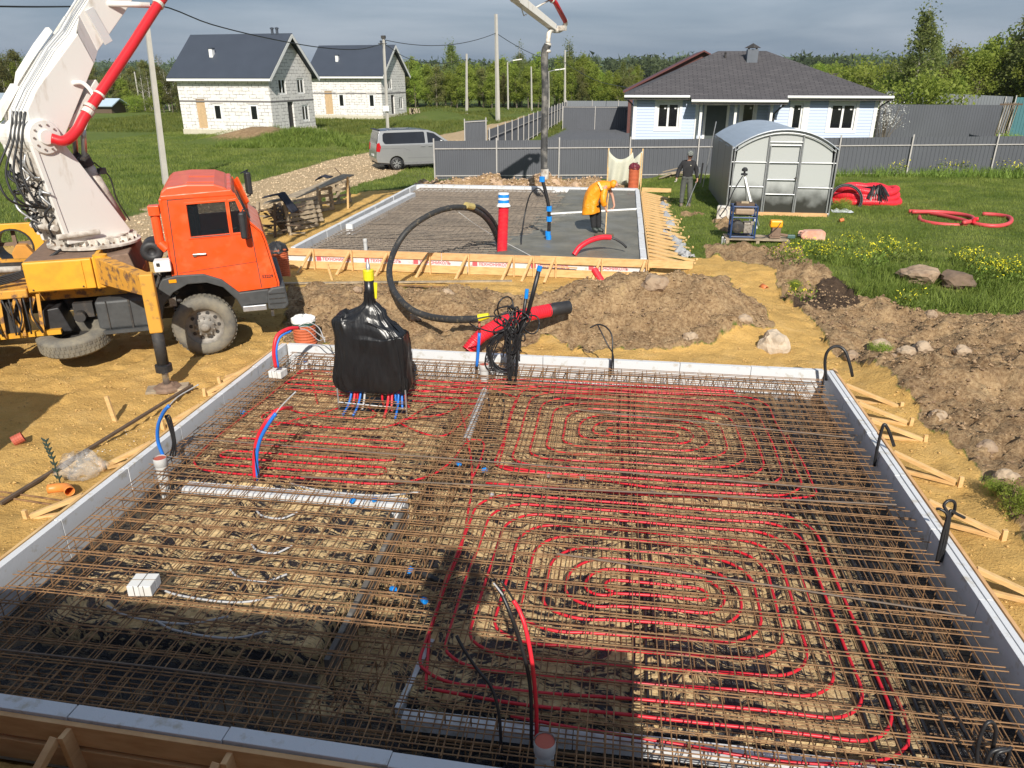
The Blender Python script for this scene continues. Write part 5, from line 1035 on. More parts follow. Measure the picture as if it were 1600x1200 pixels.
for k in range(10): (b2 if k % 2 else b).box((rs.uniform(-.7, -.35), rs.uniform(.1, .5), rs.uniform(.9, 1.55)), (rs.uniform(.06, .16), .12, rs.uniform(.06, .18)))
part(b, 'engine_hoses', M_DARKCH, smooth=False); part(b2, 'engine_fittings', mat('dirty_alloy', (.34, .31, .27), .6, .4, .3, 12, col2=(.12, .10, .08), thr=(.4, .7)))
# chassis rails, subframe, tanks
b = TB()
for y in (.75, 1.75): b.bb((-6.6, y - .04, .85), (1.1, y + .04, 1.12))
for x in (-6.2, -5, -4, -3, -2, -1): b.bb((x - .05, .8, .88), (x + .05, 1.7, 1.08))
part(b, 'chassis_frame', M_DARKCH)
b = TB(); b.bb((-6.5, .45, 1.12), (-.9, 2.05, 1.42)); part(b, 'subframe', M_YELRUST, bevel=.02)
b = TB(); b.bb((-1.62, .08, .62), (-.82, .6, 1.12)); o = part(b, 'battery_box', M_GREYPL, bevel=.04)
b = TB(); b.box((-1.1, .07, .87), (.03, .02, .5)); b.box((-1.45, .07, .87), (.015, .02, .5)); b.build('strap', M_DARKCH, o)
b = TB(); b.bb((-1.66, .02, .56), (-.78, .66, .62)); part(b, 'tank_bracket', M_GREYPL)
b = TB(); b.plate([(-2.55, .62), (-2.42, 1.02), (-2.18, 1.05), (-2.05, .62)], [], .2, .7); part(b, 'mudguard', M_BLACKPL, bevel=.02)
b = TB(); b.bb((-2.0, .35, .8), (-1.7, .7, 1.05)); b.lathe([(0, 0), (.09, 0), (.09, .3), (0, .3)], (-1.9, .2, .85), 'y', 14); part(b, 'valve_block', M_DARKCH)
# spare wheel lying under the frame, tilted
SW = Matrix.Translation((-2.05, .28, .50)) @ Matrix.Rotation(R(-4), 4, 'Y') @ Matrix.Rotation(R(9), 4, 'X')
b = TB(); r = .56; b.lathe([(r * .55, .13), (r * .62, .15), (r * .85, .16), (r * .97, .13), (r, .10), (r, -.10), (r * .97, -.13), (r * .85, -.16), (r * .6, -.15), (r * .55, -.12), (r * .55, .13)], (0, 0, 0), 'z', 56, F=SW); o = part(b, 'spare_wheel', M_TYRE, smooth=True)
b = TB()
for k in range(44):
    a = 2 * math.pi * k / 44
    for zz_ in (-.07, 0, .07):
        a2 = a + (0.07 if zz_ == 0 else 0); b.add(*(lambda B: (B.v, B.f))(MB().box(((r + .003) * math.cos(a2), (r + .003) * math.sin(a2), zz_), (.012, .05, .055), rz=a2)), F=SW)
b.build('tread', M_TYRE, o)
b = TB(); b.lathe([(r * .55, -.05), (r * .4, -.02), (0, -.02)], (0, 0, 0), 'z', 30, F=SW); b.build('rim', M_DARKCH, o)
# yellow box side + platform
b = TB(); b.bb((-2.50, .02, 1.37), (-1.52, .75, 1.86)); o = part(b, 'tool_box', M_YELP, bevel=.015)
b = TB(); b.plate([(-2.48, 1.39), (-2.48, 1.84), (-1.66, 1.84), (-1.66, 1.39)], [], .004, .02); b.build('box_lid', M_YELP, o, bevel=.006)
b = TB()
for x, z in ((-2.42, 1.42), (-1.70, 1.42)): b.lathe([(.014, -.004), (.010, -.014), (0, -.014)], (x, .0, z), 'y', 10)
b.build('bolt', M_DARKCH, o)
b = TB(); b.plate([(-2.50, 1.80), (-1.46, 1.80), (-1.46, 1.87), (-2.48, 1.87)], [], .12, 2.3); part(b, 'turret_platform', M_RUSTBR)
b = TB(); b.plate([(-1.5, 1.36), (-1.5, 1.88), (-1.42, 1.90), (-1.40, 1.36)], [], .0, .8); part(b, 'outrigger_bracket', M_YELP, bevel=.01)
b = TB(); b.plate([(-1.42, 1.42), (-1.42, 1.80), (-1.0, 1.84), (-.90, 1.42)], [], .35, 2.15); part(b, 'turret_pedestal', M_RUSTBR, bevel=.02)
# outrigger: swing arm from (-1.42,0,1.6) out towards camera, vertical jack
LEG = G(262, 606, 0.02); LL = (TM.inverted() @ LEG)
J = W(238, LEG.y + .05, 440); Jl = TM.inverted() @ J
A = Vector((-1.38, .05, 1.66))
top = Vector((LL.x, LL.y, Jl.z))
b = TB(); b.lathe([(0, -.27), (.11, -.27), (.11, .25), (0, .25)], tuple(A + Vector((0, .0, 0))), 'z', 18); part(b, 'hinge', M_YELP, smooth=False)
d_ = (top - A); d_.normalize(); up_ = Vector((0, 0, 1)); sdv = d_.cross(up_).normalized()
# tapered box beam
def tbeam(A, B, w0, h0, w1, h1):
    b = TB(); d = (B - A).normalized(); s_ = d.cross(Vector((0, 0, 1))).normalized(); u = s_.cross(d); V = []
    for P, w_, h_ in ((A, w0, h0), (B, w1, h1)): V += [P + s_ * w_ + u * h_, P - s_ * w_ + u * h_, P - s_ * w_ - u * h_, P + s_ * w_ - u * h_]
    b.add(V, [(0, 1, 2, 3), (7, 6, 5, 4), (0, 4, 5, 1), (1, 5, 6, 2), (2, 6, 7, 3), (3, 7, 4, 0)]); return b
o = part(tbeam(A, top + Vector((0, 0, -.04)), .10, .22, .10, .15), 'outrigger_arm', M_YELRUST, bevel=.012)
b = TB(); b.bar(top + Vector((0, 0, .14)), top + Vector((0, 0, -.78)), .19, .19, up=(0, 1, 0)); part(b, 'outrigger_leg', mat('worn_yellow_leg', (.62, .31, .04), .65, 0, .1, 4, col2=(.15, .09, .06), thr=(.55, .7)), bevel=.02)
z2 = top.z - .78
b = TB(); b.tube([(LL.x, LL.y, z2 + .08), (LL.x, LL.y, .42)], .088, 18); part(b, 'jack_sleeve', M_DARKCH, smooth=True)
b = TB(); b.lathe([(.09, .30), (.125, .31), (.125, .42), (.09, .43)], (LL.x, LL.y, 0), 'z', 18); part(b, 'jack_collar', M_BLACKPL)
b = TB(); b.tube([(LL.x, LL.y, .42), (LL.x, LL.y, .05)], .052, 16); part(b, 'jack_rod', M_STEEL, smooth=True)
b = TB(); b.lathe([(0, .10), (.10, .10), (.13, .07), (.19, .06), (.22, .03), (.22, .0), (0, .0)], (LL.x, LL.y, 0), 'z', 8); part(b, 'jack_foot', M_RUSTBR)
b = MB(); b.box((LEG.x, LEG.y, .0), (.62, .30, .07), rz=R(25)); single(b, 'timber_pad', M_WOODG, 'short thick weathered timber pad under the outrigger foot', 'timber pad', bevel=.01)
# rear part: outrigger beams, hopper side, yellow frames with hoses
b = TB(); b.bb((-4.6, .02, 1.30), (-2.52, .5, 1.44)); part(b, 'rear_beam', M_YELRUST, bevel=.02)
b = TB(); b.bb((-4.6, .1, .62), (-2.2, .2, .70)); part(b, 'lower_rail', M_YELP)
b = TB()
for x in (-2.45, -2.72, -3.0, -3.4): b.bar((x, .06, .66), (x + .06, .06, 1.34), .05, .03, up=(0, 1, 0)); b.bar((x, .06, .75), (x - .12, .06, 1.0), .04, .03, up=(0, 1, 0)); b.bar((x - .12, .06, 1.0), (x, .06, 1.3), .04, .03, up=(0, 1, 0))
part(b, 'hose_frame', M_YELRUST)
b = TB()
for k in range(9):
    x = -2.5 - .1 * k; b.tube(spline([(x, .02, 1.3), (x + rs.uniform(-.08, .08), -.02, 1.0), (x + rs.uniform(-.1, .1), .0, .7)], 4), .014, 6)
for k in range(5): b.tube(spline([(-4.2, .1 + .05 * k, 1.55 + .02 * k), (-3.2, .05, 1.5 + .03 * k), (-2.5, .3, 1.62 + .02 * k), (-2.0, .5, 1.95)], 6), .02, 6)
part(b, 'hydraulic_hoses', M_BLACKPL, smooth=True)
b = TB(); b.bb((-3.3, .15, .66), (-2.7, .5, 1.25)); part(b, 'hydraulic_tank', M_DARKCH, bevel=.02)
for k in range(3):
    b = TB(); b.tube([(-4.3, .35 + .3 * k, 1.75), (-2.6, .35 + .3 * k, 1.70)], .055, 12); part(b, 'pump_pipe', (M_GRIMEW, M_DARKCH, M_YELRUST)[k], smooth=True)
# big yellow frame with round opening behind the column (far side hopper)
cH = TM.inverted() @ W(22, 13.6, 385); 
ring = [(cH.x + .36 * math.cos(2 * math.pi * k / 24), cH.z + .36 * math.sin(2 * math.pi * k / 24)) for k in range(24)]
b = TB(); b.plate([(cH.x - 1.6, cH.z - .55), (cH.x - 1.6, cH.z + .46), (cH.x + .55, cH.z + .46), (cH.x + .55, cH.z - .55)], [ring], cH.y, cH.y + .1); part(b, 'mixer_frame', M_YELP, bevel=.01)
b = TB(); b.lathe([(.36, 0), (.36, .5), (.33, .5), (.33, 0), (.36, 0)], (cH.x, cH.y - .02, cH.z), 'y', 28); part(b, 'drum_rim', M_BLACKPL)
b = TB(); b.bb((cH.x - .3, cH.y + .2, cH.z - .02), (cH.x + .3, cH.y + .25, cH.z + .05)); b.bb((cH.x - .04, cH.y + .15, cH.z - .3), (cH.x + .03, cH.y + .2, cH.z + .3)); part(b, 'drum_cross', M_RUSTBR)
cP = TM.inverted() @ W(37, 12.9, 400); b = TB(); hexa = [(cP.x + .19 * math.cos(2 * math.pi * (k + .2) / 7), cP.z + .25 * math.sin(2 * math.pi * (k + .2) / 7)) for k in range(7)]; b.plate(hexa, [], cP.y - .05, cP.y + .12); part(b, 'orange_flap', mat('ochre_paint', (.56, .25, .04), .6, 0, .1, 3), bevel=.015)
# ---- turret ring, column, boom (slewed)
BZ = math.atan2(.937, .349); BM_ = Matrix.Translation((-9.14, 11.9, 0)) @ Matrix.Rotation(BZ, 4, 'Z')   # local x along boom, -y towards the camera
def BB(): return MB(BM_)
BM_ = BM_ @ Matrix.Translation((0, 0, -.10))
b = BB(); b.lathe([(.0, 1.9), (.60, 1.90), (.62, 1.96), (.60, 1.98)], (0, 0, 0), 'z', 40); part(b, 'slewing_gear', M_RUSTBR)
b = BB()
for k in range(60): a = 2 * math.pi * k / 60; b.box((.61 * math.cos(a), .61 * math.sin(a), 1.93), (.03, .03, .07), rz=a)
part(b, 'gear_teeth', M_RUSTBR)
b = BB(); b.lathe([(0, 1.99), (.70, 1.99), (.74, 2.0), (.74, 2.035), (.68, 2.05), (.60, 2.05), (.55, 2.06), (.55, 2.14), (0, 2.15)], (0, 0, 0), 'z', 48); part(b, 'turret_ring', M_GRIMEW)
for k in range(24): b = BB(); a = 2 * math.pi * k / 24; b.box((.62 * math.cos(a), .62 * math.sin(a), 2.09), (.13, .012, .08), rz=a); part(b, 'ring_rib', M_GRIMEW)
b = BB()
for k in range(24): a = 2 * math.pi * (k + .5) / 24; b.lathe([(.018, .0), (.018, .03), (0, .03)], (.66 * math.cos(a), .66 * math.sin(a), 2.05), 'z', 8)
part(b, 'ring_bolts', M_RUSTBR)
BM_ = BM_ @ Matrix.Translation((0, 0, .10))
colp = [(-.70, 2.02), (.40, 2.00), (.46, 2.08), (-.22, 3.30), (-.40, 3.60), (-.55, 3.90), (-.72, 3.98), (-.90, 3.88), (-.96, 3.70)]
for y0, nm in ((-.38, 0), (.32, 1)):
    b = BB(); b.plate(colp, [], y0, y0 + .05); part(b, 'column_side', M_WHITEP, bevel=.012)
b = BB()
for y0 in (-.40, .34): b.plate([(-.74, 2.12), (-.66, 2.12), (-.86, 3.6), (-.94, 3.62)], [], y0, y0 + .06)
part(b, 'column_flange', M_WHITEP, bevel=.008)
b = BB(); b.plate([(.36, 2.12), (.42, 2.12), (-.24, 3.28), (-.30, 3.26)], [], -.34, .34); part(b, 'column_front_plate', M_WHITEP)
b = BB(); b.plate([(-.62, 2.12), (-.55, 2.12), (-.72, 3.1), (-.78, 3.1)], [], -.33, .33) ; b.plate([(-.80, 3.05), (-.5, 3.05), (-.62, 3.5), (-.92, 3.5)], [], -.33, .33); part(b, 'column_back_plate', M_GRIMEW)
b = BB(); b2 = BB()
for k in range(40):
    p = Vector((-.75 - rs.uniform(0, .18), rs.uniform(-.3, .3), rs.uniform(2.2, 3.2))); q = p + Vector((rs.uniform(-.15, .05), rs.uniform(-.25, .25), rs.uniform(-.4, .4))); (b if k % 3 else b2).tube(spline([p, p.lerp(q, .5) + Vector((-.08, 0, .02)), q], 4), rs.uniform(.012, .022), 6)
part(b, 'column_hoses', M_BLACKPL, smooth=True); part(b2, 'column_fittings', M_GALV, smooth=True)
b = BB(); b.box((-.75, 0, 2.75), (.2, .4, .22)); b.box((-.72, .1, 2.35), (.2, .3, .2)); b.tube([(-.8, -.3, 2.3), (-.8, .35, 2.3)], .06, 10); b.tube([(-.85, -.35, 2.16), (-.2, -.5, 2.16)], .05, 10); part(b, 'valve_block', M_GRIMEW, bevel=.01)
b = BB()
for k in range(4):
    y = -.30 + .11 * k; b.tube(spline([(-.85, y, 4.1), (-1.0, y, 3.7), (-1.1 - .06 * k, y + .05, 3.2), (-1.05 - .07 * k, y - .04, 2.8), (-.85, y, 2.62), (-.75, y + .1, 2.8)], 6), .017, 6)
part(b, 'hanging_hoses', M_BLACKPL, smooth=True)
# pivot
b = BB(); b.lathe([(0, -.46), (.11, -.46), (.12, -.43), (.25, -.42), (.27, -.38), (.27, .40), (.1, .44), (0, .44)], (-.70, 0, 3.72), 'y', 30); part(b, 'boom_pivot', M_WHITEP, smooth=False, bevel=.006)
b = BB()
for k in range(10): a = 2 * math.pi * k / 10; b.lathe([(.016, -.445), (.016, -.43)], (-.70 + .19 * math.cos(a), 0, 3.72 + .19 * math.sin(a)), 'y', 8)
part(b, 'pivot_bolts', M_RUSTBR)
# first arm (traced in the boom's own plane)
armp = [(-1.02, 3.66), (-1.10, 4.02), (-1.03, 4.30), (-.62, 4.78), (-.46, 4.85), (.22, 5.35), (.50, 5.68), (.90, 6.12), (5.2, 10.6), (5.5, 10.5), (5.45, 10.1), (2.2, 6.55), (1.05, 5.42), (.72, 5.02), (.55, 4.62), (-.30, 3.72), (-.52, 3.48), (-.8, 3.45)]
armn = [(-.62, 3.50), (-.80, 3.62), (-.86, 3.78), (-.84, 4.12), (-.62, 4.42), (-.10, 5.0), (.30, 5.34), (.42, 5.60), (.80, 6.0), (5.15, 10.6), (5.5, 10.6), (5.5, 10.15), (2.0, 6.3), (1.22, 5.38), (.80, 4.98), (.62, 4.82), (.55, 4.62), (-.30, 3.76), (-.45, 3.55)]
lowa = armn[:5] + [(.24, 5.24), (.42, 4.80)] + armn[-2:]; uppa = [(.42, 5.52), (5.15, 10.6), (5.5, 10.6), (5.5, 10.15), (1.28, 5.62), (.62, 4.98)]
b = BB(); b.plate(lowa, [], -.34, -.29); b.plate(lowa, [], .29, .34); b.plate(uppa, [], -.19, -.15); b.plate(uppa, [], .15, .19)
for q in (-1, 1): b.add([(.24, .34 * q, 5.24), (.42, .34 * q, 4.80), (.62, .19 * q, 4.98), (.42, .19 * q, 5.52)], [(0, 1, 2, 3)])
o = part(b, 'boom_arm', M_WHITEP, bevel=.012)
b = BB(); up1 = [(-.86, 3.78), (-.84, 4.12), (-.62, 4.42), (-.10, 5.0), (.20, 5.26), (.42, 5.52), (.80, 5.92), (5.15, 10.6)]
b.sheet([[(x + .03, y * (1 if x < .3 else .5), z - .03) for x, z in up1] for y in (-.29, .29)]); b.sheet([[(x, y * (1 if x < .5 else .5), z) for x, z in ((-.30, 3.80), (.40, 4.78), (.62, 5.0), (1.28, 5.64), (5.45, 10.15))] for y in (-.29, .29)]); b.build('cover_plate', M_WHITEP, o, solid=.02)
b = BB()
for y in (-.16, -.08, .02): b.tube([(x - .03, y, z + .03) for x, z in up1], .011, 6)
b.build('pressure_pipe', M_GALV, o, smooth=True)
b = BB(); b.plate([(-.62, 4.50), (-.92, 4.15), (-.96, 3.95), (-.84, 4.1), (-.55, 4.45)], [], .22, .34); b.plate([(-.1, 5.10), (-.50, 4.66), (-.58, 4.46), (-.1, 4.98), (.2, 5.28), (.15, 5.34)], [], .24, .34); b.build('edge_fairing', M_WHITEP, o, bevel=.01)
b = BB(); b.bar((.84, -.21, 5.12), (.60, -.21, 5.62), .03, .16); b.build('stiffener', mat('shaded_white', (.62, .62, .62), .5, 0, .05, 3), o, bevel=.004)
b = BB(); b.plate([(-.25, 3.85), (.05, 3.78), (.5, 4.4), (.42, 4.55)], [], -.30, .30); b.build('lower_plate', M_WHITEP, o)
# white bracket arms
b = BB(); b.tube(spline([(-.02, -.34, 4.50), (.10, -.42, 4.50), (.16, -.52, 4.36), (.14, -.58, 4.20)], 5), .035, 8); b.build('pipe_bracket', M_WHITEP, o, smooth=True); b = BB(); b.tube([(.98, -.18, 5.72), (1.5, -.56, 5.72)], .045, 8); b.build('pipe_bracket', M_WHITEP, o, smooth=True)
# red delivery line along arm
red = spline([(-.66, -.50, 3.70), (-.52, -.60, 3.66), (-.30, -.62, 3.80), (-.10, -.62, 4.02), (.3, -.62, 4.42), (.95, -.62, 5.06), (1.6, -.62, 5.72), (3.2, -.62, 7.3), (5.3, -.62, 9.4), (5.5, -.62, 9.9)], 8)
b = BB(); b.tube(red, .080, 18); part(b, 'delivery_pipe', M_REDP, smooth=True)
for p0, p1 in (((-.08, 4.04), (-.02, 4.10)), ((-.02, 4.12), (.02, 4.16)), ((.19, 4.31), (.215, 4.335)), ((1.60, 5.72), (1.64, 5.76))):
    b = BB(); b.tube([(p0[0], -.62, p0[1]), (p1[0], -.62, p1[1])], .096, 16); part(b, 'pipe_clamp', M_GRIMEW)
# lift cylinders
for y in (-.12, .12):
    b = BB(); b.tube([(.50, y, 2.2), (.05, y, 3.3)], .085, 16); part(b, 'lift_cylinder', M_GRIMEW, smooth=True)
    b = BB(); b.tube([(.05, y, 3.3), (-.06 + .25, y, 4.1)], .045, 12); part(b, 'piston_rod', M_STEEL, smooth=True)
    b = BB(); b.tube([(.09, y, 3.2), (.03, y, 3.36)], .10, 14); part(b, 'cylinder_head', M_DARKCH)
b = BB(); b.tube(spline([(.15, -.2, 3.25), (.35, -.24, 3.0), (.42, -.22, 2.6), (.6, -.2, 2.2)], 5), .012, 6); b.box((.25, -.22, 3.1), (.12, .08, .1)); part(b, 'cylinder_hose', M_BLACKPL)
# second and last arm towards the far slab
b = BB(); E1 = Vector((5.35, 0, 10.35)); E2 = Vector((11.2, 0, 9.0)); TIP = Vector((18.45, 0, 6.22))
def arm(P, Q, w_, h0, h1, nm):
    b = BB(); d = (Q - P).normalized(); u = Vector((-d.z, 0, d.x)); V = []
    for X_, h_ in ((P, h0), (Q, h1)):
        for sy in (-1, 1): V += [X_ + u * h_ + Vector((0, sy * w_, 0)), X_ - u * h_ + Vector((0, sy * w_, 0))]
    b.add(V, [(0, 1, 3, 2), (4, 6, 7, 5), (0, 4, 5, 1), (2, 3, 7, 6), (0, 2, 6, 4), (1, 5, 7, 3)]); return part(b, nm, M_WHITEP, bevel=.01)
arm(E1, E2, .22, .32, .24, 'boom_arm'); arm(E2, Vector((15.7, 0, 6.93)), .16, .22, .13, 'boom_arm'); arm(Vector((15.65, 0, 6.94)), TIP, .13, .13, .10, 'boom_arm')
for E_ in (E1, E2): b = BB(); b.lathe([(0, -.4), (.3, -.4), (.3, .4), (0, .4)], tuple(E_), 'y', 20); part(b, 'elbow_joint', M_WHITEP)
b = BB(); b.tube([(5.5, -.62, 9.9), (6.0, -.5, 9.8), (11.2, -.45, 8.7), (16.2, -.36, 7.42), (17.9, -.33, 6.95), (18.75, -.33, 6.42)], .085, 14); part(b, 'delivery_pipe', M_REDP, smooth=True)
b = BB(); b.tube([(17.6, -.33, 7.02), (17.66, -.33, 7.0)], .1, 12); b.tube([(16.9, -.05, 6.72), (17.5, -.3, 7.0)], .03, 8); b.tube(spline([(18.75, -.33, 6.45), (18.9, -.25, 6.3), (18.85, -.1, 6.15), (18.6, 0, 6.12), (18.35, .0, 6.13), (18.12, 0, 6.0), (18.05, 0, 5.7)], 5), .085, 12); part(b, 'end_elbow', M_GRIMEW, smooth=True)
b = BB(); b.lathe([(.09, 0), (.12, .02), (.12, .08), (.09, .1)], (18.05, 0, 5.6), 'z', 16); b.lathe([(.09, 0), (.115, .02), (.115, .06), (.09, .1)], (18.05, 0, 5.38), 'z', 16); b.box((18.75, -.2, 6.2), (.2, .3, .16)); part(b, 'coupling', M_GRIMEW)
hp = [BM_ @ Vector((18.05, 0, 5.65))]; Yh = hp[0].y
hose_top = hp[0]; hb = W(851, Yh, 277)
P = spline([hose_top, W(851, Yh, 85), W(852, Yh, 140), W(851, Yh, 200), W(850, Yh, 245), hb], 8)
b = MB(); b.tube(P, .13, 16, True); part(b, 'end_hose', mat('dirty_grey_hose', (.05, .05, .05), .7, 0, .3, 3, col2=(.30, .28, .25), thr=(.45, .75)), smooth=True)
b = MB(); b.tube([hb + Vector((0, 0, .3)), hb - Vector((0, 0, .05))], .15, 16); part(b, 'hose_nozzle', M_GRIMEW)
b = BB(); b.tube([(15.9, -.05, 6.7), (16.1, -.05, 6.45), (16.3, -.05, 6.5)], .02, 6); part(b, 'hook', M_STEEL)
# ================================================================ BUILDINGS, FENCES, POLES
def block_mat(name, ax):
    m = bpy.data.materials.new(name); m.use_nodes = True; n = m.node_tree.nodes; l = m.node_tree.links; b = n['Principled BSDF']; b.inputs['Roughness'].default_value = .95
    tc = n.new('ShaderNodeTexCoord'); sp = n.new('ShaderNodeSeparateXYZ'); cb = n.new('ShaderNodeCombineXYZ'); l.new(tc.outputs['Object'], sp.inputs[0]); l.new(sp.outputs[ax], cb.inputs[0]); l.new(sp.outputs[2], cb.inputs[1])
    dn = n.new('ShaderNodeTexNoise'); dn.inputs['Scale'].default_value = 3.0; l.new(tc.outputs['Object'], dn.inputs['Vector'])
    va = n.new('ShaderNodeVectorMath'); va.operation = 'MULTIPLY_ADD'; l.new(dn.outputs['Color'], va.inputs[0]); va.inputs[1].default_value = (.06, .03, 0); l.new(cb.outputs[0], va.inputs[2])
    br = n.new('ShaderNodeTexBrick'); l.new(va.outputs[0], br.inputs['Vector']); br.inputs['Scale'].default_value = 1.0; br.inputs['Brick Width'].default_value = .62; br.inputs['Row Height'].default_value = .27; br.inputs['Mortar Size'].default_value = .022; br.inputs['Mortar Smooth'].default_value = .15
    br.inputs['Color1'].default_value = (.74, .72, .69, 1); br.inputs['Color2'].default_value = (.66, .645, .62, 1); br.inputs['Mortar'].default_value = (.22, .20, .20, 1)
    nz = n.new('ShaderNodeTexNoise'); nz.inputs['Scale'].default_value = 1.9; nz.inputs['Detail'].default_value = 3; l.new(cb.outputs[0], nz.inputs['Vector'])
    mr = n.new('ShaderNodeMapRange'); mr.inputs[1].default_value = .38; mr.inputs[2].default_value = .56; l.new(nz.outputs['Fac'], mr.inputs[0])
    mx = n.new('ShaderNodeMix'); mx.data_type = 'RGBA'; l.new(mr.outputs[0], mx.inputs[0]); mx.inputs[6].default_value = (.71, .69, .66, 1); l.new(br.outputs['Color'], mx.inputs[7]); l.new(mx.outputs[2], b.inputs['Base Color']); return m
M_BLKX = block_mat('aerated_blocks_front', 0); M_BLKY = block_mat('aerated_blocks_gable', 1)
M_ROOFB = mat('blue_grey_metal_roof', (.055, .066, .088), .5, .2, .08, .6)
M_PLINTH = mat('plinth', (.52, .48, .38), .9, 0, .08, 2); M_OSB = mat('osb_panel', (.50, .35, .20), .8, 0, .15, 8); M_BOARDW = mat('white_trim', (.74, .74, .73), .6, 0, .04, 3)
M_GABLEW = mat('grey_gable_boards', (.30, .28, .25), .8, 0, .1, 3)
def window(F, x, z, w_, h_, parent, depth=.12, panes=2, wide=.05, sill=True, m=None, sticker=False, trim=0):
    """window in the xz plane of frame F, outer wall face at y=0"""
    b = MB(F); o_ = [(x - w_ / 2, z), (x - w_ / 2, z + h_), (x + w_ / 2, z + h_), (x + w_ / 2, z)]; holes = []; pw = (w_ - wide * (panes + 1)) / panes
    for k in range(panes):
        x0 = x - w_ / 2 + wide + k * (pw + wide); holes.append([(x0, z + wide), (x0, z + h_ - wide), (x0 + pw, z + h_ - wide), (x0 + pw, z + wide)])
    b.plate(o_, holes, .04, .10); wn = b.build('window', m or M_BOARDW, parent)
    b = MB(F); b.bb((x - w_ / 2 + .01, .07, z + .01), (x + w_ / 2 - .01, .08, z + h_ - .01)); b.build('pane', M_GLASSW, wn)
    if trim:
        b = MB(F); T_ = trim; b.plate([(x - w_ / 2 - T_, z - T_), (x - w_ / 2 - T_, z + h_ + T_), (x + w_ / 2 + T_, z + h_ + T_), (x + w_ / 2 + T_, z - T_)], [o_], -.03, .035); b.bb((x - w_ / 2 - T_ - .08, -.06, z + h_ + T_), (x + w_ / 2 + T_ + .08, .0, z + h_ + T_ + .06)); b.build('casing', M_BOARDW, wn, bevel=.006)
    if sticker:
        b = MB(F)
        for k in range(panes): x0 = x - w_ / 2 + wide + k * (pw + wide); b.bb((x0 + pw * .62, .062, z + h_ - wide - .22), (x0 + pw * .85, .068, z + h_ - wide - .12))
        b.build('sticker', M_BOARDW, wn)
    return wn
def box_house(name, label, org, rz, Lx, Wy, eave, ridge, ov, front, gable, group=None, storey=2.35, pl=.45, chim=True):
    """long wall on local y=0 facing -y, gable at local x=Lx"""
    t = thing(name, label, 'house', tuple(org), rz, group); F = FR[t]; th = .3
    b = MB(F); holes = [[(x - w_ / 2, z), (x - w_ / 2, z + h_), (x + w_ / 2, z + h_), (x + w_ / 2, z)] for x, z, w_, h_, k in front]; b.plate([(0, pl), (0, eave), (Lx, eave), (Lx, pl)], holes, 0, th); b.build('wall', M_BLKX, t)
    b = MB(F); b.plate([(0, pl), (0, eave), (Lx, eave), (Lx, pl)], [], Wy - th, Wy); b.build('wall', M_BLKX, t)
    gh = [[(y - w_ / 2, z), (y - w_ / 2, z + h_), (y + w_ / 2, z + h_), (y + w_ / 2, z)] for y, z, w_, h_, k in gable]
    gp = [(.01, pl), (.01, eave), (Wy / 2, ridge - .25), (Wy - .01, eave), (Wy - .01, pl)]
    b = MB(F); b.plate(gp, gh, Lx - th + .002, Lx + .002, 'yz'); b.build('gable_wall', M_BLKY, t)
    b = MB(F); b.plate(gp, [], -.002, th - .002, 'yz'); b.build('gable_wall', M_BLKY, t)
    b = MB(F); s_ = (ridge - eave) / (Wy / 2); zt = eave + s_ * (Wy / 2 - .95)
    b.plate([(Wy / 2 - .95, zt - .25), (Wy / 2, ridge - .3), (Wy / 2 + .95, zt - .25)], [], Lx + .004, Lx + .03, 'yz'); b.build('gable_boards', M_GABLEW, t)
    b = MB(F); b.bb((-.06, -.06, -.5), (Lx + .06, Wy + .06, pl)); b.build('plinth', M_PLINTH, t)
    b = MB(F); b.bb((-.012, -.012, storey), (Lx + .012, -.002, storey + .13)); b.bb((Lx + .004, -.01, storey), (Lx + .014, Wy + .01, storey + .13)); b.build('floor_band', mat('dark_joint', (.16, .15, .15), .9, 0, .2, 3), t)
    b = MB(F); b.bb((th + .1, th + .1, pl), (Lx - th - .1, Wy - th - .1, pl + .05)); b.build('floor', M_DARKCH, t)
    ey = -ov; ez = eave - s_ * ov
    for sgn in (0, 1):
        P = [(-ov, ey, ez), (Lx + ov, ey, ez), (Lx + ov, Wy / 2, ridge), (-ov, Wy / 2, ridge)]
        if sgn: P = [(x, Wy - y, z) for x, y, z in P]
        b = MB(F); b.add(P, [(0, 1, 2, 3)]); r_ = b.build('roof', M_ROOFB, t, solid=.10)
        if sgn == 0:
            b = MB(F); n_ = int((Lx + 2 * ov) / .5)
            for k in range(n_ + 1):
                x = -ov + k * (Lx + 2 * ov) / n_; b.bar((x, ey, ez + .07), (x, Wy / 2, ridge + .07), .02, .016)
            b.build('roof_seams', M_ROOFB, r_)
            b = MB(F); b.bb((-ov, ey - .04, ez - .16), (Lx + ov, ey, ez + .02)); b.build('fascia', M_BOARDW, t)
            b = MB(F); b.bb((-ov + .05, ey, ez - .15), (Lx + ov - .05, 0, ez - .12)); b.build('soffit', M_BOARDW, t)
            if chim:
                b = MB(F); x = Lx * .32; y = Wy * .2; z = ez + s_ * (y + ov); b.bb((x - .16, y - .14, z - .1), (x + .16, y + .2, z + .75)); b.build('vent_stack', M_BOARDW, r_); b = MB(F); b.bb((x - .2, y - .17, z + .66), (x + .2, y + .24, z + .75)); b.build('vent_cap', M_ROOFB, r_)
                b = MB(F)
                for dx in (0, .45): b.tube([(Lx * .86 + dx, Wy / 2 - .1, ridge), (Lx * .86 + dx, Wy / 2 - .1, ridge + .45)], .11, 10); b.lathe([(.16, .4), (.16, .5), (0, .55)], (Lx * .86 + dx, Wy / 2 - .1, ridge), n=10)
                b.build('roof_vent', M_ROOFB, r_)
    b = MB(F)
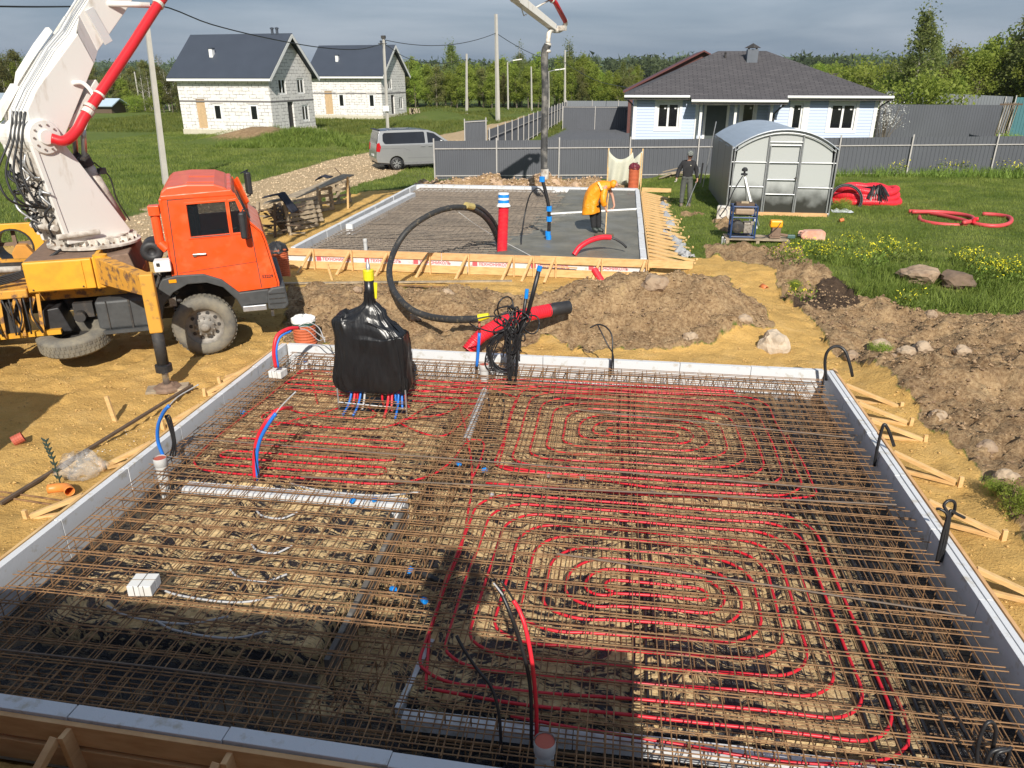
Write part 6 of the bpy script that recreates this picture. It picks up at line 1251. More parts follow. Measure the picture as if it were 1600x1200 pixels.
    for y0, y1, z0, z1 in ((-ov, Wy / 2, ez, ridge), (Wy + ov, Wy / 2, ez, ridge)): b.bar((Lx + ov + .01, y0, z0 - .10), (Lx + ov + .01, y1, z1 - .10), .03, .26); 
    b.build('barge_board', M_BOARDW, t)
    for x, z, w_, h_, k in front:
        if k == 'd': b = MB(F); b.bb((x - w_ / 2, .05, z), (x + w_ / 2, .10, z + h_)); b.build('door', M_OSB, t)
        else: window(F, x, z, w_, h_, t, panes=1, wide=.16)
    FG = F @ Matrix.Translation((Lx, 0, 0)) @ Matrix.Rotation(R(90), 4, 'Z')
    for y, z, w_, h_, k in gable:
        if k == 'd': b = MB(F); b.bb((Lx - .2, y - w_ / 2, z), (Lx - .15, y + w_ / 2, z + h_)); b.build('door', M_DARKCH, t)
        else: window(FG, y, z, w_, h_, t, panes=2, wide=.13)
    for x, z, w_, h_, k in front:
        b = MB(F); b.bb((x - w_ / 2 - .2, -.015, z + h_), (x + w_ / 2 + .2, 0, z + h_ + .1)); b.build('lintel', mat('lintel', (.5, .47, .44), .9), t)
    return t
Yh = 62.0; A_ = W(283, Yh, 205); B_ = W(431, Yh, 205); z0 = W(283, Yh, 212).z; Lx = (B_.x - A_.x) / math.cos(R(-5)) * 1.0
zE = W(350, Yh, 128).z; zR = 0
h1 = box_house('block_house', 'larger unfinished white block house with dark blue metal roof, left of the pair', (A_.x, A_.y + .5, 0), R(-7), (B_.x - A_.x) * 1.02, 7.0, 4.86, 7.85, .52,
    [(2.05 - .05, .55, .85, 2.3, 'd'), (3.55, 1.15, .85, 1.35, 'w'), (7.0, 1.15, .85, 1.35, 'w')], [(2.0, 2.85 + .35, 1.15, 1.25, 'w'), (5.0, 3.2, 1.15, 1.25, 'w'), (3.0, .5, .95, 2.1, 'd'), (5.4, .95, 1.15, 1.35, 'w')], 'pair of white block houses', storey=2.62)
Yh = 88.0; A_ = W(490, Yh, 190); B_ = W(600, Yh, 190)
h2 = box_house('block_house', 'farther unfinished white block house with dark blue metal roof, right of the pair', (A_.x, A_.y + .5, 0), R(-7), (B_.x - A_.x) * 1.02, 7.0, 5.0, 7.9, .52,
    [(2.0, .55, .95, 2.5, 'd'), (3.6, 1.3, .8, 1.5, 'w'), (7.4, 1.3, .8, 1.5, 'w')], [(2.4, 3.2, 1.1, 1.25, 'w'), (5.4, .95, 1.1, 1.35, 'w'), (3.0, .5, .95, 2.1, 'd')], 'pair of white block houses', storey=2.75)
# ---- blue house with dark hip roof
def siding_mat():
    m = bpy.data.materials.new('blue_siding'); m.use_nodes = True; n = m.node_tree.nodes; l = m.node_tree.links; b = n['Principled BSDF']; b.inputs['Roughness'].default_value = .6
    tc = n.new('ShaderNodeTexCoord'); sp = n.new('ShaderNodeSeparateXYZ'); l.new(tc.outputs['Object'], sp.inputs[0]); mm = n.new('ShaderNodeMath'); mm.operation = 'FRACT'; ml = n.new('ShaderNodeMath'); ml.operation = 'MULTIPLY'; ml.inputs[1].default_value = 1 / .16; l.new(sp.outputs[2], ml.inputs[0]); l.new(ml.outputs[0], mm.inputs[0])
    bp = n.new('ShaderNodeBump'); bp.inputs['Distance'].default_value = .03; bp.invert = True; l.new(mm.outputs[0], bp.inputs['Height']); l.new(bp.outputs[0], b.inputs['Normal'])
    r = n.new('ShaderNodeValToRGB'); e = r.color_ramp.elements; e[0].position = .06; e[0].color = (.33, .39, .50, 1); e[1].position = .16; e[1].color = (.46, .54, .70, 1); l.new(mm.outputs[0], r.inputs[0]); l.new(r.outputs[0], b.inputs['Base Color']); return m
M_SIDE = siding_mat()
def shingle_mat():
    m = mat('brown_grey_shingles', (.060, .055, .056), .9, 0, .25, 5, col2=(.105, .095, .094), thr=(.35, .65)); n = m.node_tree.nodes; l = m.node_tree.links; tc = n.new('ShaderNodeTexCoord'); mp = n.new('ShaderNodeMapping'); mp.inputs['Scale'].default_value = (1, 2.2, 1); br = n.new('ShaderNodeTexBrick'); br.inputs['Scale'].default_value = 1.2; br.inputs['Brick Width'].default_value = .6; br.inputs['Row Height'].default_value = .4; br.inputs['Mortar Size'].default_value = .03; br.inputs['Color1'].default_value = (.092, .086, .09, 1); br.inputs['Color2'].default_value = (.066, .062, .066, 1); br.inputs['Mortar'].default_value = (.03, .027, .03, 1)
    l.new(tc.outputs['Object'], mp.inputs[0]); l.new(mp.outputs[0], br.inputs['Vector']); l.new(br.outputs['Color'], n['Principled BSDF'].inputs['Base Color']); return m
M_SHING = shingle_mat()
HY = 45.0; hx0 = W(990, HY, 170).x; hx1 = W(1371, HY, 170).x; zf = .55; ze = 3.62
bh = thing('blue_house', 'pale blue timber house with white trim and dark hip roof behind the fence', 'house', (hx0, HY, 0), 0)
F = FR[bh]; Wd = hx1 - hx0
def hx(px): return W(px, HY, 170).x - hx0
xa, xb, xc, xd = hx(1091), hx(1148), hx(1207), hx(1268)
def hz_(py, px=1150): return W(px, HY, py).z
wz1 = hz_(161); wz0 = hz_(202)
wl = (hx(1027), hx(1062)); wr_ = (hx(1298), hx(1338)); wm = (hx(1238), hx(1255))
def hole(a, c, z0, z1): return [(a, z0), (a, z1), (c, z1), (c, z0)]
b = MB(F); b.plate([(0, .2), (0, ze), (xa, ze), (xa, .2)], [hole(wl[0], wl[1], wz0, wz1)], 0, .2); b.build('wall', M_SIDE, bh); b = MB(F); b.plate([(xc, .2), (xc, ze), (Wd, ze), (Wd, .2)], [hole(*wm, wz0, wz1), hole(*wr_, wz0, wz1)], .0, .2)
b.build('wall', M_SIDE, bh)
b = MB(F); d0 = (hx(1108), hx(1141)); d1 = (hx(1165), hx(1186)); b.plate([(xa, .2), (xa, ze), (xc, ze), (xc, .2)], [hole(*d0, .75, hz_(166)), hole(*d1, wz0, hz_(162))], 1.3, 1.5); b.bb((xa - .2, .2, .2), (xa, 1.3, ze)); b.bb((xc, .2, .2), (xc + .2, 1.3, ze)); b.bb((-.0, .2, .2), (.2, 9.5, ze)); b.bb((Wd - .2, .2, .2), (Wd, 9.5, ze)); b.bb((0, 9.3, .2), (Wd, 9.5, ze)); b.build('recessed_wall', M_SIDE, bh)
b = MB(F); b.bb((-.05, -.05, -.1), (Wd + .05, 9.5, .2)); b.bb((xa, 0, .2), (xc, 1.3, .6)); b.build('base', M_PLINTH, bh)
b = MB(F); b.bb((d0[0], 1.32, .75), (d0[1], 1.4, hz_(166))); b.build('door', mat('grey_green_door', (.07, .085, .085), .5, 0, .1, 3), bh)
b = MB(F); b.plate([(d0[0] - .14, .7), (d0[0] - .14, hz_(166) + .14), (d0[1] + .14, hz_(166) + .14), (d0[1] + .14, .7)], [[(d0[0], .71), (d0[0], hz_(166)), (d0[1], hz_(166)), (d0[1], .71)]], 1.26, 1.3); b.build('door_casing', M_BOARDW, bh)
window(F, sum(wl) / 2, wz0, wl[1] - wl[0], wz1 - wz0, bh, panes=2, wide=.11, sticker=True, trim=.14); window(F, sum(wr_) / 2, wz0, wr_[1] - wr_[0], wz1 - wz0, bh, panes=2, wide=.11, sticker=True, trim=.14); window(F, sum(wm) / 2, wz0, wm[1] - wm[0], wz1 - wz0, bh, panes=1, wide=.1, sticker=True, trim=.14)
window(F @ Matrix.Translation((0, 1.3, 0)), sum(d1) / 2, wz0, d1[1] - d1[0], hz_(162) - wz0, bh, panes=1, wide=.1, sticker=True, trim=.13)
b = MB(F)
for x in (.08, Wd - .08, xa - .05, hx(1262)): b = MB(F); b.bb((x - .09, -.035, .2), (x + .09, -.003, ze)); b.build('corner_board', M_BOARDW, bh)
for x in (xa + .12, xb, xc - .12): b = MB(F); b.bb((x - .07, -.55, .2), (x + .07, -.41, ze - .15)); b.build('porch_post', M_BOARDW, bh, bevel=.01)
ov = .55; R0 = Vector((hx(1128), 4.75, 6.0)); R1 = Vector((hx(1209), 4.75, 6.0)); b = MB(F)
e = [(-ov, -ov, ze - .02), (Wd + ov, -ov, ze - .02), (Wd + ov, 9.5 + ov, ze - .02), (-ov, 9.5 + ov, ze - .02)]
b.add(e + [tuple(R0), tuple(R1)], [(0, 1, 5, 4), (1, 2, 5), (2, 3, 4, 5), (3, 0, 4), (0, 3, 2, 1)]); rf = b.build('roof', M_SHING, bh)
pe = -1.15; sl_ = (6.0 - ze) / (4.75 + ov); b = MB(F); b.add([(xa - .5, -ov + .01, ze + .0), (xc + .55, -ov + .01, ze + .0), (xc + .55, pe, ze - .20), (xa - .5, pe, ze - .20)], [(0, 1, 2, 3)]); b.build('porch_roof', M_SHING, bh, solid=-.08)
b = MB(F)
for x0, x1, y, z in ((-ov, xa - .55, -ov - .05, ze - .04), (xa - .5, xc + .55, pe - .05, ze - .24), (xc + .6, Wd + ov, -ov - .05, ze - .04)): b.tube([(x0, y, z), (x1, y, z)], .075, 10)
b.build('gutter', M_BOARDW, bh)
b = MB(F)
for x0, x1, y, z in ((-ov, xa - .55, -ov, ze - .14), (xa - .5, xc + .55, pe, ze - .34), (xc + .6, Wd + ov, -ov, ze - .14)): b.bb((x0, y - .0, z - .07), (x1, y + .04, z + .05))
for P in ([(-ov + .1, -ov, ze - .15), (-.1, -.08, ze - .45), (-.1, -.08, .4)], [(Wd + ov - .1, -ov, ze - .15), (Wd + .1, -.08, ze - .5), (Wd + .1, -.08, .4)], [(xc + .5, pe, ze - .3), (xc + .1, -.1, ze - .9), (xc + .1, -.1, .4)]): b.tube([Vector(p) for p in P], .05, 8)
b.build('fascia', M_DARKCH, bh)
ch = Vector((hx(1181), 3.6, 0)); b = MB(F); zb = 6.0 - sl_ * (4.75 - 3.6); b.bb((ch.x - .3, 3.3, zb - .4), (ch.x + .3, 3.9, 6.05)); cm = b.build('chimney', mat('grey_chimney', (.10, .115, .14), .6, 0, .1, 3), rf)
b = MB(F); b.lathe([(.48, 6.12), (0, 6.38)], (ch.x, 3.6, 0), n=4); b.bb((ch.x - .33, 3.27, 6.2), (ch.x + .33, 3.93, 6.27)) if 0 else None
for dx in (-.22, .22): b.bb((ch.x + dx - .03, 3.4, 6.0), (ch.x + dx + .03, 3.8, 6.15))
b.build('chimney_cap', M_DARKCH, rf)
b = MB(F); b.lathe([(.06, 0), (.06, .25), (.1, .26), (0, .33)], (hx(1138), 3.9, 6.0 - sl_ * .85), n=8); b.build('roof_vent', M_DARKCH, rf)
# brown roofed house behind, sheds far away
def gable_shed(name, label, cx, cy, Lx, Wy, ez, rz_, mw, mr, rot=0, cat='house'):
    t = thing(name, label, cat, (cx, cy, 0), rot); F = FR[t]; b = MB(F); b.plate([(-Wy / 2, 0), (-Wy / 2, ez), (0, rz_ - .1), (Wy / 2, ez), (Wy / 2, 0)], [], -Lx / 2, Lx / 2, 'yz'); b.build('wall', mw, t)
    b = MB(F); b.add([(-Lx / 2 - .5, -Wy / 2 - .5, ez - .2), (Lx / 2 + .5, -Wy / 2 - .5, ez - .2), (Lx / 2 + .5, 0, rz_), (-Lx / 2 - .5, 0, rz_), (Lx / 2 + .5, Wy / 2 + .5, ez - .2), (-Lx / 2 - .5, Wy / 2 + .5, ez - .2)], [(0, 1, 2, 3), (3, 2, 4, 5)]); b.build('roof', mr, t, solid=.12)
    b = MB(F); b.bb((-1, -Wy / 2 - .03, 1.1), (0, -Wy / 2 - .005, 2.2)); b.build('window', M_GLASSW, t); return t
M_BROOF = mat('red_brown_metal_roof', (.115, .032, .03), .5, .1, .1, 1)
p = W(1097, 72, 84); gable_shed('neighbour_house', 'house with red brown roof showing behind the blue house', p.x - .1, 74, 9, 12, 3.6, p.z + .2, mat('dark_red_cladding', (.10, .035, .03), .7), M_BROOF, R(90))
p = W(10, 95, 150); gable_shed('long_shed', 'low pale shed with grey roof at the far left behind the boom', p.x - 4, 95, 12, 6, 1.9 - .2, 2.6, mat('pale_shed_wall', (.45, .47, .45), .8), mat('pale_metal_roof', (.36, .42, .47), .5, .1, .1, 1), 0, 'shed')
p = W(175, 100, 165); gable_shed('small_shed', 'tiny blue white hut at the wood edge left of the pole', p.x, 98, 4.5, 3, 1.2, 1.9, M_WOODD, mat('pale_blue_sheet', (.42, .52, .60), .5), 0, 'shed')
p = W(1315, 130, 118); gable_shed('barn', 'dark barn roof between the blue house roof and the right trees', p.x, 130, 12, 8, 3.0, p.z + .4, M_WOODD, mat('dark_brown_roof', (.05, .035, .035), .7), 0, 'barn')
# ---- corrugated fences
def fence(label, p, q, z0, z1, m, pitch=.2, posts=None, rails=True, side=-1, postz=.12, cap=None, group=None, rz=(.25, .80), step=2.9):
    p = Vector((p[0], p[1], 0)); q = Vector((q[0], q[1], 0)); d = q - p; Ln = d.length; d.normalize(); n = Vector((d.y, -d.x, 0)) * (1 if side < 0 else -1)
    t = thing('metal_fence', label, 'fence', (p.x, p.y, z0[0]), 0, group); b = MB(); V = []; k = int(Ln / pitch)
    prof = ((0, 0), (.42, 0), (.5, 1), (.92, 1)); r0 = []; r1 = []
    for i in range(k):
        for f, o_ in prof:
            u = (i + f) * pitch; w_ = u / Ln; P = p + d * u + n * (.02 * o_); r0.append((P.x, P.y, z0[0] * (1 - w_) + z0[1] * w_)); r1.append((P.x, P.y, z1[0] * (1 - w_) + z1[1] * w_))
    b.sheet([r0, r1]); b.build('sheet', m, t)
    if rails:
        for f in rz:
            b = MB(); P = [p + n * .05, q + n * .05]
            for i, (a, c) in enumerate(((z0[0], z1[0]), (z0[1], z1[1]))): P[i].z = a + (c - a) * f
            b.bar(P[0], P[1], .03, .045); b.build('rail', M_FPOST, t)
    for u in (posts or [step * i for i in range(int(Ln / step) + 1)]):
        w_ = u / Ln; a = z0[0] * (1 - w_) + z0[1] * w_; c = z1[0] * (1 - w_) + z1[1] * w_; P = p + d * u + n * .10; b = MB(); b.bar(P + Vector((0, 0, a - .15)), P + Vector((0, 0, c + postz)), .06, .06, up=(0, 1, 0)); b.build('post', M_FPOST, t)
    return t
fp = lambda px, Y: W(px, Y, 250).x
fx = [(679, 36.0), (776, 36.45), (873, 36.85), (983, 37.3), (1090, 37.7), (1185, 38.1), (1310, 38.8), (1423, 39.3), (1550, 40.3)]
P0_ = Vector((fp(679, 36.0), 36.0, 0)); P1_ = Vector((fp(1550, 40.3), 40.3, 0)); dd = (P1_ - P0_).normalized(); pst = []
for px, Y in fx:
    X0 = fp(px, Y); pst.append((X0 - P0_.x) / dd.x)
ext = P0_ + dd * ((P1_ - P0_).length + 14); pst += [pst[-1] + 3.1 * k for k in (1, 2, 3, 4)]
fence('long grey corrugated fence across the middle with pale posts and rails facing the site', P0_, ext, (.0, .12), (1.78, 2.05), M_FENCE, posts=pst, rz=(.10, .80))
# left boundary fence inside the neighbour yard, seen from inside
a_ = W(762, 43, 200); c_ = W(885, 92, 158)
fence('grey fence running away beside the track with pale inner posts', (a_.x, 43), (c_.x, 92), (0, .0), (1.85, 1.9), M_FENCE, step=2.7, rz=(.1, .75), side=-1)
fence('grey fence across the yard with one pale rail', (W(880, 74, 170).x, 74), (W(1030, 74, 170).x, 74), (0, 0), (W(930, 74, 166).z, W(930, 74, 166).z), M_FENCE, step=3, rz=(.96,), postz=.0)
fence('farthest grey fence at the back of the yard', (c_.x, 92), (W(1010, 92, 150).x, 92), (0, 0), (2.0, 2.0), M_FENCEL, step=3, rails=False)
fence('dark grey gate standing open by the end of the long fence', (W(726, 45, 200).x, 45), (W(760, 45, 200).x, 45.3), (.0, .0), (W(740, 45, 189).z, W(740, 45, 187).z), M_FENCE, pitch=.16, step=1.25, rz=(.05, .97))
fence('grey fence right of the blue house', (W(1372, 58, 180).x, 58), (W(1565, 60, 180).x, 60), (0, 0), (W(1372, 58, 163).z, W(1565, 60, 164).z), M_FENCE, step=80, rails=False)
fence('paler grey fence panels rising behind the grey fence at right', (W(1378, 68, 150).x, 68), (W(1585, 66, 150).x, 66), (0, 0), (W(1410, 68, 142).z, W(1570, 66, 151).z), M_FENCEL, step=2.9, rails=False, postz=0)
fence('green fence with pale posts in front of the right trees', (W(1400, 84, 150).x, 84), (W(1680, 84, 150).x, 84), (0, 0), (W(1410, 84, 142).z, W(1570, 84, 142).z), M_FENCEG, step=3.5, rails=False, postz=.02)
fence('teal fence at the right edge beyond the old door', (W(1580, 56, 180).x, 56), (W(1700, 56, 180).x, 56), (0, 0), (W(1590, 56, 152).z, W(1590, 56, 152).z), M_FENCET, step=40, rails=False)
b = MB(); p = W(1588, 72, 138); b.bb((p.x, 72, 0), (p.x + 3, 75, p.z)); single(b, 'green_shed', M_FENCEG, 'dark green shed end at the right edge above the fences', 'shed')
t = thing('old_gate', 'weathered dark plank gate leaning between the right fences', 'gate', tuple(W(1580, 54, 200)))
for k in range(6): b = MB(); x = W(1567 + 4.0 * k, 54, 180); b.bar((x.x - .25, 54, .6), (x.x, 54, W(1570, 54, 160).z), .02, .12, up=(0, 1, 0)); b.build('plank', M_WOODG, t)
b = MB(); b.bar((W(1562, 54, 163).x, 53.95, W(1562, 54, 163).z), (W(1598, 54, 160).x, 53.95, W(1598, 54, 163).z), .05, .1); b.build('beam', M_WOODD, t)
# ---- poles
def pole(px, py_base, ptop, label, r0=.14, r1=.09, lamp=None, boxed=False, z=0, Y=None, arms=True, tilt=0):
    c = G(px, py_base, z) if Y is None else Vector((W(px, Y, py_base).x, Y, z)); top = W(ptop[0], c.y, ptop[1]); t = thing('utility_pole', label, 'pole', tuple(c))
    b = MB(); b.tube([c - Vector((0, 0, .3)), top], r0, 4 if r0 > .12 else 8, True, [r0, r1]); b.build('pole_shaft', M_POLE, t)
    if boxed:
        b = MB(); q = c.lerp(top, .25); b.box(q + Vector((0, -.15, 0)), (.55, .25, .45)); b.build('meter_box', M_WHITE, t); b = MB(); q = top; b.box(q, (.35, .3, .25)); b.bar(q - Vector((.5, 0, .5)), q + Vector((.3, 0, -.5)), .06, .06); b.build('insulator_bracket', M_DARKCH, t)
    if lamp:
        b = MB(); q = top; b.tube([q, q + Vector((lamp * .6, 0, .25))], .04, 6); o = b.build('lamp_arm', M_GALV, t); b = MB(); b.bar(q + Vector((lamp * .5, 0, .22)), q + Vector((lamp * 1.3, 0, .38)), .2, .12); b.build('lamp_head', M_WHITE, o)
    return t, c, top
t, c1, t1 = pole(259, 290, (228, 25), 'concrete pole leaning beside the boom behind the orange cab', .17, .12)
t, c2, t2 = pole(606, 205, (599, 58), 'dark topped pole with white meter box beside the silver van', .15, .11, boxed=True)
t, c3, t3 = pole(778, 190, (775, 22), 'tall pale concrete pole rising left of the hanging hose', .26, .17)
pole(729, 182, (729, 84), 'pale pole with a white box between the pair of houses and the tall pole', .17, .12)
pole(794, 172, (793, 97), 'lamp pole just right of the tall pale pole', .13, .09, lamp=1.6)
pole(831, 168, (830, 104), 'plain short pole left of the hanging hose', .13, .09, Y=112)
pole(855, 165, (847, 99), 'plain pole mostly hidden by the hanging hose', .13, .09, Y=112)
pole(858, 162, (857, 112), 'lamp pole just right of the hanging hose', .13, .09, lamp=1.8, Y=112)
pole(883, 160, (883, 78), 'pole with a steel tip rising right of the hanging hose', .17, .10, Y=113)
pole(220, 172, (210, 112), 'thin leaning pale pole against the wood left of the houses', .12, .09)
pole(1566, 145, (1583, 88), 'thin leaning pole in front of the right trees', .10, .08, Y=75)
b = MB(); c = W(690, 120, 150)
# ---- overhead wires
def wire(label, A, B, sag, r=.03, grp=None):
    P = [A.lerp(B, k / 16) - Vector((0, 0, sag * 4 * (k / 16) * (1 - k / 16))) for k in range(17)]; b = MB(); b.tube(P, r, 5); return single(b, 'power_cable', M_BLACKC, label, 'cable', grp)
k_ = t2 - Vector((0, 0, .5))
pA = W(-200, 30, 8); pB = W(246, 42, 8)
b = MB(); b.tube(spline([W(-200, 26, 3), W(0, 28, 10), W(130, 34, 10), W(246, 40, 8), W(330, 45, 38), W(420, 51, 60), W(500, 58, 74), W(560, 63, 77), k_], 5), .035, 6); single(b, 'power_cable', M_BLACKC, 'thick overhead cable sagging from the sky at left to the dark topped pole', 'cable', smooth=True)
wire('thin wire from the dark topped pole to the tall pale pole', k_ + Vector((0, 0, .3)), t3 - Vector((0, 0, 1.8)), .8, .03)
b = MB(); b.tube(spline([k_, W(640, 80, 92), W(690, 95, 99), W(729, G(729, 182).y, 93), W(760, 110, 98)], 5), .03, 5); single(b, 'power_cable', M_BLACKC, 'sagging wire from the dark topped pole past the pole with a white box', 'cable')
wire('wire running down from the tall pale pole behind the hanging hose', t3 - Vector((0, 0, 1.8)), W(884, 113, 98), .6, .035)
b = MB(); b.tube(spline([W(884, 125, 100), W(930, 100, 125), W(985, 80, 138)], 5), .03, 5); single(b, 'power_cable', M_BLACKC, 'thin wire crossing the wood towards the blue house', 'cable')
# ---- the building under the photographer (outside the frame, casts the shade)
rb = thing('brick_block', 'low flat roofed brick block the photographer stands on', 'building', (-5, -2, 0)); b = MB(); b.bb((-14, -6, -.3), (1.12, .95, 2.85)); b.build('wall', mat('brick', (.35, .15, .1), .9, 0, .1, 5), rb); b = MB(); b.bb((-14.1, -6.1, 2.85), (1.2, 1.0, 3.0)); b.build('roof_slab', M_CONC, rb)
sc_ = thing('unseen_shadow_caster', 'added unseen cabin standing outside the left edge of the picture', 'blocker', (-9.7, 3.2, 0)); b = MB(); b.bb((-12, 1, -.2), (-7.45, 5.35, 2.9)); b.build('wall', M_FENCEL, sc_); b = MB(); b.bb((-12.1, .9, 2.9), (-7.38, 5.42, 3.0)); b.build('roof', M_ROOFB, sc_)  # unseen box added to cast the shadow on the sand at left
# ================================================================ VAN
VZ = R(90 - 60); VP = G(621, 266); vt = thing('parked_van', 'silver minivan parked nose away on the track beside the long grey fence', 'van', tuple(VP), VZ); VF = FR[vt]
M_SILV = mat('silver_paint', (.40, .405, .41), .32, .55, .04, 2, coat=.5); M_VGL = mat('tinted_glass', (.018, .02, .026), .08, 0, .2, 2)
def VB(): return MB(VF)
def arch(cx, r=.40, n=10): return [(cx + r * math.cos(R(a)), .33 + r * math.sin(R(a))) for a in np.linspace(180, 0, n)]
low = [(-1.02, .42), (-1.06, .62), (-1.03, .95), (-.98, 1.28), (3.05, 1.28), (3.7, 1.14), (4.0, .95), (4.08, .7), (4.05, .42)] + [(3.62, .36)] + arch(3.2)[::-1] + [(2.8, .28), (.42, .28)] + arch(0)[::-1] + [(-.42, .36)]
upp = [(-.98, 1.28), (-.90, 1.75), (-.80, 1.97), (-.2, 2.03), (1.2, 2.04), (1.8, 1.98), (2.2, 1.84), (3.05, 1.28)]
wins = [[(-.60, 1.36), (-.68, 1.50), (-.66, 1.80), (-.58, 1.88), (1.52, 1.90), (1.58, 1.85), (1.60, 1.36), (1.55, 1.33), (-.52, 1.33)], [(1.74, 1.34), (1.72, 1.88), (2.1, 1.80), (2.72, 1.36)]]
for sgn in (0, 1):
    S = Matrix.Identity(4); k = .20
    if sgn: Fm = VF @ Matrix.Translation((0, 1.9, 0)) @ Matrix.Scale(-1, 4, (0, 1, 0))
    else: Fm = VF
    b = MB(Fm); b.plate(low, [], 0, .04); b.build('side_panel', M_SILV, vt, bevel=.02)
    Sh = Matrix(((1, 0, 0, 0), (0, 1, k, -1.28 * k), (0, 0, 1, 0), (0, 0, 0, 1)))
    b = MB(Fm @ Sh); b.plate(upp, wins, 0, .04); b.build('upper_side', M_SILV, vt, bevel=.008)
    b = MB(Fm @ Sh)
    for w_ in wins: b.plate(w_, [], .015, .025)
    b.build('side_window', M_VGL, vt)
    b = MB(Fm); b.bar((-.95, -.006, 1.12), (.4, -.006, 1.12), .012, .012); b.bar((.4, -.006, 1.12), (.75, -.006, .98), .012, .012); b.bar((.6, -.006, .62), (2.75, -.006, .60), .012, .015); b.bb((.4, -.01, .28), (2.8, .0, .40)); b.build('body_crease', mat('silver_shade_trim', (.22, .22, .23), .5, .3), vt)
    b = MB(Fm); b.box((1.45, -.02, 1.18), (.22, .04, .04)); b.box((1.85, -.02, 1.18), (.2, .04, .04)); b.build('door_handle', M_SILV, vt)
    for nm, u in (('wheel', 0), ('wheel', 3.2)):
        b = MB(Fm); b.lathe([(.2, .0), (.30, .0), (.335, .03), (.34, .08), (.34, .2), (.2, .22)], (u, .02, .33), 'y', 28); wo = b.build(nm, M_TYRE if 0 else M_BLACKPL, vt, smooth=True)
        b = MB(Fm); b.lathe([(.235, .0), (.22, .02), (.21, .06), (0, .07)], (u, .015, .33), 'y', 24); b.build('rim', M_DARKCH, wo)
        b = MB(Fm)
        for q in range(10): a = 2 * math.pi * q / 10; b.bar((u + .04 * math.cos(a), .018, .33 + .04 * math.sin(a)), (u + .22 * math.cos(a + .1 * (-1)**q), .022, .33 + .22 * math.sin(a + .1 * (-1)**q)), .02, .032)
        b.build('spokes', M_GALV, wo)
    b = MB(Fm); b.lathe([(.40, .0), (.40, .5), (0, .5)], (0, .04, .33), 'y', 20); b.lathe([(.40, .0), (.40, .5), (0, .5)], (3.2, .04, .33), 'y', 20); b.build('wheel_well', M_BLACKPL, vt)
b = VB(); tp_ = [(-.80, 1.97), (-.2, 2.03), (1.2, 2.04), (1.8, 1.98), (2.2, 1.84)]; b.sheet([[(x, y * 1.0, z - .0) for x, z in tp_] for y in (.14, .5, .95, 1.4, 1.76)]); b.build('roof', mat('dark_silver_roof', (.13, .15, .19), .25, .6, .03, 2, coat=.5), vt, smooth=True, solid=.02)
b = VB(); b.sheet([[(x, y, z) for x, z in ((-1.02, .42), (-1.07, .62), (-1.04, .95), (-.98, 1.28))] for y in (.02, 1.88)]); b.build('tailgate', M_SILV, vt, solid=.03)
b = VB(); b.add([(-.98, .02, 1.28), (-.98, 1.88, 1.28), (-.80, 1.75, 1.97), (-.80, .15, 1.97)], [(0, 1, 2, 3)]); b.build('rear_pillar_panel', M_SILV, vt, solid=.02)
b = VB(); b.add([(-.995, .12, 1.36), (-.995, 1.78, 1.36), (-.85, 1.68, 1.90), (-.85, .22, 1.90)], [(0, 1, 2, 3)]); b.build('rear_window', M_VGL, vt, solid=.01)
b = VB(); b.bar((-.95, .95, 2.02), (-.75, .95, 2.03), 1.5, .03); b.build('rear_spoiler', M_BLACKPL, vt)
b = VB(); b.plate([(-1.05, .98), (-1.0, 1.36), (-.88, 1.42), (-.80, 1.2), (-.88, .95)], [], -.012, .12); b.plate([(-1.05, .98), (-1.0, 1.36), (-.88, 1.42), (-.80, 1.2), (-.88, .95)], [], 1.78, 1.912); b.build('tail_light', mat('red_lens', (.45, .01, .015), .15, 0, .1, 5), vt)
b = VB(); b.box((-1.075, .95, .75), (.015, .52, .11)); b.build('number_plate', M_WHITE, vt)
b = VB(); b.sheet([[(x, y, z) for x, z in ((3.05, 1.28), (3.7, 1.14), (4.0, .95), (4.08, .7), (4.05, .42))] for y in (.02, 1.88)]); b.build('bonnet', M_SILV, vt, solid=.03)
b = VB(); b.add([(2.2, .13, 1.84), (2.2, 1.77, 1.84), (3.05, 1.86, 1.28), (3.05, .04, 1.28)], [(0, 1, 2, 3)]); b.build('windscreen', M_VGL, vt, solid=.01)
b = VB(); b.bb((-.95, .05, .30), (4.0, 1.85, .5)); b.build('underbody', M_BLACKPL, vt)
b = VB(); b.box((2.45, -.12, 1.38), (.14, .2, .2)); b.build('mirror', M_SILV, vt, bevel=.03)
